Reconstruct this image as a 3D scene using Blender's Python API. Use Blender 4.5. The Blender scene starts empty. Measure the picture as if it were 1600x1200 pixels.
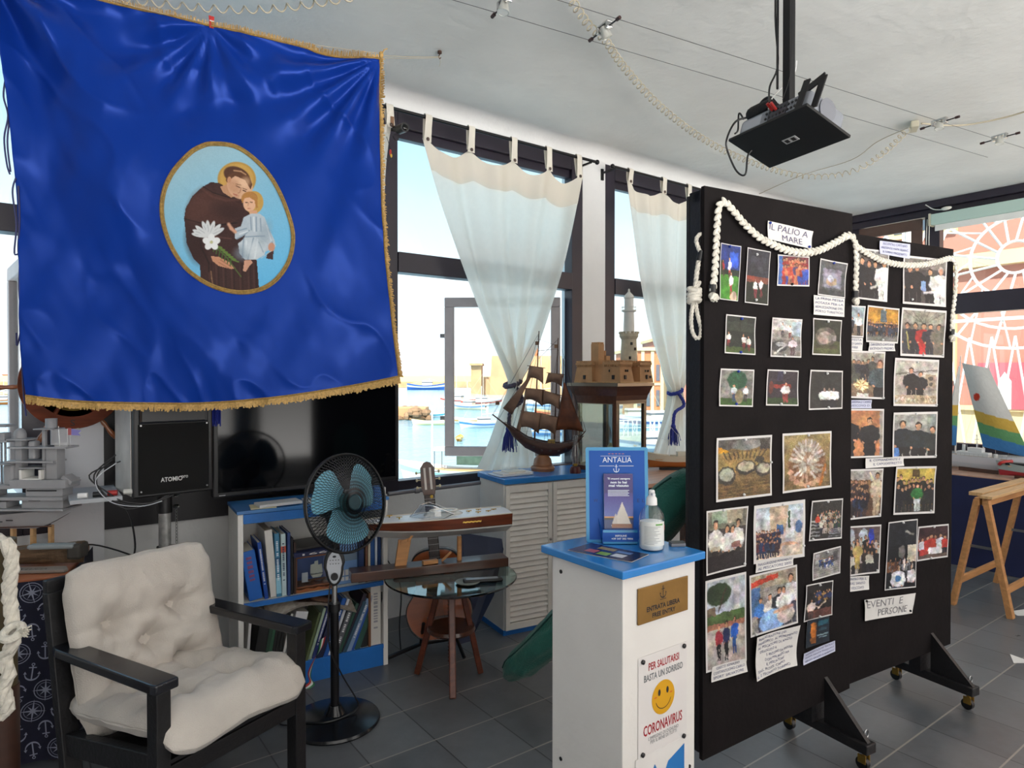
import bpy, math, random
import numpy as np
from mathutils import Vector, Matrix, noise
from math import sin, cos, pi, radians, sqrt, atan2, exp

SC = bpy.context.scene
COL = SC.collection
RND = random.Random(11)

# ------------------------------------------------------------------ camera
FPX = 1030.0
PITCH = math.atan(12 / FPX)
CAM = Vector((0, 0, 1.55))
FH = Vector((.592, .806, 0)).normalized()
RIGHT = Vector((FH.y, -FH.x, 0))
FWD = FH * cos(PITCH) - Vector((0, 0, sin(PITCH)))
UP = FH * sin(PITCH) + Vector((0, 0, cos(PITCH)))
cd = bpy.data.cameras.new('camera')
cam = bpy.data.objects.new('camera', cd)
COL.objects.link(cam)
cd.sensor_width = 36
cd.lens = 36 * FPX / 1600
cd.clip_start = .05
cd.clip_end = 5000
R = Matrix((RIGHT, UP, -FWD)).transposed().to_4x4()
cam.matrix_world = Matrix.Translation(CAM) @ R
SC.camera = cam

# ------------------------------------------------------------------ picture settings
SC.view_settings.view_transform = 'Standard'
SC.view_settings.look = 'None'
SC.view_settings.gamma = 1
SC.view_settings.exposure = 1.2
SC.view_settings.use_curve_mapping = False
SC.cycles.max_bounces = 10
SC.cycles.diffuse_bounces = 5
SC.cycles.transparent_max_bounces = 24
SC.cycles.transmission_bounces = 8
SC.cycles.glossy_bounces = 4
SC.cycles.caustics_reflective = False
SC.cycles.caustics_refractive = False
SC.cycles.sample_clamp_indirect = 6
SC.cycles.use_denoising = True

# ------------------------------------------------------------------ sky: pale blue above, hazy white low down, brighter where the sun is (behind the viewer)
wd = bpy.data.worlds.new('sky')
SC.world = wd
wd.use_nodes = True
nt = wd.node_tree
nt.nodes.clear()
wo = nt.nodes.new('ShaderNodeOutputWorld')
bg = nt.nodes.new('ShaderNodeBackground')
tc = nt.nodes.new('ShaderNodeTexCoord')
sx = nt.nodes.new('ShaderNodeSeparateXYZ')
nt.links.new(tc.outputs['Generated'], sx.inputs[0])
rp = nt.nodes.new('ShaderNodeValToRGB')
rp.color_ramp.elements[0].position = 0.0
rp.color_ramp.elements[0].color = (.93, .97, 1.0, 1)
rp.color_ramp.elements[1].position = 1.0
rp.color_ramp.elements[1].color = (.30, .55, .85, 1)
for p_, c_ in ((.12, (.72, .84, .90, 1)), (.35, (.38, .60, .75, 1))):
 e = rp.color_ramp.elements.new(p_)
 e.color = c_
nt.links.new(sx.outputs['Z'], rp.inputs[0])
mr = nt.nodes.new('ShaderNodeMapRange')          # -Y = towards the sun
mr.inputs['From Min'].default_value = .25
mr.inputs['From Max'].default_value = -.75
mr.inputs['To Min'].default_value = .75
mr.inputs['To Max'].default_value = 1.05
nt.links.new(sx.outputs['Y'], mr.inputs['Value'])
mr2 = nt.nodes.new('ShaderNodeMapRange')
mr2.inputs['From Min'].default_value = .1
mr2.inputs['From Max'].default_value = -.6
nt.links.new(sx.outputs['Y'], mr2.inputs['Value'])
mxw = nt.nodes.new('ShaderNodeMix')
mxw.data_type = 'RGBA'
mxw.inputs[7].default_value = (1.0, .97, .93, 1)
nt.links.new(mr2.outputs[0], mxw.inputs[0])
nt.links.new(rp.outputs[0], mxw.inputs[6])
nt.links.new(mxw.outputs[2], bg.inputs[0])
mr3 = nt.nodes.new('ShaderNodeMapRange')         # below the horizon: added glow standing in for paving bounce, brightens the ceiling
mr3.inputs['From Min'].default_value = .0
mr3.inputs['From Max'].default_value = -.2
mr3.inputs['To Min'].default_value = 1
mr3.inputs['To Max'].default_value = 4.9
nt.links.new(sx.outputs['Z'], mr3.inputs['Value'])
ml3 = nt.nodes.new('ShaderNodeMath')
ml3.operation = 'MULTIPLY'
nt.links.new(mr.outputs[0], ml3.inputs[0])
nt.links.new(mr3.outputs[0], ml3.inputs[1])
nt.links.new(ml3.outputs[0], bg.inputs[1])
nt.links.new(bg.outputs[0], wo.inputs[0])

sun_d = bpy.data.lights.new('sun', 'SUN')
sun_d.energy = 4.2
sun_d.angle = radians(.6)
sun_d.color = (1, .95, .86)
sun = bpy.data.objects.new('sun', sun_d)
COL.objects.link(sun)
sun.rotation_euler = Vector((-.78, -.42, .85)).to_track_quat('Z', 'Y').to_euler()

# ------------------------------------------------------------------ pixel -> place
def ray(px, py):
 return (FWD + RIGHT * ((px - 800) / FPX) - UP * ((py - 600) / FPX))

def atD(px, py, d):
 r = ray(px, py)
 return CAM + r * (d / r.dot(FH))

def onY(px, py, y):
 r = ray(px, py)
 return CAM + r * (y / r.y)

def onX(px, py, x):
 r = ray(px, py)
 return CAM + r * (x / r.x)

def onZ(px, py, z):
 r = ray(px, py)
 return CAM + r * ((z - CAM.z) / r.z)

def onPl(px, py, p0, n):
 r = ray(px, py)
 return CAM + r * ((Vector(p0) - CAM).dot(n) / r.dot(n))

# ------------------------------------------------------------------ materials
def lin(c):
 if isinstance(c, str):
  c = tuple(int(c[i:i + 2], 16) for i in (0, 2, 4))
 return tuple(((x / 255) / 12.92 if x / 255 <= .04045 else ((x / 255 + .055) / 1.055) ** 2.4) for x in c)

MATS = {}

def mat(name, col, rough=.5, metal=0., var=0., scale=8., bump=0., bscale=40., spec=.5, kind=None, col2=None,
  coat=0., trans=0., alpha=1., sheen=0., emit=0.):
 """one procedural material; kind: wood / weave / speck / None"""
 if name in MATS:
  return MATS[name]
 m = bpy.data.materials.new(name)
 m.use_nodes = True
 n = m.node_tree.nodes
 l = m.node_tree.links
 b = n['Principled BSDF']
 c = (*lin(col), 1)
 b.inputs['Base Color'].default_value = c
 b.inputs['Roughness'].default_value = rough
 b.inputs['Metallic'].default_value = metal
 b.inputs['Specular IOR Level'].default_value = spec
 b.inputs['Coat Weight'].default_value = coat
 b.inputs['Coat Roughness'].default_value = .08
 b.inputs['Transmission Weight'].default_value = trans
 b.inputs['Alpha'].default_value = alpha
 b.inputs['Sheen Weight'].default_value = sheen
 if emit:
  b.inputs['Emission Color'].default_value = c
  b.inputs['Emission Strength'].default_value = emit
 tcn = n.new('ShaderNodeTexCoord')
 if kind == 'wood':
  mp = n.new('ShaderNodeMapping')
  mp.inputs['Scale'].default_value = (scale * .12, scale, scale)
  l.new(tcn.outputs['Object'], mp.inputs[0])
  nz = n.new('ShaderNodeTexNoise')
  nz.inputs['Scale'].default_value = 2.5
  nz.inputs['Detail'].default_value = 6
  nz.inputs['Distortion'].default_value = .6
  l.new(mp.outputs[0], nz.inputs['Vector'])
  src = nz.outputs['Fac']
 else:
  nz = n.new('ShaderNodeTexNoise')
  nz.inputs['Scale'].default_value = scale
  nz.inputs['Detail'].default_value = 5
  l.new(tcn.outputs['Object'], nz.inputs['Vector'])
  src = nz.outputs['Fac']
 if var or col2:
  r = n.new('ShaderNodeValToRGB')
  r.color_ramp.elements[0].position = .35
  r.color_ramp.elements[1].position = .68
  c2 = lin(col2) if col2 else tuple(x * (1 - var) for x in c[:3])
  r.color_ramp.elements[0].color = (*c2, 1)
  r.color_ramp.elements[1].color = tuple(min(1, x * (1 + (0 if col2 else var * .6))) for x in c[:3]) + (1,)
  l.new(src, r.inputs[0])
  l.new(r.outputs[0], b.inputs['Base Color'])
 if bump:
  nb = n.new('ShaderNodeTexNoise')
  nb.inputs['Scale'].default_value = bscale
  nb.inputs['Detail'].default_value = 4
  l.new(tcn.outputs['Object'], nb.inputs['Vector'])
  bp = n.new('ShaderNodeBump')
  bp.inputs['Strength'].default_value = bump
  bp.inputs['Distance'].default_value = .01
  l.new(nb.outputs['Fac'], bp.inputs['Height'])
  l.new(bp.outputs[0], b.inputs['Normal'])
 MATS[name] = m
 return m

def glass_mat(name, tint=(.97, .99, 1), refl=.06, rough=.0):
 if name in MATS:
  return MATS[name]
 m = bpy.data.materials.new(name)
 m.use_nodes = True
 n = m.node_tree.nodes
 l = m.node_tree.links
 n.clear()
 o = n.new('ShaderNodeOutputMaterial')
 mx = n.new('ShaderNodeMixShader')
 tr = n.new('ShaderNodeBsdfTransparent')
 gl = n.new('ShaderNodeBsdfGlossy')
 gl.inputs['Roughness'].default_value = rough
 tr.inputs[0].default_value = (*tint, 1)
 fr = n.new('ShaderNodeLayerWeight')
 fr.inputs[0].default_value = .5
 pw = n.new('ShaderNodeMath')
 pw.operation = 'POWER'
 pw.inputs[1].default_value = 4
 l.new(fr.outputs['Facing'], pw.inputs[0])
 mt = n.new('ShaderNodeMath')
 mt.operation = 'MULTIPLY_ADD'
 mt.inputs[1].default_value = .7
 mt.inputs[2].default_value = refl
 mt.use_clamp = True
 l.new(pw.outputs[0], mt.inputs[0])
 l.new(mt.outputs[0], mx.inputs[0])
 l.new(tr.outputs[0], mx.inputs[1])
 l.new(gl.outputs[0], mx.inputs[2])
 l.new(mx.outputs[0], o.inputs[0])
 MATS[name] = m
 return m

def col_mat(name, rough=.45, spec=.4):
 """printed or painted picture: colours come from the mesh's own colour attribute"""
 if name in MATS:
  return MATS[name]
 m = mat(name, 'ffffff', rough, spec=spec)
 a = m.node_tree.nodes.new('ShaderNodeAttribute')
 a.attribute_name = 'Col'
 m.node_tree.links.new(a.outputs['Color'], m.node_tree.nodes['Principled BSDF'].inputs['Base Color'])
 return m

# ------------------------------------------------------------------ mesh builder
def axmat(z, up=Vector((0, 0, 1))):
 z = Vector(z).normalized()
 if abs(z.dot(up)) > .99:
  up = Vector((1, 0, 0))
 x = up.cross(z).normalized()
 y = z.cross(x)
 return Matrix((x, y, z)).transposed()

class MB:
 def __init__(s, M=None):
  s.v, s.f, s.mi = [], [], []
  s.M = M or Matrix.Identity(4)
  s.k = 0

 def add(s, vs, fs, M=None):
  o = len(s.v)
  T = s.M @ M if M else s.M
  s.v += [T @ Vector(p) for p in vs]
  s.f += [tuple(i + o for i in f) for f in fs]
  s.mi += [s.k] * len(fs)
  return s

 def box(s, x0, y0, z0, x1, y1, z1, M=None):
  vs = [(x, y, z) for z in (z0, z1) for y in (y0, y1) for x in (x0, x1)]
  return s.add(vs, [(0, 2, 3, 1), (4, 5, 7, 6), (0, 1, 5, 4), (2, 6, 7, 3), (0, 4, 6, 2), (1, 3, 7, 5)], M)

 def cbox(s, c, sz, M=None):
  return s.box(c[0] - sz[0] / 2, c[1] - sz[1] / 2, c[2] - sz[2] / 2, c[0] + sz[0] / 2, c[1] + sz[1] / 2,
                     c[2] + sz[2] / 2, M)

 def bar(s, p, q, w, h, up=(0, 0, 1)):
  p, q = Vector(p), Vector(q)
  d = q - p
  z = d.normalized()
  u = Vector(up)
  if abs(z.dot(u)) > .98:
   u = Vector((0, 1, 0))
  x = u.cross(z).normalized()
  y = z.cross(x)
  M = Matrix((x, y, z)).transposed().to_4x4()
  M.translation = p
  return s.box(-w / 2, -h / 2, 0, w / 2, h / 2, d.length, M)

 def prism(s, poly, h, M=None, z0=0):
  n = len(poly)
  vs = [(x, y, z0) for x, y in poly] + [(x, y, z0 + h) for x, y in poly]
  fs = [tuple(range(n - 1, -1, -1)), tuple(range(n, 2 * n))]
  fs += [(i, (i + 1) % n, n + (i + 1) % n, n + i) for i in range(n)]
  return s.add(vs, fs, M)

 def tube(s, pts, r, n=8, closed=False, caps=True):
  pts = [Vector(p) for p in pts]
  m = len(pts)
  rs = r if isinstance(r, (list, tuple)) else [r] * m
  vs, fs = [], []
  up = Vector((0, 0, 1))
  prev = None
  for i, p in enumerate(pts):
   a = pts[(i - 1) % m] if (closed or i > 0) else p
   b = pts[(i + 1) % m] if (closed or i < m - 1) else p
   t = (b - a)
   t = t.normalized() if t.length > 1e-9 else Vector((0, 0, 1))
   if prev is None:
    x = (up if abs(t.z) < .9 else Vector((1, 0, 0))).cross(t).normalized()
   else:
    x = prev - t * prev.dot(t)
    x = x.normalized() if x.length > 1e-6 else up.cross(t).normalized()
   prev = x
   y = t.cross(x)
   for k in range(n):
    a_ = 2 * pi * k / n
    vs.append(p + (x * cos(a_) + y * sin(a_)) * rs[i])
  for i in range(m if closed else m - 1):
   j = (i + 1) % m
   for k in range(n):
    fs.append((i * n + k, i * n + (k + 1) % n, j * n + (k + 1) % n, j * n + k))
  if caps and not closed:
   fs.append(tuple(range(n - 1, -1, -1)))
   fs.append(tuple((m - 1) * n + k for k in range(n)))
  return s.add(vs, fs)

 def lathe(s, prof, n=20, M=None, c=(0, 0, 0)):
  vs, fs = [], []
  for r, z in prof:
   for k in range(n):
    a = 2 * pi * k / n
    vs.append((c[0] + r * cos(a), c[1] + r * sin(a), c[2] + z))
  for i in range(len(prof) - 1):
   for k in range(n):
    fs.append((i * n + k, i * n + (k + 1) % n, (i + 1) * n + (k + 1) % n, (i + 1) * n + k))
  if prof[0][0] > 1e-5:
   fs.append(tuple(range(n - 1, -1, -1)))
  if prof[-1][0] > 1e-5:
   fs.append(tuple((len(prof) - 1) * n + k for k in range(n)))
  return s.add(vs, fs, M)

 def cyl(s, p, q, r, n=14, r2=None):
  return s.tube([p, q], [r, r if r2 is None else r2], n)

 def ball(s, c, r, n=12, m=8, M=None):
  if not isinstance(r, (tuple, list)):
   r = (r, r, r)
  vs = [(c[0], c[1], c[2] - r[2])]
  for i in range(1, m):
   t = -pi / 2 + pi * i / m
   for k in range(n):
    a = 2 * pi * k / n
    vs.append((c[0] + r[0] * cos(t) * cos(a), c[1] + r[1] * cos(t) * sin(a), c[2] + r[2] * sin(t)))
  vs.append((c[0], c[1], c[2] + r[2]))
  fs = [(0, 1 + (k + 1) % n, 1 + k) for k in range(n)]
  for i in range(m - 2):
   for k in range(n):
    a, b = 1 + i * n, 1 + (i + 1) * n
    fs.append((a + k, a + (k + 1) % n, b + (k + 1) % n, b + k))
  l = len(vs) - 1
  fs += [(l, l - n + k, l - n + (k + 1) % n) for k in range(n)]
  return s.add(vs, fs, M)

 def grid(s, fn, nu, nv, M=None, closeu=False):
  vs = [fn(i / nu, j / nv) for j in range(nv + 1) for i in range(nu + (0 if closeu else 1))]
  w = nu if closeu else nu + 1
  fs = []
  for j in range(nv):
   for i in range(nu):
    a, b = j * w + i, j * w + (i + 1) % w
    fs.append((a, b, b + w, a + w))
  return s.add(vs, fs, M)

 def text(s, body, x0, y0, w, h, M=None, shear=0, bold=0):
  """flat lettering fitted into the rectangle x0..x0+w, y0..y0+h"""
  vs, ps = glyphs(body, shear, bold)
  if not vs:
   return s
  xs = [v[0] for v in vs]
  ys = [v[1] for v in vs]
  ax, ay = min(xs), min(ys)
  sx_, sy_ = w / max(1e-6, max(xs) - ax), h / max(1e-6, max(ys) - ay)
  return s.add([(x0 + (v[0] - ax) * sx_, y0 + (v[1] - ay) * sy_, 0) for v in vs], ps, M)

 def build(s, name, mats, parent=None, smooth=False, bevel=0, sub=0, solid=0, angle=38, bseg=2):
  me = bpy.data.meshes.new(name)
  me.from_pydata([tuple(v) for v in s.v], [], s.f)
  if not isinstance(mats, (list, tuple)):
   mats = [mats]
  for m in mats:
   me.materials.append(m)
  if len(mats) > 1:
   me.polygons.foreach_set('material_index', s.mi)
  me.update()
  if smooth:
   me.polygons.foreach_set('use_smooth', [True] * len(me.polygons))
   if angle < 180:
    me.set_sharp_from_angle(angle=radians(angle))
  o = bpy.data.objects.new(name, me)
  COL.objects.link(o)
  if parent:
   o.parent = parent
  if solid:
   q = o.modifiers.new('solid', 'SOLIDIFY')
   q.thickness = solid
   q.offset = 0
  if bevel:
   q = o.modifiers.new('bevel', 'BEVEL')
   q.width = bevel
   q.segments = bseg
   q.limit_method = 'ANGLE'
   q.angle_limit = radians(40)
   q.harden_normals = False
  if sub:
   q = o.modifiers.new('sub', 'SUBSURF')
   q.levels = q.render_levels = sub
  return o

GL = {}

def glyphs(body, shear=0, bold=0):
 key = (body, shear, bold)
 if key not in GL:
  cu = bpy.data.curves.new('t', 'FONT')
  cu.body = body
  cu.size = 1
  cu.shear = shear
  cu.offset = bold
  cu.resolution_u = 2
  ob = bpy.data.objects.new('t', cu)
  COL.objects.link(ob)
  dg = bpy.context.evaluated_depsgraph_get()
  me = bpy.data.meshes.new_from_object(ob.evaluated_get(dg))
  GL[key] = ([tuple(v.co) for v in me.vertices], [tuple(p.vertices) for p in me.polygons])
  bpy.data.objects.remove(ob)
  bpy.data.curves.remove(cu)
  bpy.data.meshes.remove(me)
 return GL[key]

def tag(o, label=None, cat=None, group=None, kind=None):
 if label:
  o['label'] = label
 if cat:
  o['category'] = cat
 if group:
  o['group'] = group
 if kind:
  o['kind'] = kind
 return o

def T(name, label, cat, loc=(0, 0, 0), rz=0, group=None):
 o = bpy.data.objects.new(name, None)
 o.empty_display_size = .1
 COL.objects.link(o)
 o.location = loc
 o.rotation_euler = (0, 0, rz)
 return tag(o, label, cat, group)

def dup(root, loc, rz=None, label=None, group=None):
 r = root.copy()
 COL.objects.link(r)
 r.location = loc
 if rz is not None:
  r.rotation_euler = (0, 0, rz)
 tag(r, label, None, group)
 for ch in list(root.children):
  c = ch.copy()
  COL.objects.link(c)
  c.parent = r
  for g in list(ch.children):
   d = g.copy()
   COL.objects.link(d)
   d.parent = c
 return r

def struct(o):
 o['kind'] = 'structure'
 return o

def sag(p, q, drop, n=14):
 p, q = Vector(p), Vector(q)
 return [p.lerp(q, i / n) - Vector((0, 0, drop * 4 * (i / n) * (1 - i / n))) for i in range(n + 1)]

def smooth_path(pts, k=6):
 """Catmull-Rom through the points"""
 pts = [Vector(p) for p in pts]
 out = []
 for i in range(len(pts) - 1):
  p0, p1, p2, p3 = pts[max(0, i - 1)], pts[i], pts[i + 1], pts[min(len(pts) - 1, i + 2)]
  for j in range(k):
   t = j / k
   out.append(.5 * ((2 * p1) + (p2 - p0) * t + (2 * p0 - 5 * p1 + 4 * p2 - p3) * t * t + (3 * p1 - p0 - 3 * p2 + p3) * t ** 3))
 out.append(pts[-1])
 return out

def rope(mb, pts, r, strands=3, turns=30, n=6):
 """laid rope: strands wound round the path"""
 P = smooth_path(pts, 10)
 L = [0]
 for a, b in zip(P, P[1:]):
  L.append(L[-1] + (b - a).length)
 m = max(24, int(L[-1] / (r * 1.1)))
 Q = []
 j = 0
 for i in range(m + 1):
  d = L[-1] * i / m
  while j < len(L) - 2 and L[j + 1] < d:
   j += 1
  t = (d - L[j]) / max(1e-9, L[j + 1] - L[j])
  Q.append(P[j].lerp(P[j + 1], t))
 x = None
 for s_ in range(strands):
  pp = []
  x = None
  for i, p in enumerate(Q):
   t = (Q[min(m, i + 1)] - Q[max(0, i - 1)]).normalized()
   if x is None:
    x = (Vector((0, 0, 1)) if abs(t.z) < .8 else Vector((1, 0, 0))).cross(t).normalized()
   x = (x - t * x.dot(t)).normalized()
   y = t.cross(x)
   a = 2 * pi * (s_ / strands) + (L[-1] * i / m) / (r * 5.5) * 2 * pi
   pp.append(p + (x * cos(a) + y * sin(a)) * r * .5)
  mb.tube(pp, r * .62, n)
 return mb

# ------------------------------------------------------------------ common materials
M_WHITE = mat('white_wall_paint', 'dedede', .8, var=.04, scale=3, bump=.25, bscale=30)
M_CEIL = mat('rough_ceiling_plaster', 'e3e3e0', .9, var=.06, scale=2.2, bump=.55, bscale=16)
M_FRAME = mat('dark_brown_frame', '2a2430', .35, var=.15, scale=5)
M_FRAMEG = mat('grey_sash_frame', 'a59a98', .4, var=.08, scale=8)
M_BLACKW = mat('black_painted_wood', '161518', .5, var=.3, scale=10, bump=.25, bscale=60, kind='wood')
M_BLUE = mat('blue_shelf_paint', '1f6cbc', .42, var=.12, scale=5, bump=.15, bscale=50)
M_WHITEP = mat('white_furniture_paint', 'e4e2dd', .5, var=.05, scale=6, bump=.1, bscale=40)
M_PANE = glass_mat('window_glass', (.98, 1, 1), .045)
M_BLK = mat('black_plastic', '131316', .4)
M_BLKM = mat('black_metal', '17171a', .35, .4)
M_CHROME = mat('polished_metal', 'c8c8c8', .22, 1)
M_STEEL = mat('brushed_steel', '9a9a9a', .35, 1)
M_BRASS = mat('brass', 'b08d45', .32, .9, var=.15, scale=20)
M_PAPER = mat('white_paper', 'd9d6d3', .6, var=.03, scale=10)
M_INK = mat('blue_ink', '4a5078', .6)
M_BLACKINK = mat('black_ink', '1c1c1e', .6)
M_ROPE = mat('white_rope', 'ddd8cc', .8, var=.18, scale=60, bump=.4, bscale=200)
M_DWOOD = mat('dark_varnished_wood', '4a2a1c', .3, kind='wood', var=.35, scale=14, coat=.4)
M_MAHO = mat('mahogany', '6e331b', .34, kind='wood', var=.35, scale=16, coat=.2)
M_PINE = mat('pine_wood', 'c08a58', .5, kind='wood', var=.22, scale=14)
M_PINE2 = mat('pale_wood', 'cfa878', .5, kind='wood', var=.2, scale=18)
M_RED = mat('red_paint', 'b02a26', .4)
M_GREYP = mat('grey_model_paint', '9c9c9f', .55, var=.08, scale=12)

# ------------------------------------------------------------------ floor: 30 cm slate-grey tiles
fm = mat('slate_tiles', '5f6267', .3)
n_, l_ = fm.node_tree.nodes, fm.node_tree.links
b_ = n_['Principled BSDF']
tc_ = n_.new('ShaderNodeTexCoord')
sp_ = n_.new('ShaderNodeSeparateXYZ')
l_.new(tc_.outputs['Object'], sp_.inputs[0])

def mnode(op, a, b=None, c=None):
 q = n_.new('ShaderNodeMath')
 q.operation = op
 for i, x in enumerate((a, b, c)):
  if x is None:
   continue
  if isinstance(x, (int, float)):
   q.inputs[i].default_value = x
  else:
   l_.new(x, q.inputs[i])
 return q.outputs[0]

def joint(out, off, w):
 f = mnode('FRACT', mnode('DIVIDE', mnode('ADD', out, off), .3))
 d = mnode('ABSOLUTE', mnode('SUBTRACT', f, .5))
 return mnode('GREATER_THAN', d, .5 - w / .6)

jx = joint(sp_.outputs['X'], 30 - 2.89, .006)
jy = joint(sp_.outputs['Y'], 30 - 1.245, .007)
cellx = mnode('FLOOR', mnode('DIVIDE', mnode('ADD', sp_.outputs['X'], 30 - 2.89), .3))
celly = mnode('FLOOR', mnode('DIVIDE', mnode('ADD', sp_.outputs['Y'], 30 - 1.245), .3))
cmb = n_.new('ShaderNodeCombineXYZ')
l_.new(cellx, cmb.inputs[0])
l_.new(celly, cmb.inputs[1])
wn = n_.new('ShaderNodeTexWhiteNoise')
l_.new(cmb.outputs[0], wn.inputs['Vector'])
nz = n_.new('ShaderNodeTexNoise')
nz.inputs['Scale'].default_value = 7
nz.inputs['Detail'].default_value = 8
nz.inputs['Roughness'].default_value = .65
l_.new(tc_.outputs['Object'], nz.inputs['Vector'])
fac = mnode('ADD', mnode('MULTIPLY', wn.outputs['Value'], .35), mnode('MULTIPLY', nz.outputs['Fac'], .8))
rr = n_.new('ShaderNodeValToRGB')
rr.color_ramp.elements[0].position = .2
rr.color_ramp.elements[0].color = (*lin('4a4c50'), 1)
rr.color_ramp.elements[1].position = .9
rr.color_ramp.elements[1].color = (*lin('6d7074'), 1)
l_.new(fac, rr.inputs[0])

def cmix(f, a, bcol):
 q = n_.new('ShaderNodeMix')
 q.data_type = 'RGBA'
 l_.new(f, q.inputs[0])
 l_.new(a, q.inputs[6])
 q.inputs[7].default_value = (*lin(bcol), 1)
 return q.outputs[2]

c1 = cmix(jx, rr.outputs[0], '38393c')
c2 = cmix(jy, c1, '8f8b84')
l_.new(c2, b_.inputs['Base Color'])
rg = mnode('ADD', mnode('MULTIPLY', nz.outputs['Fac'], .25), .2)
l_.new(rg, b_.inputs['Roughness'])
bp_ = n_.new('ShaderNodeBump')
bp_.inputs['Strength'].default_value = .25
bp_.inputs['Distance'].default_value = .004
l_.new(mnode('SUBTRACT', nz.outputs['Fac'], mnode('MULTIPLY', mnode('MAXIMUM', jx, jy), .5)), bp_.inputs['Height'])
l_.new(bp_.outputs[0], b_.inputs['Normal'])
XL, XR, YB, YW, ZC = -2.2, 7.55, -3.0, 3.85, 3.35
struct(MB().box(XL - .2, YB - .2, -.12, XR + .25, YW + .25, 0).build('floor', fm))
struct(MB().box(XL - .2, YB - .2, ZC, XR + .25, YW + .25, ZC + .15).build('ceiling', M_CEIL))

# window wall: sill wall, pillars, lintel, with a soft cove under the ceiling
w = MB()
w.box(XL, YW, 0, XR, YW + .25, .80)
w.box(XL, YW, 3.26, XR, YW + .25, ZC)
for a, b in ((XL, -1.9), (.09, .29), (3.515, 3.76), (5.46, 5.70), (7.35, XR)):
 w.box(a, YW, .80, b, YW + .25, 3.26)
struct(w.build('wall_harbour', M_WHITE))
cv = MB()
cv.grid(lambda u, v: (XL + (XR - XL) * u, YW - .12 * (1 - sin(v * pi / 2)), 3.27 + .08 * cos(v * pi / 2) + .0), 2, 8)
struct(cv.build('trim_1', M_WHITE, smooth=True))
struct(MB().box(.085, YW - .10, 0, .295, YW, 3.35).build('wall_pillar', mat('bluish_white_paint', 'd9dade', .7, bump=.2, bscale=20)))

# street wall (right), rear wall and left wall with their glazing openings
w = MB()
w.box(XR, YB, 0, XR + .25, YW + .25, .80)
w.box(XR, YB, 3.24, XR + .25, YW + .25, ZC)
w.box(XR, YW - .1, .8, XR + .25, YW + .25, 3.24)
w.box(XR, YB, .8, XR + .25, YB + .5, 3.24)
struct(w.build('wall_street', M_WHITE))
w = MB()
w.box(XL, YB - .2, 0, XR, YB, .3)
w.box(XL, YB - .2, 3.2, XR, YB, ZC)
for x in (XL, -.2, 2.4, 5.0, 7.1):
 w.box(x, YB - .2, .3, x + .4, YB, 3.2)
struct(w.build('wall_rear', M_WHITE))
struct(MB().box(XL - .2, YB - .2, 0, XL, YW + .25, ZC).build('wall_left', M_WHITE))

def window(name, x0, x1, lower='glass', stile=.11):
 """dark frame in the window wall: top light above a transom, lower light below"""
 y0, y1 = YW + .0, YW + .09
 f = MB()
 f.box(x0, y0, .80, x0 + stile, y1, 3.26)
 f.box(x1 - stile, y0, .80, x1, y1, 3.26)
 f.box(x0 + stile, y0, .80, x1 - stile, y1, .875)
 f.box(x0 + stile, y0, 3.15, x1 - stile, y1, 3.26)
 f.box(x0 + stile, y0 - .01, 2.22, x1 - stile, y1, 2.35)
 f.box(x0 + stile, y0 + .03, 3.09, x1 - stile, y1 - .01, 3.15)
 o = struct(f.build(name, M_FRAME, bevel=.004))
 g = MB()
 g.box(x0 + stile, YW + .045, 2.35, x1 - stile, YW + .05, 3.15)
 if lower == 'glass':
  g.box(x0 + stile, YW + .045, .875, x1 - stile, YW + .05, 2.22)
 p = g.build('glass_pane', M_PANE, o)
 return o

window('window_1', -1.9, .085, lower=None)
w2 = window('window_2', .29, 1.81)
MB().box(.40, YW - .012, .84, 1.75, YW + .0, 2.3).build('shutter_panel', mat('dark_shutter', '221a22', .5, var=.2), w2)
window('window_3', 1.81, 3.515, lower=None)
window('window_4', 3.76, 5.46)
window('window_5', 5.70, 7.35)

# black wooden backing panel behind loudspeaker, below window 2
struct(MB().box(.30, YW - .03, .79, 1.80, YW - .013, 1.75).build('trim_2', mat('dark_backing', '17131a', .45, var=.2)))

def sash(name, hx, hy, x1, y1, lab, z0=.92, z1=2.17):
 p, q = Vector((hx, hy, 0)), Vector((x1, y1, 0))
 d = (q - p).normalized()
 L = (q - p).length
 M = Matrix((d, Vector((-d.y, d.x, 0)), Vector((0, 0, 1)))).transposed().to_4x4()
 M.translation = p
 f = MB(M)
 t = .075
 f.box(0, -.025, z0, L, .025, z0 + t)
 f.box(0, -.025, z1 - t, L, .025, z1)
 f.box(0, -.025, z0 + t, t, .025, z1 - t)
 f.box(L - t, -.025, z0 + t, L, .025, z1 - t)
 o = struct(f.build(name, M_FRAMEG, bevel=.006))
 MB(M).box(t, -.003, z0 + t, L - t, .003, z1 - t).build('glass_pane', M_PANE, o)
 h = MB(M)
 for z in (z0 + .3, z1 - .3):
  h.box(L - .01, -.04, z - .015, L + .035, .02, z + .015)
 h.build('latch', M_STEEL, o)
 return o

sash('window_sash_1', 3.38, YW + .11, 2.66, 4.52, '')
sash('window_sash_2', .03, YW + .11, -.07, 4.80, '')

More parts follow.
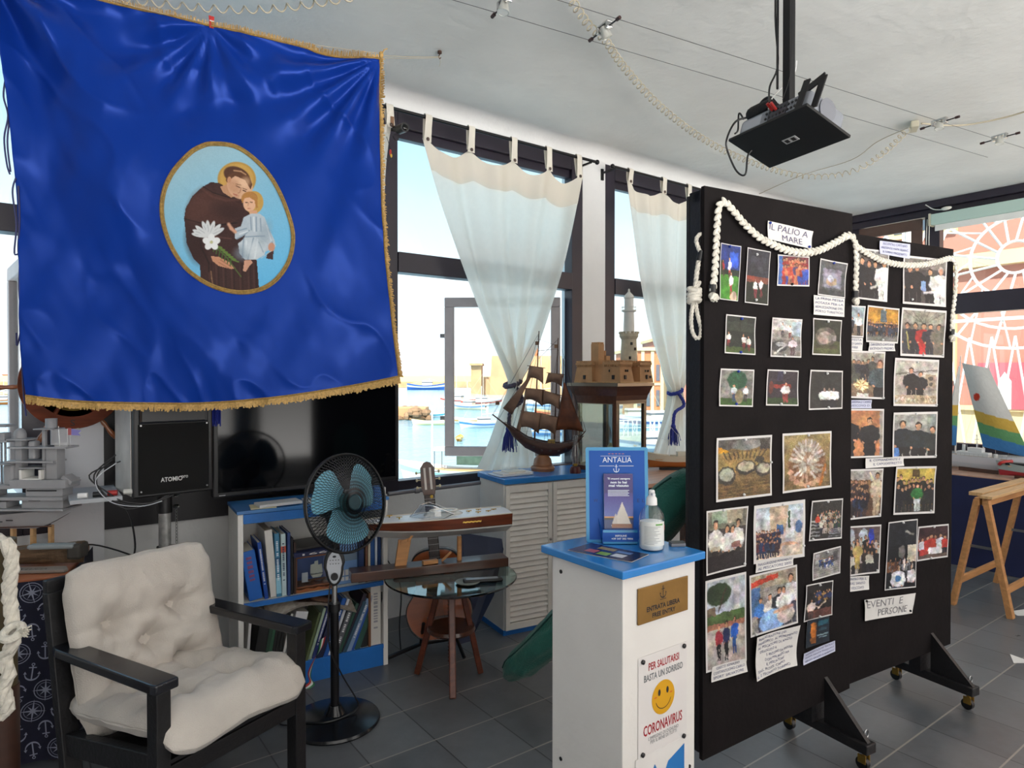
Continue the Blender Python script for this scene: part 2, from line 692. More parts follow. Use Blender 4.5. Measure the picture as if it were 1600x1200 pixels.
# street windows
f = MB()
for y0, y1 in ((2.86, 3.0), (3.66, 3.75), (.05, .2), (-2.5, -2.4)):
 f.box(XR - .02, y0, .80, XR + .08, y1, 3.24)
f.box(XR - .02, -2.5, .80, XR + .08, 3.75, .88)
f.box(XR - .03, -2.5, 2.18, XR + .08, 2.86, 2.38)
f.box(XR - .03, 3.0, 2.18, XR + .08, 3.66, 2.38)
f.box(XR - .04, -2.5, 3.2, XR + .08, 3.75, 3.27)
f.box(XR - .09, -2.5, 3.27, XR, 3.80, 3.345)
o = struct(f.build('window_6', M_FRAME, bevel=.004))
MB().box(XR + .03, -2.4, .88, XR + .035, 3.66, 3.2).build('glass_pane', M_PANE, o)
f = MB()
f.box(XR - .05, 3.02, 2.42, XR - .01, 3.66, 2.49)
f.box(XR - .05, 3.02, 3.08, XR - .01, 3.66, 3.19)
f.box(XR - .05, 3.02, 2.49, XR - .01, 3.12, 3.08)
f.box(XR - .05, 3.60, 2.49, XR - .01, 3.66, 3.08)
struct(f.build('window_7', mat('brown_upper_frame', '5d463c', .4, var=.15), bevel=.005))
# ================================================================== the blue satin banner
BA = Vector((-.09, 3.355, 0))
BBv = Vector((1.376, 2.96, 0))
bd = (BBv - BA).normalized()
BN = Vector((bd.y, -bd.x, 0))      # towards the viewer
if BN.dot(-FH) < 0:
 BN = -BN

def bez(pts, t):
 n = len(pts) - 1
 x = t * n
 i = min(n - 1, int(x))
 f = x - i
 p0, p1, p2, p3 = pts[max(0, i - 1)], pts[i], pts[i + 1], pts[min(n, i + 2)]
 return tuple(.5 * ((2 * p1[k]) + (p2[k] - p0[k]) * f + (2 * p0[k] - 5 * p1[k] + 4 * p2[k] - p3[k]) * f * f +
                       (3 * p1[k] - p0[k] - 3 * p2[k] + p3[k]) * f ** 3) for k in (0, 1))

B_TOP = [(-18, -50), (60, -22), (150, -2), (240, 18), (331, 44), (400, 60), (470, 77), (530, 88), (593, 95)]
B_BOT = [(44, 618), (120, 627), (200, 630), (280, 631), (340, 629), (420, 622), (500, 611), (570, 599), (622, 588)]
B_LEFT = [(-18, -50), (-5, 40), (6, 110), (18, 230), (26, 340), (33, 470), (37, 560), (44, 618)]
B_RIGHT = [(593, 95), (595, 170), (597, 250), (599, 330), (604, 400), (611, 480), (618, 545), (622, 588)]

def bpx(u, v):
 t, b, l, r = bez(B_TOP, u), bez(B_BOT, u), bez(B_LEFT, v), bez(B_RIGHT, v)
 return tuple((1 - v) * t[k] + v * b[k] + (1 - u) * l[k] + u * r[k] -
                 ((1 - u) * (1 - v) * B_TOP[0][k] + u * (1 - v) * B_TOP[-1][k] + (1 - u) * v * B_BOT[0][k] + u * v * B_BOT[-1][k])
                 for k in (0, 1))

def wrink(px, py):
 """cloth relief (metres): folds running from the hanging points"""
 h = 0
 for cx, cy, amp, k, ph, rad in ((593, 95, .021, 15, .4, 300), (331, 42, .014, 12, 1.1, 260), (-20, -50, .045, 9, .2, 520)):
  dx, dy = px - cx, py - cy
  r = sqrt(dx * dx + dy * dy)
  a = atan2(dy, dx)
  wv = sin(a * k + ph + .5 * sin(r / 90))
  h += amp * wv * min(1, r / 60) * exp(-(r / rad) ** 2 * .8)
 n1 = noise.noise(Vector((px / 130, py / 170, 1.3)))
 n2 = noise.noise(Vector(((px + py * .55) / 60, (py - px * .5) / 150, 4.2)))
 n3 = noise.noise(Vector(((px - py * .4) / 26, (py + px * .45) / 70, 9.2)))
 n4 = 1 - abs(noise.noise(Vector(((px - py * .7) / 70, (py + px * .7) / 160, 2.7)))) * 2
 h += .03 * n1 + .018 * n2 + .006 * n3 + .010 * n4 ** 3
 # broad drape folds sweeping down from top left, hanging deeper at the foot
 h += .026 * sin((px * .9 - py * .55) / 46 + 1.2) * min(1, max(0, (py - 60) / 300)) * (.4 + .6 * max(0, 1 - px / 620))
 return h

def bpt(px, py, off=0.0, flat=0.):
 p = onPl(px, py, BA, BN)
 d = ((px - 355) / 130) ** 2 + ((py - 342) / 150) ** 2
 k = 1 if d > 1.6 else .25 + .75 * max(0, (d - .9) / .7) if d > .9 else .25
 return p + BN * (wrink(px, py) * k + off)

satin = mat('blue_satin', '0e3189', .27, spec=.5)
nb = satin.node_tree.nodes
bs = nb['Principled BSDF']
bs.inputs['Anisotropic'].default_value = .5
bs.inputs['Sheen Weight'].default_value = .25
bs.inputs['Sheen Roughness'].default_value = .35
bs.inputs['Sheen Tint'].default_value = (*lin('3a5fc0'), 1)
bs.inputs['Specular Tint'].default_value = (*lin('6f92ff'), 1)
gold = mat('gold_braid', 'ab8a4c', .55, .25, var=.3, scale=90, bump=.6, bscale=400)
goldf = mat('gold_fringe', 'bb9657', .6, .15, var=.3, scale=120)

bc = onPl(300, 90, BA, BN)
ban = MB()
ban.grid(lambda u, v: bpt(*bpx(u, v)), 150, 160)
banner = ban.build('banner', satin, smooth=True, angle=180)
tag(banner, 'large royal blue satin banner with gold fringe and an oval painted medallion', 'banner')
banner.modifiers.new('s', 'SOLIDIFY').thickness = .002

# oval picture of a friar in a brown habit holding a child and white lilies
OV = [(430, 70), (600, 95), (760, 210), (880, 370), (970, 580), (1005, 740), (980, 900), (900, 1030), (790, 1110), (640, 1140),
      (480, 1115), (340, 1050), (220, 950), (120, 790), (65, 600), (75, 430), (140, 280), (250, 150), (340, 90)]
OVP = [(240 + x / 4.615, 210 + y / 4.615) for x, y in OV]

def closed(pts, k):
 out = []
 n = len(pts)
 for i in range(n):
  p0, p1, p2, p3 = pts[i - 1], pts[i], pts[(i + 1) % n], pts[(i + 2) % n]
  for j in range(k):
   f = j / k
   out.append(tuple(.5 * ((2 * p1[q]) + (p2[q] - p0[q]) * f + (2 * p0[q] - 5 * p1[q] + 4 * p2[q] - p3[q]) * f * f +
                                   (3 * p1[q] - p0[q] - 3 * p2[q] + p3[q]) * f ** 3) for q in (0, 1)))
 return out

OVS = closed(OVP, 8)

class Paint:
 """small painter on a numpy raster; coordinates in source units, colours in sRGB"""

 def __init__(s, W, H, x0=0, y0=0, x1=1, y1=1, bg='808080', seed=1):
  s.W, s.H = W, H
  xs = x0 + (x1 - x0) * (np.arange(W) / (W - 1))
  ys = y0 + (y1 - y0) * (np.arange(H) / (H - 1))
  s.X, s.Y = np.meshgrid(xs, ys)
  s.a = np.zeros((H, W, 3))
  s.a[:] = s.c(bg)
  s.rng = np.random.RandomState(seed)

 @staticmethod
 def c(col):
  return np.array([int(col[i:i + 2], 16) / 255 for i in (0, 2, 4)])

 def put(s, m, col, k=1.):
  m = np.clip(m, 0, 1)[..., None] * k
  s.a = s.a * (1 - m) + s.c(col) * m
  return s

 def soft(s, d, w):
  return np.clip(.5 - d / w, 0, 1)

 def ell(s, cx, cy, rx, ry, col, rot=0, w=.12, k=1.):
  dx, dy = s.X - cx, s.Y - cy
  c_, s_ = cos(radians(rot)), sin(radians(rot))
  u, v = (dx * c_ + dy * s_) / rx, (-dx * s_ + dy * c_) / ry
  return s.put(s.soft(np.sqrt(u * u + v * v) - 1, w), col, k)

 def poly(s, pts, col, k=1.):
  ins = np.zeros_like(s.X, bool)
  n = len(pts)
  for i in range(n):
   (xa, ya), (xb, yb) = pts[i], pts[(i + 1) % n]
   if ya == yb:
    continue
   cond = ((ya > s.Y) != (yb > s.Y)) & (s.X < (xb - xa) * (s.Y - ya) / (yb - ya) + xa)
   ins ^= cond
  return s.put(ins.astype(float), col, k)

 def rect(s, x0, y0, x1, y1, col, k=1.):
  return s.put(((s.X >= x0) & (s.X <= x1) & (s.Y >= y0) & (s.Y <= y1)).astype(float), col, k)

 def line(s, pts, wd, col, k=1.):
  for (xa, ya), (xb, yb) in zip(pts, pts[1:]):
   dx, dy = xb - xa, yb - ya
   t = np.clip(((s.X - xa) * dx + (s.Y - ya) * dy) / (dx * dx + dy * dy + 1e-9), 0, 1)
   d = np.sqrt((s.X - xa - t * dx) ** 2 + (s.Y - ya - t * dy) ** 2)
   s.put(s.soft(d - wd / 2, wd * .5), col, k)
  return s

 def grad(s, c0, c1, x0=0., y0=0., x1=0., y1=1., k=1.):
  dx, dy = x1 - x0, y1 - y0
  t = np.clip(((s.X - x0) * dx + (s.Y - y0) * dy) / (dx * dx + dy * dy), 0, 1)[..., None]
  s.a = s.a * (1 - k) + (s.c(c0) * (1 - t) + s.c(c1) * t) * k
  return s

 def nz(s, amt, cell=1):
  h, w = s.H // cell + 1, s.W // cell + 1
  n = s.rng.rand(h, w, 1) - .5
  n = np.repeat(np.repeat(n, cell, 0), cell, 1)[:s.H, :s.W]
  s.a = np.clip(s.a + n * amt, 0, 1)
  return s

 def person(s, x, yb, h, shirt='202028', pants='15151a', skin='b98a6c', hair='2a201a', w=.30, arms=True, sit=False):
  hw = h * w * .5
  yt = yb - h
  hr = h * .075
  s.poly([(x - hw * .55, yb), (x - hw * .7, yt + h * .5), (x + hw * .7, yt + h * .5), (x + hw * .55, yb), (x + .012, yb), (x, yt + h * .62), (x - .012, yb)], pants)
  s.poly([(x - hw * .3, yt + h * .17), (x - hw, yt + h * .24), (x - hw * .8, yt + h * .56), (x + hw * .8, yt + h * .56), (x + hw, yt + h * .24), (x + hw * .3, yt + h * .17)], shirt)
  if arms:
   s.line([(x - hw * .92, yt + h * .26), (x - hw * 1.05, yt + h * .42), (x - hw * .7, yt + h * .54)], h * .07, shirt)
   s.line([(x + hw * .92, yt + h * .26), (x + hw * 1.05, yt + h * .42), (x + hw * .7, yt + h * .54)], h * .07, shirt)
   s.ell(x - hw * .65, yt + h * .55, h * .03, h * .03, skin)
   s.ell(x + hw * .65, yt + h * .55, h * .03, h * .03, skin)
  s.ell(x, yt + hr * 1.0, hr * .95, hr * 1.15, hair)
  s.ell(x, yt + hr * 1.35, hr * .75, hr * .95, skin)
  return s

 def crowd(s, x0, x1, yb, h, n, cols, rows=1, skin='a67b60'):
  for r_ in range(rows):
   for i in range(n):
    x = x0 + (x1 - x0) * (i + .5 * (r_ % 2) + .3 * s.rng.rand()) / n
    y = yb - (rows - 1 - r_) * h * .28 + s.rng.rand() * h * .05
    s.person(x, y, h * (.9 + .2 * s.rng.rand()), shirt=cols[s.rng.randint(len(cols))], pants=cols[s.rng.randint(len(cols))], skin=skin, arms=False, w=.36)
  return s

 def lin(s):
  a = np.clip(s.a, 0, 1)
  return np.where(a <= .04045, a / 12.92, ((a + .055) / 1.055) ** 2.4)

def picture(name, fn, P, parent=None, material=None, mask=None):
 """mesh of the printed picture, colour per vertex"""
 H, W = P.H, P.W
 me = bpy.data.meshes.new(name)
 vs = [tuple(fn(i / (W - 1), j / (H - 1))) for j in range(H) for i in range(W)]
 fs = []
 for j in range(H - 1):
  for i in range(W - 1):
   a = j * W + i
   if mask is None or (mask[j, i] and mask[j + 1, i] and mask[j, i + 1] and mask[j + 1, i + 1]):
    fs.append((a, a + W, a + W + 1, a + 1))
 me.from_pydata(vs, [], fs)
 at = me.color_attributes.new('Col', 'FLOAT_COLOR', 'POINT')
 buf = np.ones((H * W, 4), dtype=np.float32)
 buf[:, :3] = P.lin().reshape(-1, 3)
 at.data.foreach_set('color', buf.ravel())
 me.materials.append(material or col_mat('printed_photo'))
 me.update()
 me.polygons.foreach_set('use_smooth', [True] * len(me.polygons))
 o = bpy.data.objects.new(name, me)
 COL.objects.link(o)
 o.parent = parent
 return o

def saint():
 x0, y0, x1, y1 = 50, 60, 1015, 1150
 p = Paint(250, 282, x0, y0, x1, y1, '7fb4cf')
 p.grad('93b3bf', '5fb0dc', 300, 80, 700, 1100)
 p.ell(600, 325, 138, 125, 'a98440', w=.06)
 p.ell(600, 320, 122, 108, 'b8924a', w=.1)
 # habit
 p.poly([(345, 1150), (335, 945), (290, 900), (240, 790), (222, 610), (232, 540), (280, 450), (350, 385), (410, 350), (470, 352), (520, 380),
   (560, 430), (640, 450), (690, 560), (720, 760), (745, 920), (760, 1100), (762, 1150)], '38211f')
 p.poly([(222, 610), (240, 520), (300, 440), (400, 410), (560, 470), (650, 520), (680, 580), (640, 600), (560, 640), (440, 650), (300, 630)], '432722')
 p.line([(225, 612), (330, 640), (480, 655), (600, 640)], 9, '1f1212')
 p.line([(350, 395), (420, 450), (520, 480), (640, 470)], 16, '54342c', .7)
 p.line([(360, 380), (430, 425), (540, 455), (625, 455)], 7, '1d1110')
 for x in (400, 450, 500, 560, 620, 680, 720):
  p.line([(x, 930), (x + 8, 1140)], 9, '573831', .5)
  p.line([(x + 18, 930), (x + 24, 1140)], 8, '201312', .6)
 p.line([(330, 700), (345, 820), (400, 930), (400, 990)], 12, '1f1313', .8)
 p.line([(440, 740), (560, 755)], 10, '5d3c33', .7)
 p.line([(415, 990), (420, 1040), (430, 1100)], 9, '8a6a4e', .8)
 p.ell(330, 520, 70, 120, '4e3029', 25, w=.9, k=.6)
 p.ell(560, 560, 120, 60, '2b1817', 10, w=.9, k=.6)
 p.ell(300, 800, 60, 120, '2a1716', -15, w=.9, k=.6)
 p.ell(650, 850, 70, 150, '2b1817', 0, w=.9, k=.5)
 # neck and head
 p.poly([(480, 380), (540, 360), (600, 440), (560, 458), (500, 420)], 'b08465')
 p.ell(600, 300, 98, 62, '4d2f20', 22, w=.12)
 p.ell(622, 372, 88, 100, 'caa284', -38, w=.07)
 p.poly([(520, 330), (540, 290), (620, 268), (690, 300), (712, 360), (700, 400), (660, 330), (590, 300), (548, 330), (528, 350)], '54341f')
 p.line([(580, 262), (630, 268), (665, 290)], 10, 'b9906c', .8)
 p.ell(545, 330, 14, 24, 'b98868', 10)
 p.ell(598, 445, 22, 14, 'a97a60', 20, k=.5)
 p.line([(596, 372), (622, 384)], 7, '3a2318')
 p.line([(592, 358), (630, 366)], 5, '5a3a28')
 p.line([(645, 404), (664, 412)], 7, '3a2318')
 p.line([(642, 388), (672, 400)], 5, '5a3a28')
 p.line([(632, 385), (622, 420), (610, 424)], 6, '9c6f55')
 p.line([(576, 430), (600, 440)], 7, '994f42')
 p.ell(575, 380, 40, 60, 'a87a5c', -38, w=.9, k=.55)
 p.ell(660, 345, 40, 34, 'dbb697', -38, w=.9, k=.6)
 # child
 p.ell(722, 492, 70, 82, 'b8924c', w=.06)
 p.ell(692, 462, 58, 48, 'a06f3c', w=.15)
 p.ell(692, 500, 46, 58, 'd2a688', 0, w=.08)
 p.poly([(632, 470), (650, 430), (700, 415), (745, 450), (752, 530), (738, 540), (728, 480), (690, 455), (655, 462), (640, 500)], 'a8763f')
 p.line([(664, 492), (678, 494)], 6, '41291c')
 p.line([(697, 490), (712, 492)], 6, '41291c')
 p.line([(686, 495), (680, 517)], 4, 'a87860')
 p.line([(680, 536), (698, 537)], 5, 'a4544a')
 p.poly([(695, 550), (745, 550), (750, 590), (690, 590)], 'c89878')
 p.poly([(650, 600), (700, 575), (760, 572), (800, 600), (830, 680), (870, 760), (882, 810), (850, 830), (800, 850), (700, 800), (650, 760), (670, 700), (645, 660)], 'aebac3')
 p.poly([(650, 600), (690, 640), (690, 700), (640, 740), (600, 760), (585, 750), (588, 680), (630, 665)], 'a9b5bf')
 p.line([(600, 755), (650, 730), (690, 695)], 8, '6d8193', .7)
 p.poly([(610, 790), (660, 745), (760, 740), (820, 790), (800, 870), (740, 905), (660, 905), (620, 860)], 'b6c1c8')
 for a in ([(700, 600), (705, 690)], [(740, 600), (742, 700)], [(770, 610), (775, 700)], [(650, 750), (640, 890)], [(720, 750), (680, 900)], [(600, 700), (670, 680)], [(830, 690), (860, 800)], [(660, 740), (800, 735)], [(760, 780), (790, 850)]):
  p.line(a, 9, '74889a', .75)
 for a in ([(722, 600), (726, 700)], [(670, 770), (660, 890)], [(750, 760), (730, 890)], [(620, 720), (680, 700)], [(815, 660), (850, 770)]):
  p.line(a, 10, 'd6dde0', .7)
 p.ell(640, 860, 60, 50, '7b8c9b', 0, w=.9, k=.6)
 p.ell(800, 720, 40, 90, '8798a6', 20, w=.9, k=.5)
 p.ell(720, 830, 60, 50, 'c9d2d6', 0, w=.9, k=.6)
 p.line([(588, 705), (560, 680), (542, 650)], 24, 'c4947a')
 p.ell(850, 815, 24, 32, 'bb8870', 0)
 p.poly([(820, 860), (865, 840), (862, 905), (810, 895)], '3a2527')
 p.line([(775, 895), (850, 840)], 3, 'c9c2b8')
 p.poly([(655, 910), (700, 905), (715, 925), (690, 950), (665, 990), (645, 985)], 'c19078')
 # hand with lily stem
 p.poly([(415, 880), (470, 885), (560, 930), (590, 965), (560, 972), (470, 950), (425, 915)], 'b98466')
 p.line([(480, 905), (560, 955)], 5, '8d5d48')
 p.line([(470, 925), (545, 968)], 4, '8d5d48')
 p.line([(430, 800), (520, 880), (630, 1025)], 9, '4a5a2c')
 for k in range(7):
  bx, by = 440 + k * 20, 800 + k * 17
  p.line([(bx, by), (bx + 52, by + 18)], 9, '5c7a34')
  p.line([(bx, by), (bx - 8, by + 46)], 8, '3f5a28')
 for ang in (-172, -158, -140, -112, -95, -72, -48, -30):
  a = radians(ang)
  cx, cy = 400 + 62 * cos(a), 735 + 50 * sin(a)
  p.ell(cx, cy, 64, 17, 'c6c9cb', ang, w=.15)
  p.line([(400, 735), (400 + 100 * cos(a), 735 + 80 * sin(a))], 4, '8b9298', .7)
 for k in range(5):
  a = radians(k * 72 - 90)
  p.ell(418 + 36 * cos(a), 780 + 32 * sin(a), 30, 24, 'd8dadb', k * 72 - 90, w=.15)
 p.ell(418, 780, 12, 12, 'b5b48a')
 p.nz(.02, 2)
 ins = np.zeros_like(p.X, bool)
 q = [((x - 240) * 4.615, (y - 210) * 4.615) for x, y in OVS]
 n = len(q)
 for i in range(n):
  (xa, ya), (xb, yb) = q[i], q[(i + 1) % n]
  if ya != yb:
   ins ^= ((ya > p.Y) != (yb > p.Y)) & (p.X < (xb - xa) * (p.Y - ya) / (yb - ya) + xa)
 return p, ins, (x0, y0, x1, y1)

sp, sm, (sx0, sy0, sx1, sy1) = saint()
picture('painted_medallion', lambda u, v: bpt(240 + (sx0 + (sx1 - sx0) * u) / 4.615, 210 + (sy0 + (sy1 - sy0) * v) / 4.615, .004), sp,
  banner, col_mat('painted_cloth', .6, .25), sm)
g = MB()
for k in (0, 1):
 pts = []
 for i, (x, y) in enumerate(OVS):
  cx, cy = 355, 340
  s_ = 1.0 + (k * 2 - 1) * .012
  pts.append(bpt(cx + (x - cx) * s_, cy + (y - cy) * s_, .007))
 g.tube(pts, .0065, 6, closed=True)
o = g.build('gold_braid_edge', gold, banner, smooth=True)

def edge_fringe(name, fn, n, length, droop, parent):
 """threads along an edge; fn(t) -> (pixel on edge, outward pixel direction)"""
 f = MB()
 r = random.Random(5)
 for i in range(n):
  t = (i + r.random() * .6) / n
  (x, y), (ox, oy) = fn(t)
  a = bpt(x, y, .003)
  L = length * (.75 + .5 * r.random())
  jx_, jy_ = (r.random() - .5) * .45 * L, (r.random() - .5) * .2 * L
  b = bpt(x + ox * L + jx_, y + oy * L + jy_, .003 + r.random() * .006)
  s_ = (bpt(x + oy * 2.1 + .9, y + ox * 2.1, .003) - a)
  f.add([a - s_ * .5, a + s_ * .5, b + s_ * .42, b - s_ * .42], [(0, 1, 2, 3)])
 o = f.build(name, goldf, parent)
 o['kind'] = 'stuff'
 return o

edge_fringe('fringe', lambda t: (bpx(t, 1), (.0, 1)), 560, 10, 0, banner)
edge_fringe('fringe', lambda t: (bpx(t, 0), (.05, -1)), 420, 5, 0, banner)
edge_fringe('fringe', lambda t: (bpx(1, t), (1, .15)), 330, 5, 0, banner)
for ed in (lambda t: bpx(t, .998), lambda t: bpx(t, .002), lambda t: bpx(.998, t)):
 MB().tube([bpt(*ed(i / 80), .004) for i in range(81)], .0045, 6).build('gold_braid_edge', gold, banner, smooth=True)

# ties hanging at the banner's left edge
M_NAVYR = mat('navy_ribbon', '23265a', .6)
for pts in ([(8, 122), (5, 150), (12, 180), (6, 215), (10, 255), (15, 272)], [(14, 125), (16, 170), (11, 220), (16, 268)],
   [(24, 278), (19, 300), (25, 350), (22, 395), (30, 400), (29, 450), (33, 505), (26, 540), (25, 520)],
   [(28, 290), (30, 340), (28, 392), (34, 430), (33, 500), (38, 500), (34, 560), (36, 610), (40, 650)]):
 q = [onPl(x, y, BA, BN) - BN * .004 for x, y in pts]
 MB().tube(smooth_path(q, 5), .0035, 5).build('tie_ribbon', M_NAVYR, banner, smooth=True)
# red clothes peg gripping the top edge
pg = T('clothes_peg', 'small red and white clothes peg clipped on the top edge of the blue banner', 'clothes peg', bpt(331, 40, .0))
Mi = pg.matrix_world
for s_ in (-1, 1):
 b = MB()
 b.bar((s_ * .003, .0, -.022), (s_ * .006, .0, .030), .011, .005)
 b.build('peg_jaw', M_RED, pg, bevel=.001)
b = MB()
b.tube([(-.008, -.007, .006), (.008, -.007, .006), (.008, .007, .006), (-.008, .007, .006)], .0022, 6, closed=True)
b.build('spring', mat('pale_spring', 'cfcac5', .4), pg)

# string from the banner to the hook on the ceiling
a1, a2, a3 = bpt(331, 44), bpt(592, 90), onZ(687, 80, ZC)
st = MB()
st.tube(sag(onPl(-20, -60, BA, BN), a2 + Vector((0, 0, .01)), .05, 20), .0013, 5)
st.tube(sag(a2, a3 - Vector((0, 0, .03)), .004, 8), .0014, 5)
st.tube(sag(a2 - Vector((0, 0, .012)), a3 - Vector((0, 0, .035)), .004, 8), .0011, 5)
st.tube([a3 - Vector((0, 0, .03)), a3 - Vector((-.004, 0, .06)), a3 - Vector((0, 0, .085))], .001, 4)
o = st.build('hanging_string', mat('twine', 'b8a98c', .8), smooth=True)
tag(o, 'thin beige twine stretched from the corner of the blue banner to the ceiling hook', 'string')
hk = MB()
hk.cyl(a3, a3 - Vector((0, 0, .012)), .012)
hk.tube([a3, a3 - Vector((0, 0, .02)), a3 - Vector((.008, 0, .032)), a3 - Vector((0, 0, .042)), a3 - Vector((-.007, 0, .034))], .003, 6)
o = hk.build('ceiling_hook', mat('rusty_iron', '5a3f33', .7, .3, var=.3, scale=60), smooth=True)
tag(o, 'small rusty ceiling hook holding the twine right of the blue banner', 'hook')
kn = MB()
kn.ball(bpt(594, 90, .004), (.012, .010, .018), 8, 6)
kn.tube([bpt(594, 90, .004), bpt(598, 84, .01), bpt(603, 82, .012)], .003, 5)
kn.build('corner_knot', goldf, banner, smooth=True)
# tassel of the left banner back cord below the cloth (seen at its foot)
ts = MB()
p = onY(336, 632, 3.40)
for i in range(26):
 a = i / 26 * 2 * pi
 r_ = .014 + .006 * (i % 3)
 ts.tube([p + Vector((.006 * cos(a), .006 * sin(a), .04)), p + Vector((r_ * cos(a), r_ * sin(a), -.03)), p + Vector((r_ * cos(a), r_ * sin(a), -.075 - .01 * (i % 4)))], .003, 4)
ts.tube([p + Vector((0, 0, .04)), p + Vector((0, 0, .5))], .004, 5)
o = ts.build('tassel', mat('blue_cord', '1c2a86', .6), smooth=True)
o.parent = banner
# ================================================================== curtains and rods
curt = mat('white_curtain', 'efe9dd', .85, var=.03, scale=30, bump=.15, bscale=500)
ct = curt.node_tree
cb = ct.nodes['Principled BSDF']
tl = ct.nodes.new('ShaderNodeBsdfTranslucent')
tl.inputs[0].default_value = (1, .93, .84, 1)
mx_ = ct.nodes.new('ShaderNodeMixShader')
mx_.inputs[0].default_value = .5
ct.links.new(cb.outputs[0], mx_.inputs[1])
ct.links.new(tl.outputs[0], mx_.inputs[2])
tr_ = ct.nodes.new('ShaderNodeBsdfTransparent')
mx2_ = ct.nodes.new('ShaderNodeMixShader')
mx2_.inputs[0].default_value = .05
ct.links.new(mx_.outputs[0], mx2_.inputs[1])
ct.links.new(tr_.outputs[0], mx2_.inputs[2])
ct.links.new(mx2_.outputs[0], ct.nodes['Material Output'].inputs[0])
hem = mat('curtain_hem_cloth', 'd9d4c8', .85, bump=.15, bscale=500)
M_BUTTON = mat('dark_button', '4a3a33', .4)
RODY, RODZ = 3.70, 3.19

def curtain(label, Lp, Rp, tabs, folds=9, group=None, amp=.02, tie=6, rodz=RODZ, scal=.03):
 root = T('curtain', label, 'curtain', onY(*Lp[0], RODY), 0, group)
 root.location.z = rodz
 off = root.location.copy()
 A = [onY(x, y, RODY) for x, y in Lp]
 B = [onY(x, y, RODY) for x, y in Rp]
 A, B = smooth_path(A, 5), smooth_path(B, 5)
 n = len(A)
 rnd = random.Random(len(label))
 ph = [rnd.random() * 6 for _ in range(4)]
 tu = [t[0] for t in tabs]

 def fn(u, v):
  i = v * (n - 1)
  k = min(n - 2, int(i))
  f = i - k
  a, b = A[k].lerp(A[k + 1], f), B[k].lerp(B[k + 1], f)
  p = a.lerp(b, u)
  wd_ = (b - a).length
  fold = sin(u * folds * 2 * pi + ph[0] + .8 * sin(v * 5)) + .45 * sin(u * folds * 4.3 * pi + ph[1] + v * 3) + .5 * sin(u * 7 + ph[2] + v * 4)
  am = amp * (.7 + .6 * (1 - min(1, wd_ / .8)))
  p = p + Vector((0, 1, 0)) * fold * am + Vector((.004 * sin(u * 40 + v * 9), 0, 0))
  if v < .15:
   s_ = 0
   for q, w_ in zip(tu, tu[1:]):
    if q <= u <= w_:
     s_ = sin(pi * (u - q) / (w_ - q))
   p.z -= scal * s_ * (1 - v / .15)
  return p - off

 body = MB()
 body.grid(fn, 110, 70)
 body.build('curtain_cloth', curt, root, smooth=True, angle=180)
 h = MB()
 h.grid(lambda u, v: fn(u, v * .07) + Vector((0, -.003, 0)), 110, 4)
 h.build('hem', hem, root, smooth=True, angle=180)
 for tpos, in [(t[0],) for t in tabs]:
  p = fn(tpos, 0)
  q = MB()
  top = Vector((p.x, 0, .018))
  w_ = .024
  dx = (tpos - .5) * -.02
  ring = []
  for k, (yy, zz) in enumerate(((-.012, p.z - .02), (-.016, p.z * .5), (-.019, 0), (-.012, .016), (.0, .022), (.012, .016), (.019, 0), (.014, p.z * .5), (.006, p.z))):
   ring.append((yy, zz))
  vs, fs = [], []
  for k, (yy, zz) in enumerate(ring):
   fx = p.x + dx * (1 - min(1, abs(zz) / max(.01, abs(p.z))))
   wq = w_ * (1.15 if k == 0 else 1)
   vs += [(fx - wq, yy, zz), (fx + wq, yy, zz)]
  for k in range(len(ring) - 1):
   fs.append((2 * k, 2 * k + 1, 2 * k + 3, 2 * k + 2))
  q.add(vs, fs)
  q.build('tab', hem, root, smooth=True)
  MB().ball((p.x, -.02, p.z - .004), (.012, .005, .012), 12, 6).build('button', M_BUTTON, root, smooth=True)
 return root, A, B

c1_, A1, B1 = curtain('white tab top curtain gathered in the open harbour window behind the wooden galleon',
                      [(660, 216), (682, 300), (707, 375), (738, 458), (770, 535), (791, 582), (797, 604), (787, 635), (768, 688), (748, 733)],
                      [(907, 276), (893, 350), (877, 420), (855, 490), (832, 550), (813, 585), (806, 604), (818, 635), (832, 690), (838, 742)],
                      [(0.02,), (.27,), (.53,), (.77,), (.985,)], folds=3.2, amp=.034, scal=.075)
c2_, A2, B2 = curtain('white tab top curtain partly hidden by the black display board',
                      [(978, 282), (990, 360), (1003, 440), (1020, 520), (1040, 585), (1050, 612), (1043, 640), (1025, 690), (1012, 722)],
                      [(1120, 325), (1110, 380), (1098, 450), (1088, 525), (1072, 590), (1062, 614), (1070, 645), (1080, 690), (1090, 730)],
                      [(0.03,), (.38,), (.66,), (.97,)], folds=4, amp=.03, scal=.07)
c3_, A3, B3 = curtain('strip of white curtain between the blue banner and the window frame',
                      [(430, 130), (470, 250), (500, 350), (520, 450), (530, 560)],
                      [(611, 196), (606, 260), (601, 340), (590, 430), (575, 540)],
                      [(0.1,), (.4,), (.7,), (.985,)], folds=6, amp=.02)

def rod(label, x0, x1, z=RODZ, brackets=()):
 root = T('curtain_rod', label, 'curtain rod', (x0, RODY, z))
 MB().cyl((0, 0, 0), (x1 - x0, 0, 0), .011, 10).build('pole', M_BLKM, root, smooth=True)
 for x in (0, x1 - x0):
  MB().ball((x, 0, 0), .019, 12, 8).build('finial', M_BLKM, root, smooth=True)
 for x in brackets:
  b = MB()
  b.bar((x - x0, 0, -.012), (x - x0, YW - RODY, -.012), .014, .012)
  b.box(x - x0 - .012, YW - RODY - .012, -.07, x - x0 + .012, YW - RODY, .02)
  b.build('bracket', M_BLKM, root)
 return root

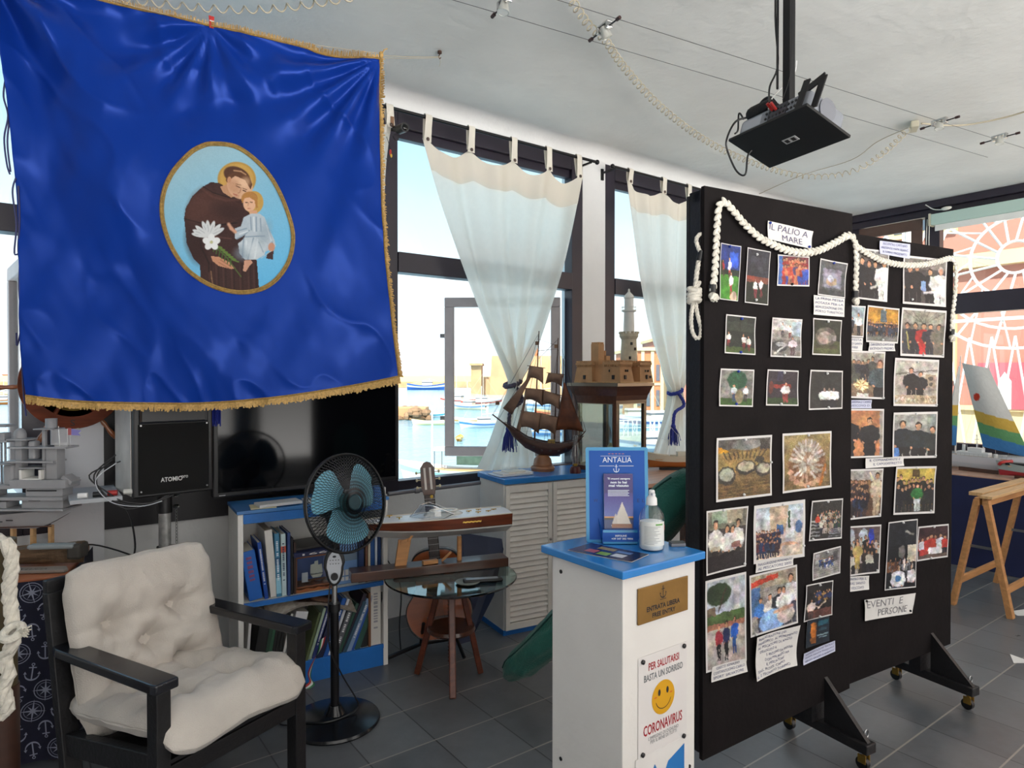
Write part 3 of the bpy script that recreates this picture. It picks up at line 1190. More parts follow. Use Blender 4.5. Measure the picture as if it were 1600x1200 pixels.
xr = onY(933, 257, RODY).x
rod('black curtain rod with ball end above the wide harbour window', .35, xr, brackets=(.45, xr - .06))
x2 = onY(957, 257, RODY).x
rod('black curtain rod above the narrow window beside the display board', x2, 5.35, brackets=(x2 + .03, 5.3))

M_CORD = mat('blue_cord', '1c2a86', .7)
M_CORDB = mat('brown_blue_cord', '4d4658', .7)

def tieback(label, px, py, px2, py2, m, tass=True):
 p = onY(px, py, RODY)
 root = T('curtain_tieback', label, 'tieback', p)
 b = MB()
 pts = [(-.055, 0, -.01), (-.03, -.05, -.0), (.02, -.055, .02), (.06, 0, .035), (.02, .05, .02), (-.03, .05, 0)]
 rope(b, [Vector(q) for q in pts] + [Vector(pts[0])], .016, 3)
 b.build('cord_loop', m, root, smooth=True)
 q = onY(px2, py2, RODY - .07) - p
 b = MB()
 rope(b, [Vector((-.02, -.05, 0)), Vector((.03, -.07, -.10)), Vector((q.x * .8, -.07, q.z * .6)), q], .014, 3)
 b.build('hanging_cord', m, root, smooth=True)
 b = MB()
 r = random.Random(3)
 b.ball(q + Vector((0, 0, -.01)), (.022, .022, .028), 10, 6)
 for i in range(46):
  a = r.random() * 2 * pi
  rr_ = .012 + .035 * r.random()
  b.tube([q + Vector((.012 * cos(a), .012 * sin(a), -.01)), q + Vector((rr_ * cos(a), rr_ * sin(a), -.07)),
    q + Vector((rr_ * 1.3 * cos(a), rr_ * 1.3 * sin(a), -.12 - .05 * r.random()))], .003, 4)
 b.build('tassel', M_CORD, root, smooth=True)
 return root

tieback('brown and blue rope tieback with blue tassel round the curtain behind the galleon', 801, 602, 795, 668, M_CORDB)
tieback('blue rope tieback on the curtain beside the black display board', 1055, 614, 1052, 665, M_CORD)

# ================================================================== webcam hanging by the banner
p = onY(627, 200, 3.60)
o = T('security_camera', 'small dark bullet camera mounted at the top of the window beside the banner', 'camera', p)
b = MB()
b.cyl((0, .16, .05), (0, .03, .0), .018)
b.cyl((0, .03, 0), (.0, -.05, -.01), .028, 16)
b.build('housing', M_BLK, o, smooth=True)
MB().ball((0, -.05, -.01), (.02, .008, .02), 12, 6).build('lens', mat('dark_lens', '0a0a0c', .08), o, smooth=True)
b = MB().box(-.03, .08, .03, -.008, .14, .09)
b.build('mount', mat('copper_mount', '8d6a50', .4, .3), o)
b = MB()
b.tube(smooth_path([(-.02, .03, -.03), (-.045, .02, -.05), (-.03, .01, -.08), (-.01, .02, -.06), (-.02, .03, -.03)], 4), .003, 5)
b.build('cable_loop', M_BLK, o)
lure = T('fishing_lure', 'small red and yellow hanging ornament on a ring beside the banner edge', 'ornament', onY(610, 238, 3.62))
MB().ball((0, 0, 0), (.008, .008, .018), 8, 6).build('body', M_RED, lure, smooth=True)
MB().ball((.004, -.003, -.02), (.007, .006, .012), 8, 6).build('tail', mat('yellow_paint', 'd8b03a', .4), lure, smooth=True)
MB().tube(smooth_path([(-.03, 0, -.04), (-.01, 0, -.055), (.012, 0, -.03), (0, 0, .02), (-.01, .03, .1)], 4), .0015, 5).build('ring', M_BLK, lure)

# ================================================================== ceiling: spotlights on wires, cables
ZL = 3.25
M_CABLE = mat('old_cream_cable', 'b7ad98', .6)
M_TWIRE = mat('tension_wire', '6e6e70', .4, .6)

def wire_between(a, b, label, r=.0016):
 o = MB().tube([a, b], r, 5).build('tension_wire', M_TWIRE)
 return tag(o, label, 'wire')

w1a, w1b = onZ(640, -20, ZL), onZ(1340, 186, ZL)
dW = (w1b - w1a).normalized()
wire_between(w1a - dW * .3, w1b + dW * 1.6, 'thin steel wire across the ceiling nearer the harbour windows')
w2a, w2b = onZ(870, 0, ZL), onZ(1395, 165, ZL)
wire_between(w2a - dW * .6, w2b + dW * 2.2, 'thin steel wire across the ceiling on the projector side')
perp = Vector((-dW.y, dW.x, 0))

def spot(px, py, label, tilt=.2, group='spotlights on ceiling wires', first=None, ang=0.):
 c = onZ(px, py, ZL)
 z = atan2(perp.y, perp.x) + ang
 o = T('wire_spotlight', label, 'spotlight', c, z, group)
 b = MB()
 b.cyl((-.115, 0, .0), (-.035, 0, .0), .004, 6)
 b.cyl((.035, 0, 0), (.115, 0, 0), .004, 6)
 b.build('arm', M_BLKM, o)
 b = MB()
 b.cyl((-.125, 0, 0), (-.10, 0, 0), .009, 8)
 b.cyl((.10, 0, 0), (.125, 0, 0), .009, 8)
 b.build('wire_clamp', mat('dark_red_clamp', '38201f', .4), o)
 b = MB()
 b.box(-.048, -.016, -.01, -.03, .016, .02)
 b.box(.03, -.016, -.01, .048, .016, .02)
 b.box(-.048, -.016, .016, .048, .016, .026)
 b.build('bracket', M_CHROME, o, bevel=.003)
 Mt = Matrix.Rotation(tilt, 4, 'X')
 b = MB(Mt)
 b.lathe([(.0, .016), (.016, .014), (.02, -.005), (.027, -.035), (.029, -.042), (.026, -.042), (.02, -.02), (0, -.012)], 18)
 b.build('lamp_head', mat('frosted_reflector', 'cfcfc8', .3, .5), o, smooth=True)
 b = MB(Mt)
 b.lathe([(0.0, -.036), (.024, -.038), (.0245, -.041), (0, -.041)], 16)
 b.build('lamp_glass', mat('milky_lamp_glass', 'e6e6e0', .15), o, smooth=True)
 return o

spot(788, 6, 'halogen wire spotlight cut by the top edge of the picture', .15)
spot(944, 46, 'halogen wire spotlight where the coiled cable meets the wire, left of the projector', -.5)
spot(1468, 192, 'halogen wire spotlight beside the junction box, right of the projector', .1)
spot(1562, 216, 'halogen wire spotlight furthest right on the ceiling', .1)

def coil(name, label, pts, R, pitch, r=.0035, flat=False):
 P = smooth_path(pts, 12)
 L = [0]
 for a, b in zip(P, P[1:]):
  L.append(L[-1] + (b - a).length)
 turns = L[-1] / pitch
 m = int(turns * 10)
 out = []
 j = 0
 for i in range(m + 1):
  d = L[-1] * i / m
  while j < len(L) - 2 and L[j + 1] < d:
   j += 1
  f = (d - L[j]) / max(1e-9, L[j + 1] - L[j])
  p = P[j].lerp(P[j + 1], f)
  t = (P[j + 1] - P[j]).normalized()
  x = t.cross(Vector((0, 0, 1))).normalized()
  y = t.cross(x)
  a = d / pitch * 2 * pi
  out.append(p + x * R * cos(a) + y * R * sin(a))
 o = MB().tube(out, r, 5).build(name, M_CABLE, smooth=True)
 return tag(o, label, 'cable')

zc = ZC - .07
coil('coiled_cable', 'long cream coiled cable sagging across the ceiling behind the projector',
     [onZ(885, -12, ZC - .05), onZ(920, 40, zc), onZ(945, 62, zc), onZ(975, 105, zc), onZ(1030, 165, zc - .05), onZ(1100, 218, zc - .1), onZ(1170, 252, zc - .14),
      onZ(1240, 273, zc - .16), onZ(1300, 275, zc - .15), onZ(1345, 262, zc - .1), onZ(1385, 235, zc - .05), onZ(1418, 203, zc)], .02, .055)
coil('coiled_cable', 'cream coiled cable above the top edge of the blue banner',
     [onZ(130, -14, zc), onZ(190, -2, zc), onZ(260, 7, zc), onZ(340, 14, zc), onZ(400, 15, zc), onZ(470, 9, zc), onZ(560, -6, zc)], .016, .07, .004)
b = MB()
b.tube(smooth_path([onZ(1418, 200, ZC - .03), onZ(1370, 222, ZC - .03), onZ(1330, 250, ZC - .02), onZ(1250, 275, ZC - .02), onZ(1180, 306, ZC - .01)], 6), .003, 5)
tag(b.build('loose_cable', M_CABLE, smooth=True), 'thin loose cream cable looping from the junction box towards the display board', 'cable')
b = MB()
b.tube(smooth_path([onZ(1440, 193, ZC - .03), onZ(1500, 196, ZC - .03), onZ(1560, 186, ZC - .03), onZ(1610, 172, ZC - .03)], 6), .006, 6)
tag(b.build('loose_cable', M_CABLE, smooth=True), 'cream cable running off the right edge of the ceiling', 'cable')
c = onZ(1428, 198, ZC - .03)
o = MB().cbox((0, 0, 0), (.13, .05, .045), Matrix.Translation(c) @ Matrix.Rotation(.5, 4, 'Z')).build('junction_box', mat('cream_plastic', 'c3bda8', .5), bevel=.006)
tag(o, 'small cream junction box on the ceiling at the end of the coiled cable', 'junction box')

# ================================================================== projector
ZP = 2.47
q = [atD(x, y, 2.47 * k_) for x, y, k_ in ((1139, 220, 1.144), (1201, 263.5, 1.191), (1327, 216, 1.047), (1262, 164, 1.0))]
ctr = (q[0] + q[2]) / 2
ZP = ctr.z
ex = (q[2] - q[1]).normalized()
ey = (q[1] - q[0])
ey = (ey - ex * ey.dot(ex)).normalized()
ez = ex.cross(ey)
W_, D_ = (q[2] - q[1]).length, (q[1] - q[0]).length
pr = T('projector', 'grey ceiling projector strapped on a black hanging plate with cables', 'projector', ctr)
R3 = Matrix((ex, ey, ez)).transposed()
pr.rotation_euler = R3.to_euler()
zv = R3.inverted() @ Vector((0, 0, 1))
MV = Matrix(((1, 0, zv.x, 0), (0, 1, zv.y, 0), (0, 0, zv.z, 0), (0, 0, 0, 1)))
MB().box(-W_ / 2, -D_ / 2, 0, W_ / 2, D_ / 2, .012).build('plate', mat('matt_black_plate', '0b0b0d', .6), pr, bevel=.002)
M_PROJ = mat('projector_grey', '83878f', .35, .2)
b = MB()
b.box(-W_ * .46, -D_ * .40, .014, W_ * .44, D_ * .42, .105)
b.build('housing', M_PROJ, pr, bevel=.022, bseg=4, smooth=True)
b = MB()
b.box(-W_ * .30 + .10, -D_ * .405 - .002, .035, W_ * .18, -D_ * .40, .09)
b.build('connector_panel', mat('dark_connector_panel', '3b3d44', .5), pr)
b = MB()
for i in range(9):
 for j in range(2):
  b.cyl((-.03 + i * .018, -D_ * .407, .048 + j * .024), (-.03 + i * .018, -D_ * .42, .048 + j * .024), .0055, 8)
b.build('socket', M_BLK, pr)
b = MB()
for k, (x, z) in enumerate(((.0, .075), (.02, .07))):
 b.cyl((x, -D_ * .42, z), (x, -D_ * .42 - .035, z + .012), .006, 8)
b.build('red_plug', M_RED, pr, smooth=True)
b = MB()
for i in range(16):
 b.box(-.05 + i * .012, -D_ * .403, .018, -.044 + i * .012, -D_ * .40, .03)
b.build('vent', M_BLK, pr)
b = MB()
b.box(-.16, -D_ * .402, .04, -.06, -D_ * .4, .085)
b.build('side_cover', mat('pale_projector_grey', 'aeb2ba', .35, .2), pr)
b = MB()
b.tube([(W_ * .43, 0, .06), (W_ * .455, 0, .06)], [.04, .045], 20)
b.build('lens_barrel', mat('greyish_lens_ring', '7c7e86', .3, .3), pr, smooth=True)
for s_, h_ in ((-1, .13), (1, .14)):
 b = MB()
 x0 = W_ * .30 + (0 if s_ < 0 else .05)
 b.bar((x0 + .03, -D_ * .47 if s_ < 0 else -D_ * .36, .012), (x0 + .045, -D_ * .47 if s_ < 0 else -D_ * .36, h_), .03, .006, up=(0, 1, 0))
 b.build('hook_bracket', M_BLKM, pr, bevel=.001)
b = MB()
b.bar((W_ * .30 - .01, -D_ * .36, .10), (W_ * .30 + .1, -D_ * .36, .14), .03, .006, up=(0, 1, 0))
b.build('clamp_arm', M_BLKM, pr)
top = ZC - ZP
b = MB(MV)
b.box(-.005, -.02, .105, .03, .015, top)
b.build('drop_pole', M_BLKM, pr, bevel=.002)
b = MB(MV)
b.cyl((-.022, -.03, .2), (-.022, -.03, top), .005, 6)
b.tube(smooth_path([(-.028, -.03, top), (-.03, -.035, .5), (-.02, -.03, .3), (-.035, -.06, .2), (0.0, -D_ * .4, .1)], 6), .004, 6)
b.tube(smooth_path([(.04, -.03, top), (.042, -.02, .45), (.035, -.02, .25), (.03, -.06, .12)], 6), .0015, 5)
b.build('cable', M_BLK, pr, smooth=True)
b = MB()
b.tube(smooth_path([(-.02, -.03, .36), (-.03, -.02, .3), (-.05, -.08, .17), (-.02, -D_ * .43, .085)], 6), .003, 6)
b.build('white_cable', mat('white_cable', 'd5d5d5', .5), pr, smooth=True)
b = MB()
b.tube(smooth_path([(-W_ * .42, -D_ * .3, .13), (-W_ * .5, -D_ * .45, .10), (-W_ * .53, -D_ * .5, .02), (-W_ * .56, -D_ * .4, -.02), (-W_ * .53, -D_ * .15, -.09), (-W_ * .47, -D_ * .02, -.10), (-W_ * .44, -D_ * .1, -.02), (-W_ * .40, -D_ * .0, .03)], 8), .0045, 6)
b.tube(smooth_path([(-W_ * .46, -D_ * .35, .12), (-W_ * .52, -D_ * .4, .15), (-W_ * .55, -D_ * .3, .09), (-W_ * .5, -D_ * .4, .05)], 8), .004, 6)
b.build('power_cable', M_BLK, pr, smooth=True)
b = MB()
b.box(-W_ * .44, -D_ * .42, .104, -W_ * .08, D_ * .1, .165)
b.build('cable_pouch', mat('black_cloth_pouch', '141416', .8, bump=.5, bscale=60), pr, bevel=.03, bseg=4, smooth=True)
b = MB()
b.tube(smooth_path([(-W_ * .34, -D_ * .3, .15), (-W_ * .26, -D_ * .3, .185), (-W_ * .18, -D_ * .28, .185), (-W_ * .10, -D_ * .25, .15)], 8), .006, 6)
b.build('pouch_handle', M_BLK, pr, smooth=True)
b = MB()
b.box(-.02, -D_ * .02, -.002, .045, D_ * .1, .0)
b.k = 1
b.box(-.012, D_ * .0, -.003, .006, D_ * .08, -.002)
b.box(.018, D_ * .0, -.003, .037, D_ * .08, -.002)
b.build('cable_slot', [mat('pale_slot', 'b5b5b5', .5), M_BLK], pr, bevel=.0008)
b = MB()
b.box(-W_ * .32, D_ * .42, .0, -W_ * .2, D_ * .5, .03)
b.build('side_plug', M_BLK, pr, bevel=.003)

# ================================================================== ship's wheel clock on the pillar
wy = 3.705
wc = onY(114, 600, wy)
wh = T('ship_wheel_clock', 'varnished ship wheel with a clock, half hidden by the foot of the blue banner', 'ship wheel', wc)
b = MB()
RW = .208
b.lathe([(RW - .055, -.014), (RW, -.014), (RW + .002, 0), (RW, .014), (RW - .055, .014), (RW - .057, 0), (RW - .055, -.014)], 48, Matrix.Rotation(radians(90), 4, 'X'))
b.build('rim', mat('wheel_wood', '6e331b', .6, kind='wood', var=.35, scale=16, spec=.2), wh, smooth=True)
for a in (-57, -117, -177, 3, 63, 123):
 b = MB()
 d = Vector((cos(radians(a)), 0, sin(radians(a))))
 L = [(.06, .011), (.10, .014), (.13, .009), (.155, .012)]
 b.tube([d * r_ for r_, _ in L], [x for _, x in L], 10)
 b.build('spoke', mat('wheel_wood', '6e331b', .6, kind='wood', var=.35, scale=16, spec=.2), wh, smooth=True)
 b = MB()
 L = [(.205, .008), (.225, .012), (.25, .009), (.28, .014), (.31, .010), (.318, .004)]
 b.tube([d * r_ for r_, _ in L], [x for _, x in L], 10)
 b.build('handle', mat('pale_varnished_handle', '9a5a34', .3, kind='wood', var=.3, coat=.5), wh, smooth=True)
b = MB()
b.lathe([(.0, -.015), (.115, -.015), (.125, .0), (.125, .022), (.113, .028), (.108, .02), (.0, .02)], 36, Matrix.Rotation(radians(90), 4, 'X'))
b.build('clock_bezel', M_BRASS, wh, smooth=True)
b = MB()
b.lathe([(0, .021), (.107, .021), (.107, .022), (0, .022)], 32, Matrix.Rotation(radians(90), 4, 'X'))
b.build('clock_face', M_PAPER, wh)
b = MB()
for k in range(12):
 a = k * pi / 6
 b.bar((.085 * cos(a), -.0235, .085 * sin(a)), (.10 * cos(a), -.0235, .10 * sin(a)), .006, .001, up=(0, 1, 0))
b.bar((0, -.0245, 0), (.03, -.0245, .05), .005, .001, up=(0, 1, 0))
b.bar((0, -.0245, 0), (.0, -.0245, -.08), .004, .001, up=(0, 1, 0))
b.build('clock_hands', M_BLACKINK, wh)
b = MB(Matrix.Translation((-.012, -.0155, -.195)) @ Matrix.Rotation(radians(90), 4, 'X'))
b.text('S', 0, 0, .018, .028)
b.build('number_plate_letter', M_BLACKINK, wh)

# ================================================================== television
tv = T('television', 'large flat black television standing on the blue and white bookcase', 'television', (1.27, 3.60, .89), 0)
MB().box(-.52, -.02, .04, .52, .03, .66).build('casing', M_BLK, tv, bevel=.008)
MB().box(-.495, -.0225, .065, .495, -.0205, .64).build('screen', mat('glossy_black_screen', '06070b', .07, spec=.3), tv)
b = MB()
b.prism([(-.2, -.12), (.2, -.12), (.22, .08), (-.22, .08)], .012)
b.build('stand_base', M_BLK, tv, bevel=.004)
b = MB()
b.box(-.05, -.01, .01, .05, .03, .08)
b.build('stand_neck', M_BLK, tv)
b = MB()
b.box(-.49, -.0235, .05, -.46, -.0205, .053)
b.build('standby_light', mat('pale_mark', 'c5c5c8', .4), tv)

# ================================================================== loudspeaker on its stand
sl = Vector((.522, 3.51, 0))
sz = radians(7)
sp_ = T('loudspeaker', 'big black loudspeaker with window sheen painted on its left side on a pole stand below the banner', 'loudspeaker', sl + Vector((0, 0, 1.005)), sz)
b = MB()
b.box(-.17, -.155, 0, .17, .15, .50)
b.build('cabinet', M_BLK, sp_, bevel=.008)
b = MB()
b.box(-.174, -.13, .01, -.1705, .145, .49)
b.build('side_panel', mat('window_sheen_side', 'cfcbc6', .45, 0, var=.2, scale=6), sp_, bevel=.001)  # pale colour stands in for the window's reflection on the black cabinet side
b = MB()
b.box(-.150, -.160, .015, .150, -.156, .33)
b.build('grille', mat('black_grille', '0d0d0e', .6, bump=1, bscale=700), sp_, bevel=.001)
b = MB()
hx, hz0, hz1 = .145, .335, .485
vs = [(-hx, -.157, hz0), (hx, -.157, hz0), (hx, -.157, hz1), (-hx, -.157, hz1), (-.03, -.10, .395), (.03, -.10, .395), (.03, -.10, .43), (-.03, -.10, .43)]
b.add([(x, y - .004, z) for x, y, z in vs], [(0, 1, 5, 4), (1, 2, 6, 5), (2, 3, 7, 6), (3, 0, 4, 7), (4, 5, 6, 7)])
b.tube([(-hx, -.16, hz0), (hx, -.16, hz0), (hx, -.16, hz1), (-hx, -.16, hz1)], .003, 4, closed=True)
b.build('tweeter_horn', mat('dark_horn', '1b1b1f', .35), sp_)
b = MB(Matrix.Translation((-.06, -.1612, .065)) @ Matrix.Rotation(radians(90), 4, 'X'))
b.text('ATOMIC', 0, 0, .088, .021, bold=.02)
b.text('pro', .088, .004, .028, .018, bold=.01)
b.build('lettering', mat('silver_letters', 'c9c9c9', .4), sp_)
b = MB()
for x, z in ((-.14, .325), (.14, .325), (-.14, .03), (.14, .03), (0.02, .46)):
 b.cyl((x, -.158, z), (x, -.164, z), .004, 8)
b.build('screw', M_STEEL, sp_)
ss = T('speaker_stand', 'silver and black pole stand with clamp wheel under the loudspeaker', 'speaker stand', sl)
MB().cyl((0, 0, .9), (0, 0, 1.0), .033, 16).build('top_collar', M_BLK, ss, smooth=True)
MB().cyl((0, 0, .60), (0, 0, .92), .027, 16).build('pole', mat('worn_silver_pole', 'b5b5b3', .35, .6, var=.25, scale=30), ss, smooth=True)
MB().cyl((0, 0, .12), (0, 0, .62), .024, 12).build('lower_pole', M_BLKM, ss, smooth=True)
MB().cyl((0, 0, .60), (0, 0, .74), .036, 14).build('clamp', M_BLK, ss, smooth=True)
MB().cyl((.03, -.03, .72), (.055, -.06, .72), .03, 16).build('clamp_wheel', M_BLK, ss, smooth=True)
for z in (.93, .985):
 MB().ball((.045, -.03, z), (.016, .016, .010), 10, 6).build('knob', M_CHROME, ss, smooth=True)
b = MB()
for i in range(12):
 z = .76 + i * .015
 b.tube([(.045 + .004 * cos(t), -.035 + (.004 * sin(t) if i % 2 else 0), z + .009 * sin(t)) for t in [k * pi / 4 for k in range(8)]], .0013, 4, closed=True)
b.build('chain', M_STEEL, ss)
for a in (240, 292, 110):
 d = Vector((cos(radians(a)), sin(radians(a)), 0))
 L = .24 if a == 110 else .44
 b = MB()
 b.tube([d * .03 + Vector((0, 0, .62)), d * L + Vector((0, 0, .03))], .012, 8)
 b.build('leg', M_BLKM, ss, smooth=True)
 MB().ball(d * L + Vector((0, 0, .02)), (.02, .02, .02), 8, 6).build('foot', M_BLK, ss, smooth=True)
b = MB()
p0 = sl + Vector((-.16, -.10, .0))
for k, (dx, dz) in enumerate(((0, 0), (.012, .02), (.03, -.01))):
 b.tube(smooth_path([p0 + Vector((-.06 + dx, -.0, 1.18 + dz)), p0 + Vector((-.12 - dx, -.02, 1.12)), p0 + Vector((-.11 + dx, -.06, 1.04)), p0 + Vector((-.02, -.09, .99 - dz)), p0 + Vector((.08, -.09, .985)), p0 + Vector((.14 + dx, -.08, 1.01))], 6), .0032, 6)
b.tube(smooth_path([p0 + Vector((-.04, -.06, 1.0)), p0 + Vector((.0, -.05, .93)), p0 + Vector((.02, -.04, .8)), p0 + Vector((.01, -.04, .72)), p0 + Vector((.0, -.04, .62))], 6), .004, 6)
b.cyl(p0 + Vector((.0, -.04, .62)), p0 + Vector((.002, -.04, .67)), .008, 8)
o = b.build('speaker_cable', mat('black_and_pale_cable', '17171b', .5), smooth=True)
tag(o, 'tangle of dark cables hanging at the lower left of the loudspeaker', 'cable')
b = MB()
b.tube(smooth_path([p0 + Vector((-.05, -.05, 1.17)), p0 + Vector((-.13, -.06, 1.10)), p0 + Vector((-.08, -.1, 1.01)), p0 + Vector((.03, -.12, .98)), p0 + Vector((.12, -.1, .99))], 6), .0022, 5)
tag(b.build('speaker_cable', mat('pale_cable', 'b9bcc4', .5), smooth=True), 'pale thin cable twisted among the dark ones by the loudspeaker', 'cable')

# narrow white shelf beside the pillar with small odds and ends
pA, pB = onY(108, 782, 3.40), onY(187, 776, 3.34)
shz = (pA.z + pB.z) / 2
sh = MB().box(pA.x, 3.33, shz - .012, pB.x + .01, 3.70, shz + .006).build('wall_ledge', mat('pale_ledge', 'a8acb2', .5), bevel=.002)
tag(sh, 'narrow pale ledge sticking out between the grey model ship and the loudspeaker', 'shelf')
for (dx, col, nm, lb, ct_) in ((.03, 'e0e0e0', 'bottle_top', 'white top lying on the narrow pale ledge', 'bottle top'), (.085, '1e1e22', 'small_roll', 'black little roll lying on the narrow pale ledge', 'roll'),
                               (.14, 'a83230', 'bottle_top', 'red and dark little cap lying on the narrow pale ledge', 'bottle top'), (.20, 'c9c9c4', 'small_tube', 'pale tube lying at the loudspeaker end of the ledge', 'tube')):
 b = MB().cyl((pA.x + dx, 3.37, shz + .018), (pA.x + dx + .035, 3.36, shz + .018), .012, 10)
 tag(b.build(nm, mat('tint_' + col, col, .4), smooth=True), lb, ct_)
# ================================================================== bookcase
bk0 = Vector((.803, 3.305, 0))
bka = radians(-5)
BKW, BKD, BKH = .752, .30, .89
bk = T('bookcase', 'low white bookcase with blue shelf edges standing under the television', 'bookcase', bk0, bka)
BKM = Matrix.Translation(bk0) @ Matrix.Rotation(bka, 4, 'Z')
for x in (0, BKW - .025):
 MB().box(x, 0, 0, x + .025, BKD, BKH).build('side_panel', M_WHITEP, bk, bevel=.002)
MB().box(-.005, -.008, BKH - .002, BKW + .005, BKD, BKH + .014).build('top', M_WHITEP if 0 else mat('pale_blue_top', '3f79b8', .25, var=.1), bk, bevel=.002)
MB().box(.025, -.004, BKH - .05, BKW - .025, .016, BKH - .004).build('top_rail', M_BLUE, bk, bevel=.002)
for z in (.455, .115):
 MB().box(.025, -.002, z - .022, BKW - .025, .014, z).build('shelf_edge', M_BLUE, bk, bevel=.001)
 MB().box(.025, .014, z - .018, BKW - .025, BKD - .012, z).build('shelf', M_WHITEP, bk)
MB().box(.025, .006, 0, BKW - .025, .022, .094).build('plinth', M_BLUE, bk, bevel=.001)
MB().box(.02, BKD - .012, 0, BKW - .02, BKD, BKH - .002).build('back_panel', M_WHITEP, bk)

GB = 'books in the blue edged bookcase'

def book(label, x, z, t, h, col, lean=0., d=.19, y=.02, pages='d8d2c4', title=None, tcol='e8e8e8', grp=GB, flat=False, rz=0., band=None, M0=None, name='book', cat='book', rough=.4, vert=True):
 """standing book: spine to the front, thickness t along x, height h; lean in degrees"""
 M0 = M0 or BKM
 loc = M0 @ Vector((x, y, z))
 o = T(name, label, cat, loc, M0.to_euler().z + rz, grp)
 if flat:
  o.rotation_euler = (0, 0, M0.to_euler().z + rz)
  A = Matrix(((0, 0, 1, 0), (0, 1, 0, 0), (-1, 0, 0, t), (0, 0, 0, 1)))
 else:
  o.rotation_euler = (0, radians(lean), M0.to_euler().z + rz)
  A = Matrix.Identity(4)
 b = MB(A)
 c = .003
 b.box(0, 0, 0, c, d, h)
 b.box(t - c, 0, 0, t, d, h)
 b.box(c, 0, 0, t - c, c, h)
 b.build('cover', mat('cover_' + col, col, rough), o, bevel=.0008)
 MB(A).box(c, c, .004, t - c, d - .004, h - .004).build('pages', mat('pages_' + pages, pages, .8), o)
 if band:
  for (z0, z1, bc_) in band:
   MB(A).box(-.0004, -.0006, z0 * h, t + .0004, .0, z1 * h).build('spine_band', mat('band_' + bc_, bc_, .5), o)
 if title:
  Mt = A @ Matrix.Translation((t * .28, -.0009, h * .88)) @ Matrix.Rotation(radians(90), 4, 'X') @ Matrix.Rotation(radians(-90), 4, 'Z')
  m_ = MB(Mt)
  if title == '1991':
   m_.text(title, 0, 0, h * .7, t * .45, bold=.01)
  else:       # lettering too small to read in the photograph
   rn = random.Random(len(title))
   xx = 0
   while xx < h * .62:
    wl = t * (.12 + .18 * rn.random())
    if rn.random() > .15:
     m_.add([(xx, 0, 0), (xx + wl, 0, 0), (xx + wl, t * .4, 0), (xx, t * .4, 0)], [(0, 1, 2, 3)])
    xx += wl + t * .12
  m_.build('spine_title', mat('ink_' + tcol, tcol, .5), o)
 return o

ZU = .457
book('thick bright blue book leaning at the left end of the upper shelf', .055, ZU, .062, .245, '1b62b8', -9, title='Trabaccoli', tcol='7a4a78')
book('thin deep blue book behind the thick blue one on the upper shelf', .125, ZU, .018, .285, '15479c', -7, title='NAVIGAZIONE E MARE', y=.015)
book('tall white book leaning against the blue books on the upper shelf', .155, ZU, .036, .335, 'd9d6d0', -5, pages='bcae98', y=.03, d=.2)
book('book with sea picture spine beside the tall white one', .182, ZU, .023, .315, '3f7ea0', -2, title='VELA OCEANO', tcol='dfeaf0', band=((.05, .3, '8cc3d8'), (.5, .62, '1f5076')))
book('cream and pale blue spined book in the middle of the upper row', .207, ZU, .023, .310, 'b9cfd2', -1, title='GRANDI TRAMAGLI', tcol='1d3557', band=((.7, .8, 'c9573d'),))
book('slim navy book upright right of the cream spined one', .232, ZU, .014, .315, '2a4377', 0, y=.01)
book('slim black book upright before the glass ship box', .250, ZU, .012, .285, '15161b', 0)
book('narrow brown and black book touching the glass ship box', .265, ZU, .011, .26, '3a2822', 0)
book('dark blue photo book lying on the glass ship box', .262, ZU + .186, .022, .225, '1b2450', flat=True, d=.20, y=.0, title='1991', tcol='e6e6e6', rz=.05)
book('flat book with dark blurred cover lying topmost on the glass ship box', .268, ZU + .210, .014, .23, '33302f', flat=True, d=.18, y=.04, rz=.12)
# glass box with a small model
gb = T('glass_ship_box', 'small wooden framed glass box holding a tiny sailing ship on the upper shelf', 'display box', BKM @ Vector((.275, .03, ZU)), bka)
b = MB()
for x in (0, .185):
 for y in (0, .10):
  b.box(x, y, .02, x + .008, y + .008, .18)
for z in (.02, .172):
 b.box(0, 0, z, .193, .008, z + .008)
 b.box(0, .10, z, .193, .108, z + .008)
 b.box(0, 0, z, .008, .108, z + .008)
 b.box(.185, 0, z, .193, .108, z + .008)
b.build('frame', mat('brown_box_frame', '7b4a2a', .4, kind='wood', var=.3), gb)
b = MB()
b.prism([(0, 0), (.205, 0), (.205, .006), (.18, .016), (.16, .008), (.12, .018), (.1, .01), (.06, .02), (.03, .012), (0, .02)], .12, Matrix(((1, 0, 0, -.006), (0, 0, -1, .114), (0, 1, 0, 0), (0, 0, 0, 1))))
b.build('base', mat('orange_brown_base', '9a5a2e', .4, kind='wood', var=.3), gb)
MB().box(.006, .002, .03, .187, .004, .172).build('glass', glass_mat('cabinet_glass', (.93, .97, 1), .07), gb)
MB().box(.006, .104, .03, .187, .106, .172).build('backdrop', mat('blue_backdrop', '3a5290', .6), gb)
b = MB()
b.prism([(.09, .045), (.15, .045), (.14, .03), (.1, .03)], .02, Matrix(((1, 0, 0, 0), (0, 0, -1, .07), (0, 1, 0, .02), (0, 0, 0, 1))))
for k, (x, h) in enumerate(((.10, .05), (.12, .065), (.14, .045))):
 b.add([(x - .012, .06, .07), (x + .012, .058, .068), (x + .008, .058, .07 + h), (x - .01, .06, .066 + h)], [(0, 1, 2, 3)])
b.build('tiny_ship', mat('ivory_sail', 'd8cfba', .6), gb)
MB().box(.045, .055, .032, .075, .06, .08).build('tiny_card', M_PAPER, gb)
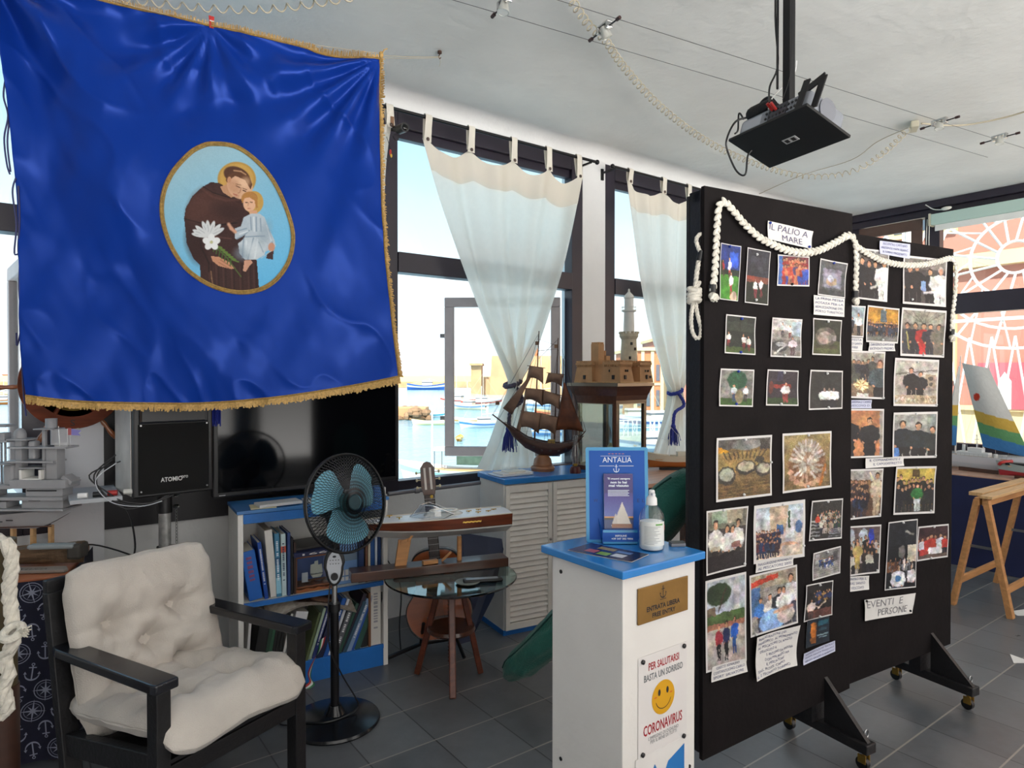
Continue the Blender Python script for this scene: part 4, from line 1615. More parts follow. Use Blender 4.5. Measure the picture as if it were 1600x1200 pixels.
# right part of upper shelf
book('blue white book standing face out behind the fan column', .465, ZU, .02, .225, '5f83b4', 0, y=.05, d=.02, rz=0, band=None)
fb = T('framed_poster_book', 'pale blue covered book facing out beside the glass ship box', 'book', BKM @ Vector((.478, .05, ZU)), bka, GB)
MB().box(0, 0, 0, .16, .02, .235).build('cover', mat('cover_pale_blue', '6b8fc0', .4), fb, bevel=.001)
MB().box(.03, -.0006, .12, .12, .0, .17).build('cover_picture', mat('grey_green_print', '66798c', .5), fb)
b = MB()
for i in range(4):
 b.box(.035 + i * .022, -.001, .045, .052 + i * .022, -.0004, .075)
 b.box(.035 + i * .022, -.001, .018, .052 + i * .022, -.0004, .038)
b.build('printed_squares', M_PAPER, fb)
book('dark navy book behind the fan column on the upper shelf', .60, ZU, .03, .22, '17305e', 0, y=.03)
book('brown spined book right of the fan on the upper shelf', .635, ZU, .012, .24, '6a4632', 0, y=.02)
book('cream spined book right of the fan on the upper shelf', .650, ZU, .012, .25, 'cfc4ae', 0, y=.02)
book('royal blue book near the right end of the upper shelf', .664, ZU, .022, .26, '1d4f8f', 0, y=.02)
book('white striped book near the right end of the upper shelf', .688, ZU, .012, .25, 'c9d0da', 0, y=.02)
book('dark blue book last in the upper row', .702, ZU, .018, .245, '1b3766', 0, y=.02)

# lower shelf
ZD = .117
book('thin white folder at the left end of the lower shelf', .035, ZD, .012, .27, 'd8d8d8', 4)
cols_ = [('black binder at the left of the lower shelf', '101012', None), ('black book with thin green line on the lower shelf', '141a17', ((.1, .9, '1e3b2c'),)),
         ('second black book with green line on the lower shelf', '111513', ((.1, .9, '27513a'),)),
         ('black book with yellow top label on the lower shelf', '121213', ((.78, .95, 'c9a63a'),)),
         ('black book with green top label on the lower shelf', '131413', ((.78, .95, '3a7f4b'),)),
         ('second black book with yellow label beside the green one', '101011', ((.78, .95, 'd1b24a'),))]
x = .06
for i, (lb, c_, bd_) in enumerate(cols_):
 tt = .05 if i == 0 else .014
 book(lb, x, ZD, tt, .265 - .003 * i, c_, 10, band=bd_, y=.01 + .002 * i)
 x += tt + .002
book('white paperback leaning in the lower row', x + .006, ZD, .012, .25, 'cfcdc9', 12)
book('fat white folder leaning in the middle of the lower row', x + .022, ZD, .06, .265, 'd9d9db', 13, y=.004)
x = .315
for i, (lb, t, h, c_, ti) in enumerate((
  ('olive spined booklet behind the chair arm on the lower shelf', .012, .24, '5e6a48', None),
  ('pale green leaning book on the lower shelf', .014, .26, '9fb3a0', None),
  ('violet blue leaning book with white title on the lower shelf', .018, .26, '33427f', 'OTTANI'),
  ('dark navy leaning book on the lower shelf', .032, .27, '141c3c', None),
  ('bright blue leaning book with white title on the lower shelf', .022, .30, '1d55a4', 'MARINERIA'),
  ('white leaning book next to the bright blue one', .014, .29, 'd0d4da', None),
  ('grey leaning book on the lower shelf left of the fan column', .028, .25, '5b5d63', 'CITTA'),
  ('dark green leaning booklet hidden by the fan column', .016, .26, '27493d', None),
  ('plum dark leaning book behind the fan column', .02, .31, '2b1f30', None))):
 book(lb, x, ZD, t, h, c_, 17 + .7 * i, y=.004 + .004 * (i % 3), title=ti)
 x += t + .004
x = .508
for i, (lb, t, h, c_, ti) in enumerate((
  ('dark teal leaning book right of the fan column', .018, .27, '2f4f63', None),
  ('pale blue picture book leaning right of the fan column', .022, .28, '7f97b8', 'PORTO'),
  ('royal blue book leaning right of the fan column', .014, .29, '1f4fa0', None),
  ('dark green wide book leaning right of the fan column', .03, .27, '2b5148', None),
  ('black ring binder leaning before the brown file', .035, .30, '131417', None))):
 book(lb, x, ZD, t, h, c_, 24 - i, y=.004 + .003 * i, title=ti)
 x += t + .003
book('brown edged file standing before the white box file', .645, ZD, .012, .285, '7b5236', 0, pages='c9c0ae', y=.0)
book('white box file standing at the right end of the lower shelf', .660, ZD, .055, .315, 'd8d5cf', 0, y=.01, pages='cbbfa5', title='archivio', tcol='9a9aa0')
# newspaper draped over the lower row
def np_(u, v):
 x_ = .14 + .43 * u
 y_ = -.03 + .19 * v
 z_ = .405 + .018 * sin(u * 5) - .05 * (2 * u - 1) ** 2 * (1 - v) - .012 * (1 - v) + .03 * v * (u - .3)
 return BKM @ Vector((x_, y_, min(z_, .43)))

P_ = Paint(60, 40, bg='8a7c70', seed=4)
P_.rect(0, 0, 1, 1, '9a8f84').ell(.6, .45, .28, .3, '3d2a26').ell(.62, .4, .12, .16, '8c6a58').rect(.04, .1, .3, .9, 'b5ada3').nz(.12, 2)
nw = T('newspaper', 'creased newspaper with dark photo draped over the lower row of books', 'newspaper', (0, 0, 0))
picture('printed_page', np_, P_, nw, col_mat('newsprint', .8, .2))
b = MB()
b.grid(lambda u, v: np_(u, v) - Vector((0, 0, .003)), 30, 10)
b.build('under_pages', mat('newsprint_back', '9c958c', .8), nw, smooth=True)

# things on the top of the bookcase
for args in (('white_tray', 'pale flat tray of papers on the bookcase in front of the television', 'tray', .10, -.0, .21, .10, .014, 'c9cbcd', .1),
             ('paper_sheets', 'yellowed sheet edge under the pale tray on the bookcase', 'paper', .06, .01, .12, .12, .004, 'cfcaa6', -.1),
             ('magazine', 'white magazine lying on the bookcase behind the fan', 'magazine', .34, -.003, .21, .15, .008, 'cdd3da', .05),
             ('paper_packet', 'white paper packet on the bookcase seen through the fan guard', 'packet', .545, .03, .12, .10, .035, 'd9dadf', 0.1),
             ('tape_box', 'blue box with white end at the right end of the bookcase top', 'box', .69, .03, .055, .07, .05, '2563ab', 0)):
 nm, lb, ca, x, y, w_, d_, h_, cl, rz = args
 o = MB().box(0, 0, 0, w_, d_, h_).build(nm, mat('top_' + cl, cl, .4), bevel=.002)
 o.location = BKM @ Vector((x, y, BKH + .0145 + (.005 if nm == 'white_tray' else 0)))
 o.rotation_euler = (0, 0, bka + rz)
 tag(o, lb, ca)
 if nm == 'tape_box':
  MB().box(.05, .0, .004, .062, .07, .046).build('white_end', M_PAPER, o)

# grey pipe running along the wall from the television to the louvred cabinet
p, q_ = onY(606, 772, 3.58), onY(760, 753, 3.50)
o = T('grey_pole', 'long grey pole lying from the bookcase to the louvred cabinet under the window', 'pole', p)
MB().tube([Vector((0, 0, 0)), q_ - p], .013, 12).build('shaft', mat('grey_tube', '77767c', .35, .3), o, smooth=True)
b = MB()
b.tube([(q_ - p) * .26, (q_ - p) * .30], .018, 12)
b.build('collar', mat('grey_collar', '8a8a8e', .4), o, smooth=True)
b = MB()
b.cbox(q_ - p + Vector((.012, 0, .01)), (.02, .02, .055))
b.build('wooden_cleat', M_MAHO, o, bevel=.003)
b = MB()
for k in range(2):
 c_ = (q_ - p) * .37 + Vector((k * .012, 0, .0))
 b.tube([c_ + Vector((0, .017 * cos(t), .02 * sin(t) + .006)) for t in [j * pi / 5 for j in range(10)]], .002, 5, closed=True)
b.build('yellow_string', mat('yellow_string', 'c4bd5a', .7), o)

# wall cable near the guitar
b = MB()
b.tube(smooth_path([(1.64, 3.7, .45), (1.72, 3.66, .47), (1.78, 3.55, .30), (1.70, 3.4, .12), (1.66, 3.3, .01)], 6), .004, 6)
b.tube(smooth_path([(1.60, 3.78, .33), (1.72, 3.76, .31), (1.80, 3.70, .35)], 6), .004, 6)
tag(b.build('floor_cable', M_BLK, smooth=True), 'black cable dropping from the wall to the floor beside the guitar', 'cable')

# ================================================================== armchair
ac = T('armchair', 'black wooden armchair with tufted cream cushions in the left foreground', 'armchair', (.455, 2.665, 0), radians(23.6))
M_CUSH = mat('cream_cushion', 'c8c1b9', .85, var=.07, scale=7, bump=.35, bscale=220, sheen=.2)
HX = .272
for s_ in (-1, 1):
 b = MB()
 b.box(s_ * HX - .024, -.315, 0, s_ * HX + .024, -.262, .575)
 b.build('front_leg', M_BLACKW, ac, bevel=.004)
 b = MB()
 b.bar((s_ * HX, .20, 0), (s_ * HX, .34, .78), .04, .06, up=(1, 0, 0))
 b.build('rear_leg', M_BLACKW, ac, bevel=.004)
 b = MB()
 b.prism([(-.038, -.335), (.038, -.335), (.042, -.31), (.04, .25), (.025, .31), (-.025, .31), (-.04, .25), (-.042, -.31)], .032,
   Matrix.Translation((s_ * HX, 0, .575)) @ Matrix.Rotation(radians(-1), 4, 'X'))
 b.build('armrest', mat('worn_black_arm', '1e1f24', .22, var=.25, scale=12), ac, bevel=.006)
 b = MB()
 b.bar((s_ * HX, -.30, .34), (s_ * HX, .26, .26), .035, .075, up=(0, 0, 1))
 b.build('side_rail', M_BLACKW, ac, bevel=.003)
for k in range(7):
 y = -.28 + k * .085
 MB().box(-.27, y - .033, .338 - (y + .28) * .14, .27, y + .033, .352 - (y + .28) * .14).build('seat_slat', M_BLACKW, ac, bevel=.002)
MB().box(-.27, -.31, .27, .27, -.285, .33).build('front_rail', M_BLACKW, ac, bevel=.003)
for k in range(3):
 z = .42 + k * .15
 y = .20 + .14 * z / .78
 MB().box(-.27, y + .01, z - .05, .27, y + .03, z + .05).build('back_slat', M_BLACKW, ac, bevel=.003)
b = MB()
b.bar((-.30, .345, .80), (.30, .345, .80), .03, .05)
b.build('top_rail', M_BLACKW, ac, bevel=.005)
MB().cyl((HX * -1 + .0, -.336, .13), (-HX, -.331, .13), .008, 8).build('screw_head', M_STEEL, ac)

def pillow(name, w_, d_, t_, tufts, M, parent, droop=None, seed=1):
 """tufted cushion: (x across, y along, z thickness)"""
 r = random.Random(seed)

 def surf(u, v, top):
  x, y = (u - .5), (v - .5)
  ex, ey = 1 - abs(2 * x) ** 6, 1 - abs(2 * y) ** 6
  e = max(0, ex) ** .4 * max(0, ey) ** .4
  xx, yy = x * w_, y * d_
  z = t_ * (.5 if top else -.42) * e
  for tx, ty in tufts:
   dx, dy = xx - tx, yy - ty
   rr_ = sqrt(dx * dx + dy * dy)
   ang_ = atan2(dy, dx)
   dimp = exp(-(rr_ / .045) ** 2) + .35 * exp(-rr_ / .10) * (1 + .35 * sin(ang_ * 7 + tx * 50))
   if top:
    z -= dimp * t_ * .62
  if top:
   z += .012 * noise.noise(Vector((xx * 9, yy * 9, seed))) * e
   z += .005 * noise.noise(Vector((xx * 30, yy * 18, seed + 5))) * e
   for ty in set(t[1] for t in tufts):
    z -= .010 * exp(-((yy - ty) / .018) ** 2) * e
  wob = 1 + .02 * noise.noise(Vector((yy * 14, 3.1 + seed, 0)))
  xx *= wob
  yy *= 1 + .02 * noise.noise(Vector((xx * 14, 7.7 + seed, 0)))
  cr = max(0, abs(2 * x) - .72) * max(0, abs(2 * y) - .72) * 12
  p = Vector((xx * (1 - .075 * min(1, cr)), yy * (1 - .075 * min(1, cr)), z))
  if droop:
   p = droop(p)
  return p

 b = MB(M)
 n = 64
 b.grid(lambda u, v: surf(u, v, True), n, n)
 b.grid(lambda u, v: surf(1 - u, v, False), n, n)
 o = b.build(name, M_CUSH, parent, smooth=True, angle=180)
 k = MB(M)
 for tx, ty in tufts:
  p = surf(tx / w_ + .5, ty / d_ + .5, True)
  k.ball(p + Vector((0, 0, .003)), (.006, .006, .003), 8, 5)
  k.build('tuft_button', mat('tuft_button', '8d8272', .8), o, smooth=True)
  k = MB(M)
 return o

def dr(p):
 if p.y < -.20:
  k = (-.20 - p.y)
  p = Vector((p.x, -.20 - k * .80, p.z - k * k * 3.0 - .02 * abs(p.x) / .28 * k / .1))
 return p

pillow('seat_cushion', .57, .67, .14, [(-.12, -.10), (.12, -.10), (-.12, .12), (.12, .12)],
       Matrix.Translation((0, -.055, .42)) @ Matrix.Rotation(radians(-7), 4, 'X'), ac, dr, 2)
pillow('back_cushion', .56, .60, .12, [(-.13, .07), (.12, .07), (0, -.03), (-.12, -.14), (.12, -.14)],
       Matrix.Translation((0, .205, .575)) @ Matrix.Rotation(radians(75), 4, 'X'), ac, None, 5)

# ================================================================== pedestal fan
fx, fy = 1.10, 2.84
fan = T('pedestal_fan', 'black pedestal fan with three turquoise blades before the bookcase', 'fan', (fx, fy, 0), 0)
b = MB()
b.lathe([(0, 0), (.195, 0), (.20, .008), (.195, .018), (.12, .032), (.045, .042), (.034, .06), (.026, .08), (0, .08)], 48)
b.build('base', mat('glossy_black_base', '121418', .22), fan, smooth=True)
MB().cyl((0, 0, .05), (0, 0, .50), .019, 16).build('lower_pole', M_BLKM, fan, smooth=True)
MB().cyl((0, 0, .50), (0, 0, .535), .026, 16).build('height_collar', M_BLK, fan, smooth=True)
MB().cyl((0, 0, .53), (0, 0, .64), .0125, 14).build('chrome_tube', M_CHROME, fan, smooth=True)
cdir = Vector((-fx, -fy, 0)).normalized()
Mc = Matrix((Vector((-cdir.y, cdir.x, 0)), -cdir, Vector((0, 0, 1)))).transposed().to_4x4()
Mc.translation = Vector((0, 0, .70))
b = MB(Mc)
pts = [(.047 * cos(t) * (1.0 if sin(t) > 0 else .85), .085 * sin(t)) for t in [k * pi / 14 for k in range(28)]]
b.prism(pts, .04, Matrix(((1, 0, 0, 0), (0, 0, 1, -.02), (0, 1, 0, .0), (0, 0, 0, 1))))
b.build('control_box', M_BLK, fan, bevel=.006)
b = MB(Mc)
b.prism([(x * .72, y * .84) for x, y in pts], .004, Matrix(((1, 0, 0, 0), (0, 0, 1, -.024), (0, 1, 0, 0), (0, 0, 0, 1))))
b.build('control_panel', mat('silver_panel', 'b9bdc4', .35, .2), fan, bevel=.001)
b = MB(Mc)
b.cyl((0, -.024, -.038), (0, -.036, -.038), .016, 16)
b.build('timer_knob', M_BLK, fan, smooth=True)
b = MB(Mc)
b.ball((0, -.026, .05), (.008, .004, .005), 8, 5)
for i in range(4):
 for j in range(2):
  b.ball((-.018 + i * .012, -.025, .018 + j * .016), (.0028, .002, .0022), 6, 4)
b.build('panel_buttons', mat('dark_print', '33353b', .5), fan)
# head
az = atan2(-.96, .285)
hd = Vector((cos(az), sin(az), .16)).normalized()
hc = Vector((0, 0, .99)) + Vector((.035, -.06, 0))
Hm = axmat(hd).to_4x4()
Hm.translation = hc
b = MB()
b.tube([(0, 0, .76), (0, 0, .86), (0.0, .03, .92)], [.02, .022, .03], 12)
b.build('neck', M_BLK, fan, smooth=True)
b = MB(Hm)
b.lathe([(0, -.19), (.04, -.185), (.062, -.15), (.066, -.08), (.055, -.05), (0, -.05)], 24)
b.build('motor_housing', M_BLK, fan, smooth=True)
RG = .215
M_GRILL = mat('black_wire', '1d1d20', .3, .5)

def gz(r_, s_):
 return s_ * .055 * (1 - (r_ / RG) ** 3) + (0.0)

b = MB(Hm)
for s_, n_sp in ((1, 0), (-1, 0)):
 for k in range(84):
  a = k / 84 * 2 * pi
  pts = []
  for j in range(6):
   r_ = .035 + (RG - .035) * j / 5
   aa = a + s_ * (.55 * (r_ / RG))
   pts.append((r_ * cos(aa), r_ * sin(aa), gz(r_, s_)))
  b.tube(pts, .00135, 3, caps=False)
  if s_ == 1:
   pts = []
   for j in range(6):
    r_ = .035 + (RG - .035) * j / 5
    aa = a - (.55 * (r_ / RG))
    pts.append((r_ * cos(aa), r_ * sin(aa), gz(r_, s_) + .001))
   b.tube(pts, .0011, 3, caps=False)
b.build('wire_guard', M_GRILL, fan)
b = MB(Hm)
for z in (-.006, .006):
 b.tube([(RG * cos(t), RG * sin(t), z) for t in [k * 2 * pi / 60 for k in range(60)]], .005, 8, closed=True)
b.build('guard_ring', M_BLK, fan, smooth=True)
b = MB(Hm)
b.lathe([(0, .06), (.03, .058), (.036, .05), (0, .05)], 20)
b.build('guard_badge', mat('dark_teal_badge', '1e3a42', .4), fan, smooth=True)
M_TURQ = mat('turquoise_blade', '82c4da', .4)
for k in range(3):
 a0 = radians(-98 + 120 * k)
 b = MB(Hm @ Matrix.Rotation(a0, 4, 'Z'))

 def bl(u, v):
  r_ = .028 + .150 * u
  wd_ = .060 + .092 * sin(min(1, u * 1.05) * pi * .62) ** 1.1
  if u > .55:
   wd_ *= sqrt(max(.0, 1 - ((u - .55) / .452) ** 2.4))
  t = (v - .5) * 2
  cx = .030 * sin(u * 2.2)
  return Vector((r_ + .0 * t, t * wd_ * .72 + cx - .012, -.012 + t * .016 * (1 - .3 * u)))
 b.grid(bl, 20, 14)
 b.build('blade', M_TURQ, fan, smooth=True, angle=180, solid=.002)
b = MB(Hm)
b.lathe([(0, .02), (.03, .018), (.042, .005), (.042, -.03), (0, -.03)], 24)
b.build('hub', mat('dark_turquoise_hub', '2f7780', .3), fan, smooth=True)
b = MB()
b.tube(smooth_path([(-.012, .02, .62), (-.03, .0, .5), (-.03, -.02, .35), (.02, -.03, .22), (.08, -.05, .1), (.09, -.04, .055), (.04, -.06, .045), (-.06, -.06, .042), (-.14, .02, .03), (-.2, .1, .006), (-.22, .2, .006)], 8), .0035, 6)
b.build('power_cord', M_BLK, fan, smooth=True)

# ================================================================== ribbon in the Italian colours hanging by the books
rb = MB()
p0 = BKM @ Vector((.385, -.02, .30))
cl = [BKM @ Vector(v) for v in ((.40, -.015, .22), (.385, -.02, .17), (.35, -.03, .12), (.325, -.04, .06), (.335, -.05, .02), (.30, -.06, .005))]
cl = smooth_path(cl, 6)
ob = []
root = T('tricolour_ribbon', 'green white and red ribbon hanging in front of the lower bookshelf', 'ribbon', cl[0])
for k, (cname, cc) in enumerate((('green_stripe', '2f7a4a'), ('white_stripe', 'd9d9d6'), ('red_stripe', 'b3262b'))):
 b = MB()
 vs, fs = [], []
 for i, p in enumerate(cl):
  tw = i / len(cl) * 3
  d = Vector((cos(tw) * .8, sin(tw) * .5, .35)).normalized()
  vs += [p + d * (.011 * (k - 1.5)) - cl[0], p + d * (.011 * (k - .5)) - cl[0]]
 for i in range(len(cl) - 1):
  fs.append((2 * i, 2 * i + 1, 2 * i + 3, 2 * i + 2))
 b.add(vs, fs)
 b.build(cname, mat(cname, cc, .5), root, smooth=True)
# ================================================================== round glass table on a wooden stool frame
tx, ty = 1.755, 2.92
tb = T('glass_table', 'small round glass topped table on turned wooden stool legs', 'table', (tx, ty, 0))
MB().lathe([(0, .512), (.335, .512), (.340, .517), (.335, .523), (0, .523)], 64).build('glass_top', mat('greenish_glass', 'b9dcd8', .02, trans=1., spec=.6), tb, smooth=True)
b = MB()
b.lathe([(0, .43), (.10, .43), (.125, .44), (.13, .455), (.12, .47), (.09, .48), (.08, .495), (0, .495)], 36)
b.build('stool_head', M_DWOOD, tb, smooth=True)
b = MB()
for k in range(3):
 a = radians(30 + 120 * k)
 b.bar((0, 0, .50), (.27 * cos(a), .27 * sin(a), .50), .03, .018)
b.build('support_arm', M_DWOOD, tb, bevel=.003)
for k in range(3):
 a = radians(30 + 120 * k)
 MB().ball((.275 * cos(a), .275 * sin(a), .50), (.022, .022, .012), 12, 6).build('support_knob', M_MAHO, tb, smooth=True)
for rr_, ff_ in ((.03, -.25), (-.18, .02), (.15, .03)):
 d = RIGHT * rr_ + FH * ff_
 b = MB()
 b.bar(d * .38 + Vector((0, 0, .44)), d + Vector((0, 0, .004)), .034, .03)
 b.build('leg', mat('red_brown_leg', '5c2c1b', .35, kind='wood', var=.35, scale=16), tb, bevel=.006)
b = MB()
b.lathe([(0, .235), (.115, .235), (.125, .245), (.12, .262), (0, .262)], 32)
b.build('lower_disc', M_DWOOD, tb, smooth=True)
b = MB()
b.tube([(.0 + .0 * cos(t), 0, .08 + t * .0091) for t in range(40)], [.014 if i % 2 else .019 for i in range(40)], 12)
b.build('threaded_spindle', M_DWOOD, tb, smooth=True)

# remote control and black dish on the glass
rc = T('remote_control', 'black and silver remote control lying on the glass table', 'remote control', (tx + .07, ty - .19, .5235), radians(-25))
MB().box(-.10, -.022, .0, .10, .022, .018).build('case', M_BLK, rc, bevel=.008, smooth=True)
MB().box(-.085, -.015, .018, .075, .015, .0195).build('face', mat('silver_remote_face', '8a8c90', .3, .3), rc)
rd = MB().lathe([(0, .524), (.05, .524), (.062, .532), (.058, .533), (0, .528)], 24, c=(tx + .0, ty - .16, 0)).build('coaster', mat('grey_coaster', '6d7067', .4), smooth=True)
tag(rd, 'dark round dish half under the remote on the glass table', 'dish')

# ------------------------------------------------------------------ model motor launch on its stand
ba = atan2(2.92 - 3.15, 2.10 - 1.30)
bo = T('model_boat_stand', 'long dark wooden stand board carrying the model motor launch', 'stand', (1.70, 3.035, .5235), ba)
b = MB()
b.box(-.415, -.055, 0, .415, .055, .048)
b.build('board', M_DWOOD, bo, bevel=.003)
b = MB()
b.prism([(-.03, 0), (.03, 0), (.055, .135), (-.01, .135)], .02, Matrix(((1, 0, 0, -.16), (0, 0, -1, .01), (0, 1, 0, .048), (0, 0, 0, 1))))
b.build('cradle_post', M_PINE, bo, bevel=.002)
MB().cyl((.155, 0, .048), (.155, 0, .175), .013, 12).build('round_post', M_PINE, bo, smooth=True)
b = MB()
b.bar((.03, -.02, .06), (-.05, -.03, .06), .03, .02)
b.bar((.06, 0, .052), (.105, -.02, .10), .018, .012)
b.build('wooden_offcut', M_PINE, bo, bevel=.002)
ml = T('model_motor_launch', 'varnished model motor launch with white deck and windscreen above the glass table', 'model boat', (1.69, 3.04, .70), ba + pi)
LH = .87

def hull(u, v, z0=0., z1=.155, flare=1.0):
 x = (u - .5) * LH
 k = 1 - max(0, (u - .35) / .65) ** 2.2
 k2 = k * (.82 + .18 * min(1, u / .25))
 half = .105 * k2
 s_ = (v - .5) * 2
 a = abs(s_)
 keel = .03 + .05 * max(0, (u - .55) / .45) ** 2 + .0
 w_ = half * (a ** .55)
 z = keel + (z1 - keel + .012 * (u - .3)) * (a ** 1.9)
 return Vector((x, (1 if s_ > 0 else -1) * w_, z))

def hullpt(u, t, side):
 """t 0 keel .. 1 sheer; hard-chine runabout"""
 fore = max(0, (u - .35) / .65)
 half = .105 * (1 - fore ** 2.4) * (.88 + .12 * min(1, u / .3)) + .002
 keel = .004 + .075 * fore ** 3
 chz = .05 + .035 * fore ** 2
 shz = .118 - .010 * u
 chw = half * (.93 - .25 * fore)
 if t < .45:
  f = t / .45
  w_, z = chw * f, keel + (chz - keel) * f
 else:
  f = (t - .45) / .55
  w_, z = chw + (half - chw) * f ** .8, chz + (shz - chz) * f
 x = -LH / 2 + LH * u + (.0 if u < .9 else 0) + fore ** 3 * .03 * t
 return Vector((x, side * w_, z))

for nm_, t0, t1, m_ in (('white_bottom', 0, .52, mat('white_hull_paint', 'c9c7c4', .35)), ('varnished_topside', .54, 1., M_MAHO), ('waterline', .52, .54, M_BLACKINK)):
 b = MB()
 for sd in (-1, 1):
  b.grid(lambda u, v, sd=sd: hullpt(u if sd > 0 else 1 - u, t0 + (t1 - t0) * v, sd), 40, 8)
 nn = 8
 # transom
 vs = [hullpt(0, t0 + (t1 - t0) * i / nn, -1) for i in range(nn + 1)] + [hullpt(0, t1 - (t1 - t0) * i / nn, 1) for i in range(nn + 1)]
 b.add(vs, [tuple(range(len(vs)))])
 b.build(nm_, m_, ml, smooth=True, angle=30)
b = MB()
b.grid(lambda u, v: Vector((hullpt(u, 1, 1).x, hullpt(u, 1, 1).y * (2 * v - 1), hullpt(u, 1, 1).z + .008 * (1 - (2 * v - 1) ** 2))), 40, 10)
b.build('deck', mat('white_deck', 'dfdfe2', .3), ml, smooth=True)
b = MB()
ws = [(.0, -.09), (.10, -.065), (.16, 0), (.10, .065), (.0, .09)]
vs, fs = [], []
for i, (x, y) in enumerate(ws):
 vs += [(x, y, .118), (x - .055, y * .85, .178 if i not in (0, 4) else .135)]
for i in range(4):
 fs.append((2 * i, 2 * i + 2, 2 * i + 3, 2 * i + 1))
b.add([(x - .06, y, z) for x, y, z in vs], fs)
b.build('windscreen', glass_mat('windscreen_glass', (.9, .93, .96), .15), ml)
b = MB()
b.tube([(v[0] - .06, v[1], v[2]) for v in vs[1::2]], .003, 6)
b.tube([(v[0] - .06, v[1], v[2]) for v in vs[0::2]], .003, 6)
for i in (0, 2, 4):
 p_, q_2 = vs[2 * i], vs[2 * i + 1]
 b.tube([(p_[0] - .06, p_[1], p_[2]), (q_2[0] - .06, q_2[1], q_2[2])], .002, 5)
b.build('windscreen_frame', M_CHROME, ml)
b = MB(Matrix.Translation((-.08, 0, .115)))
b.ball((0, 0, 0), (.11, .06, .030), 24, 10)
b.build('coachroof', mat('cream_coachroof', 'd3d3cf', .25), ml, smooth=True)
b = MB()
b.tube([(-.08 + .075 * cos(t), .04 * sin(t), .142) for t in [k * pi / 12 for k in range(24)]], .004, 6, closed=True)
b.build('hatch_ring', M_WHITEP, ml, smooth=True)
b = MB()
for x, y in ((-.22, .0), (-.26, .04), (-.28, -.02), (-.32, .03), (.16, .03), (.2, -.03), (-.36, 0)):
 b.cyl((x, y, .11), (x, y, .128), .004, 6)
 b.bar((x - .015, y, .129), (x + .015, y, .129), .004, .004)
b.build('deck_cleat', M_BRASS, ml)
b = MB()
for sd in (-1, 1):
 b.tube([hullpt(u / 30, 1, sd) + Vector((0, 0, .002)) for u in range(31)], .003, 5)
b.build('rubbing_strake', mat('cream_line', 'd8cfc0', .4), ml)
b = MB(Matrix.Translation(hullpt(.32, .8, 1) + Vector((0, .0025, -.004))) @ Matrix.Rotation(radians(180), 4, 'Z') @ Matrix.Rotation(radians(84), 4, 'X'))
b.text('~~~~~', 0, 0, .10, .012, bold=.03)
b.build('name_lettering', M_BRASS, ml)
b = MB()
b.cyl((.08, .03, .045), (.115, .03, .0), .006, 8)
b.prism([(0, 0), (.05, -.012), (.055, .004), (.01, .016)], .006, Matrix(((1, 0, 0, .10), (0, 0, -1, .03), (0, 1, 0, -.0), (0, 0, 0, 1))))
b.build('propeller', M_PINE, ml)

# ------------------------------------------------------------------ guitar
gt = T('guitar', 'classical guitar standing upright behind the glass table', 'guitar', (1.80, 3.26, .075), radians(-18))
gt.rotation_euler = (radians(-8), radians(-5), radians(-30))
gt.location += RIGHT * .085
gt.scale = (1, 1, 1.03)
b = MB()
half = [(0, 0), (.09, .005), (.155, .05), (.185, .12), (.18, .19), (.135, .255), (.12, .30), (.135, .36), (.14, .41), (.115, .46), (.06, .485), (0, .488)]
half = [tuple(v) for v in half]
sp1 = smooth_path([Vector((x, y, 0)) for x, y in half], 4)
prof = [(p.x, p.y) for p in sp1] + [(-p.x, p.y) for p in sp1[-2:0:-1]]
Mg = Matrix(((1, 0, 0, 0), (0, 0, -1, .045), (0, 1, 0, 0), (0, 0, 0, 1)))
b.prism(prof, .09, Mg)
b.build('body', mat('black_guitar_side', '1b1213', .25, coat=.5), gt, bevel=.004)
b = MB()
b.prism([(x * .96, .01 + y * .96) for x, y in prof], .002, Matrix(((1, 0, 0, 0), (0, 0, -1, -.045), (0, 1, 0, 0), (0, 0, 0, 1))))
b.build('soundboard', mat('orange_soundboard', '9e4f22', .25, kind='wood', var=.12, scale=30, coat=.4), gt)
b = MB()
b.lathe([(0, 0), (.043, 0), (.043, .001), (0, .001)], 28, Matrix.Translation((0, -.0475, .33)) @ Matrix.Rotation(radians(90), 4, 'X'))
b.build('sound_hole', M_BLK, gt)
MB().box(-.03, -.062, .33, .03, -.042, .78).build('neck', mat('black_fingerboard', '241a18', .4), gt, bevel=.003)
b = MB()
for k in range(16):
 z = .36 + .42 * (1 - .93 ** k) / .7
 b.box(-.03, -.0635, z, .03, -.062, z + .002)
b.build('fret', M_STEEL, gt)
b = MB()
b.prism([(-.032, 0), (.032, 0), (.042, .05), (.04, .15), (.028, .165), (.02, .178), (0, .185), (-.02, .178), (-.028, .165), (-.04, .15), (-.042, .05)], .016, Matrix(((1, 0, 0, 0), (0, 0, -1, -.042), (0, 1, 0, .78), (0, 0, 0, 1))))
b.build('headstock', M_DWOOD, gt, bevel=.002)
b = MB()
for x in (-.016, .016):
 b.box(x - .006, -.0595, .81, x + .006, -.057, .93)
b.build('string_slot', mat('pale_slot_light', 'cfc8c0', .5), gt)
b = MB()
for s_ in (-1, 1):
 for k in range(3):
  z = .825 + k * .04
  b.cyl((s_ * .04, -.05, z), (s_ * .058, -.05, z), .003, 6)
  b.ball((s_ * .064, -.05, z), (.007, .004, .009), 8, 5)
b.build('tuning_peg', mat('ivory_peg', 'c9bd9a', .4), gt, smooth=True)
b = MB()
for k in range(6):
 x = -.02 + k * .008
 b.tube([(x, -.066, .12), (x, -.066, .78)], .0007, 4)
b.build('guitar_string', M_STEEL, gt)
MB().box(-.07, -.058, .115, .07, -.047, .13).build('bridge', M_DWOOD, gt)
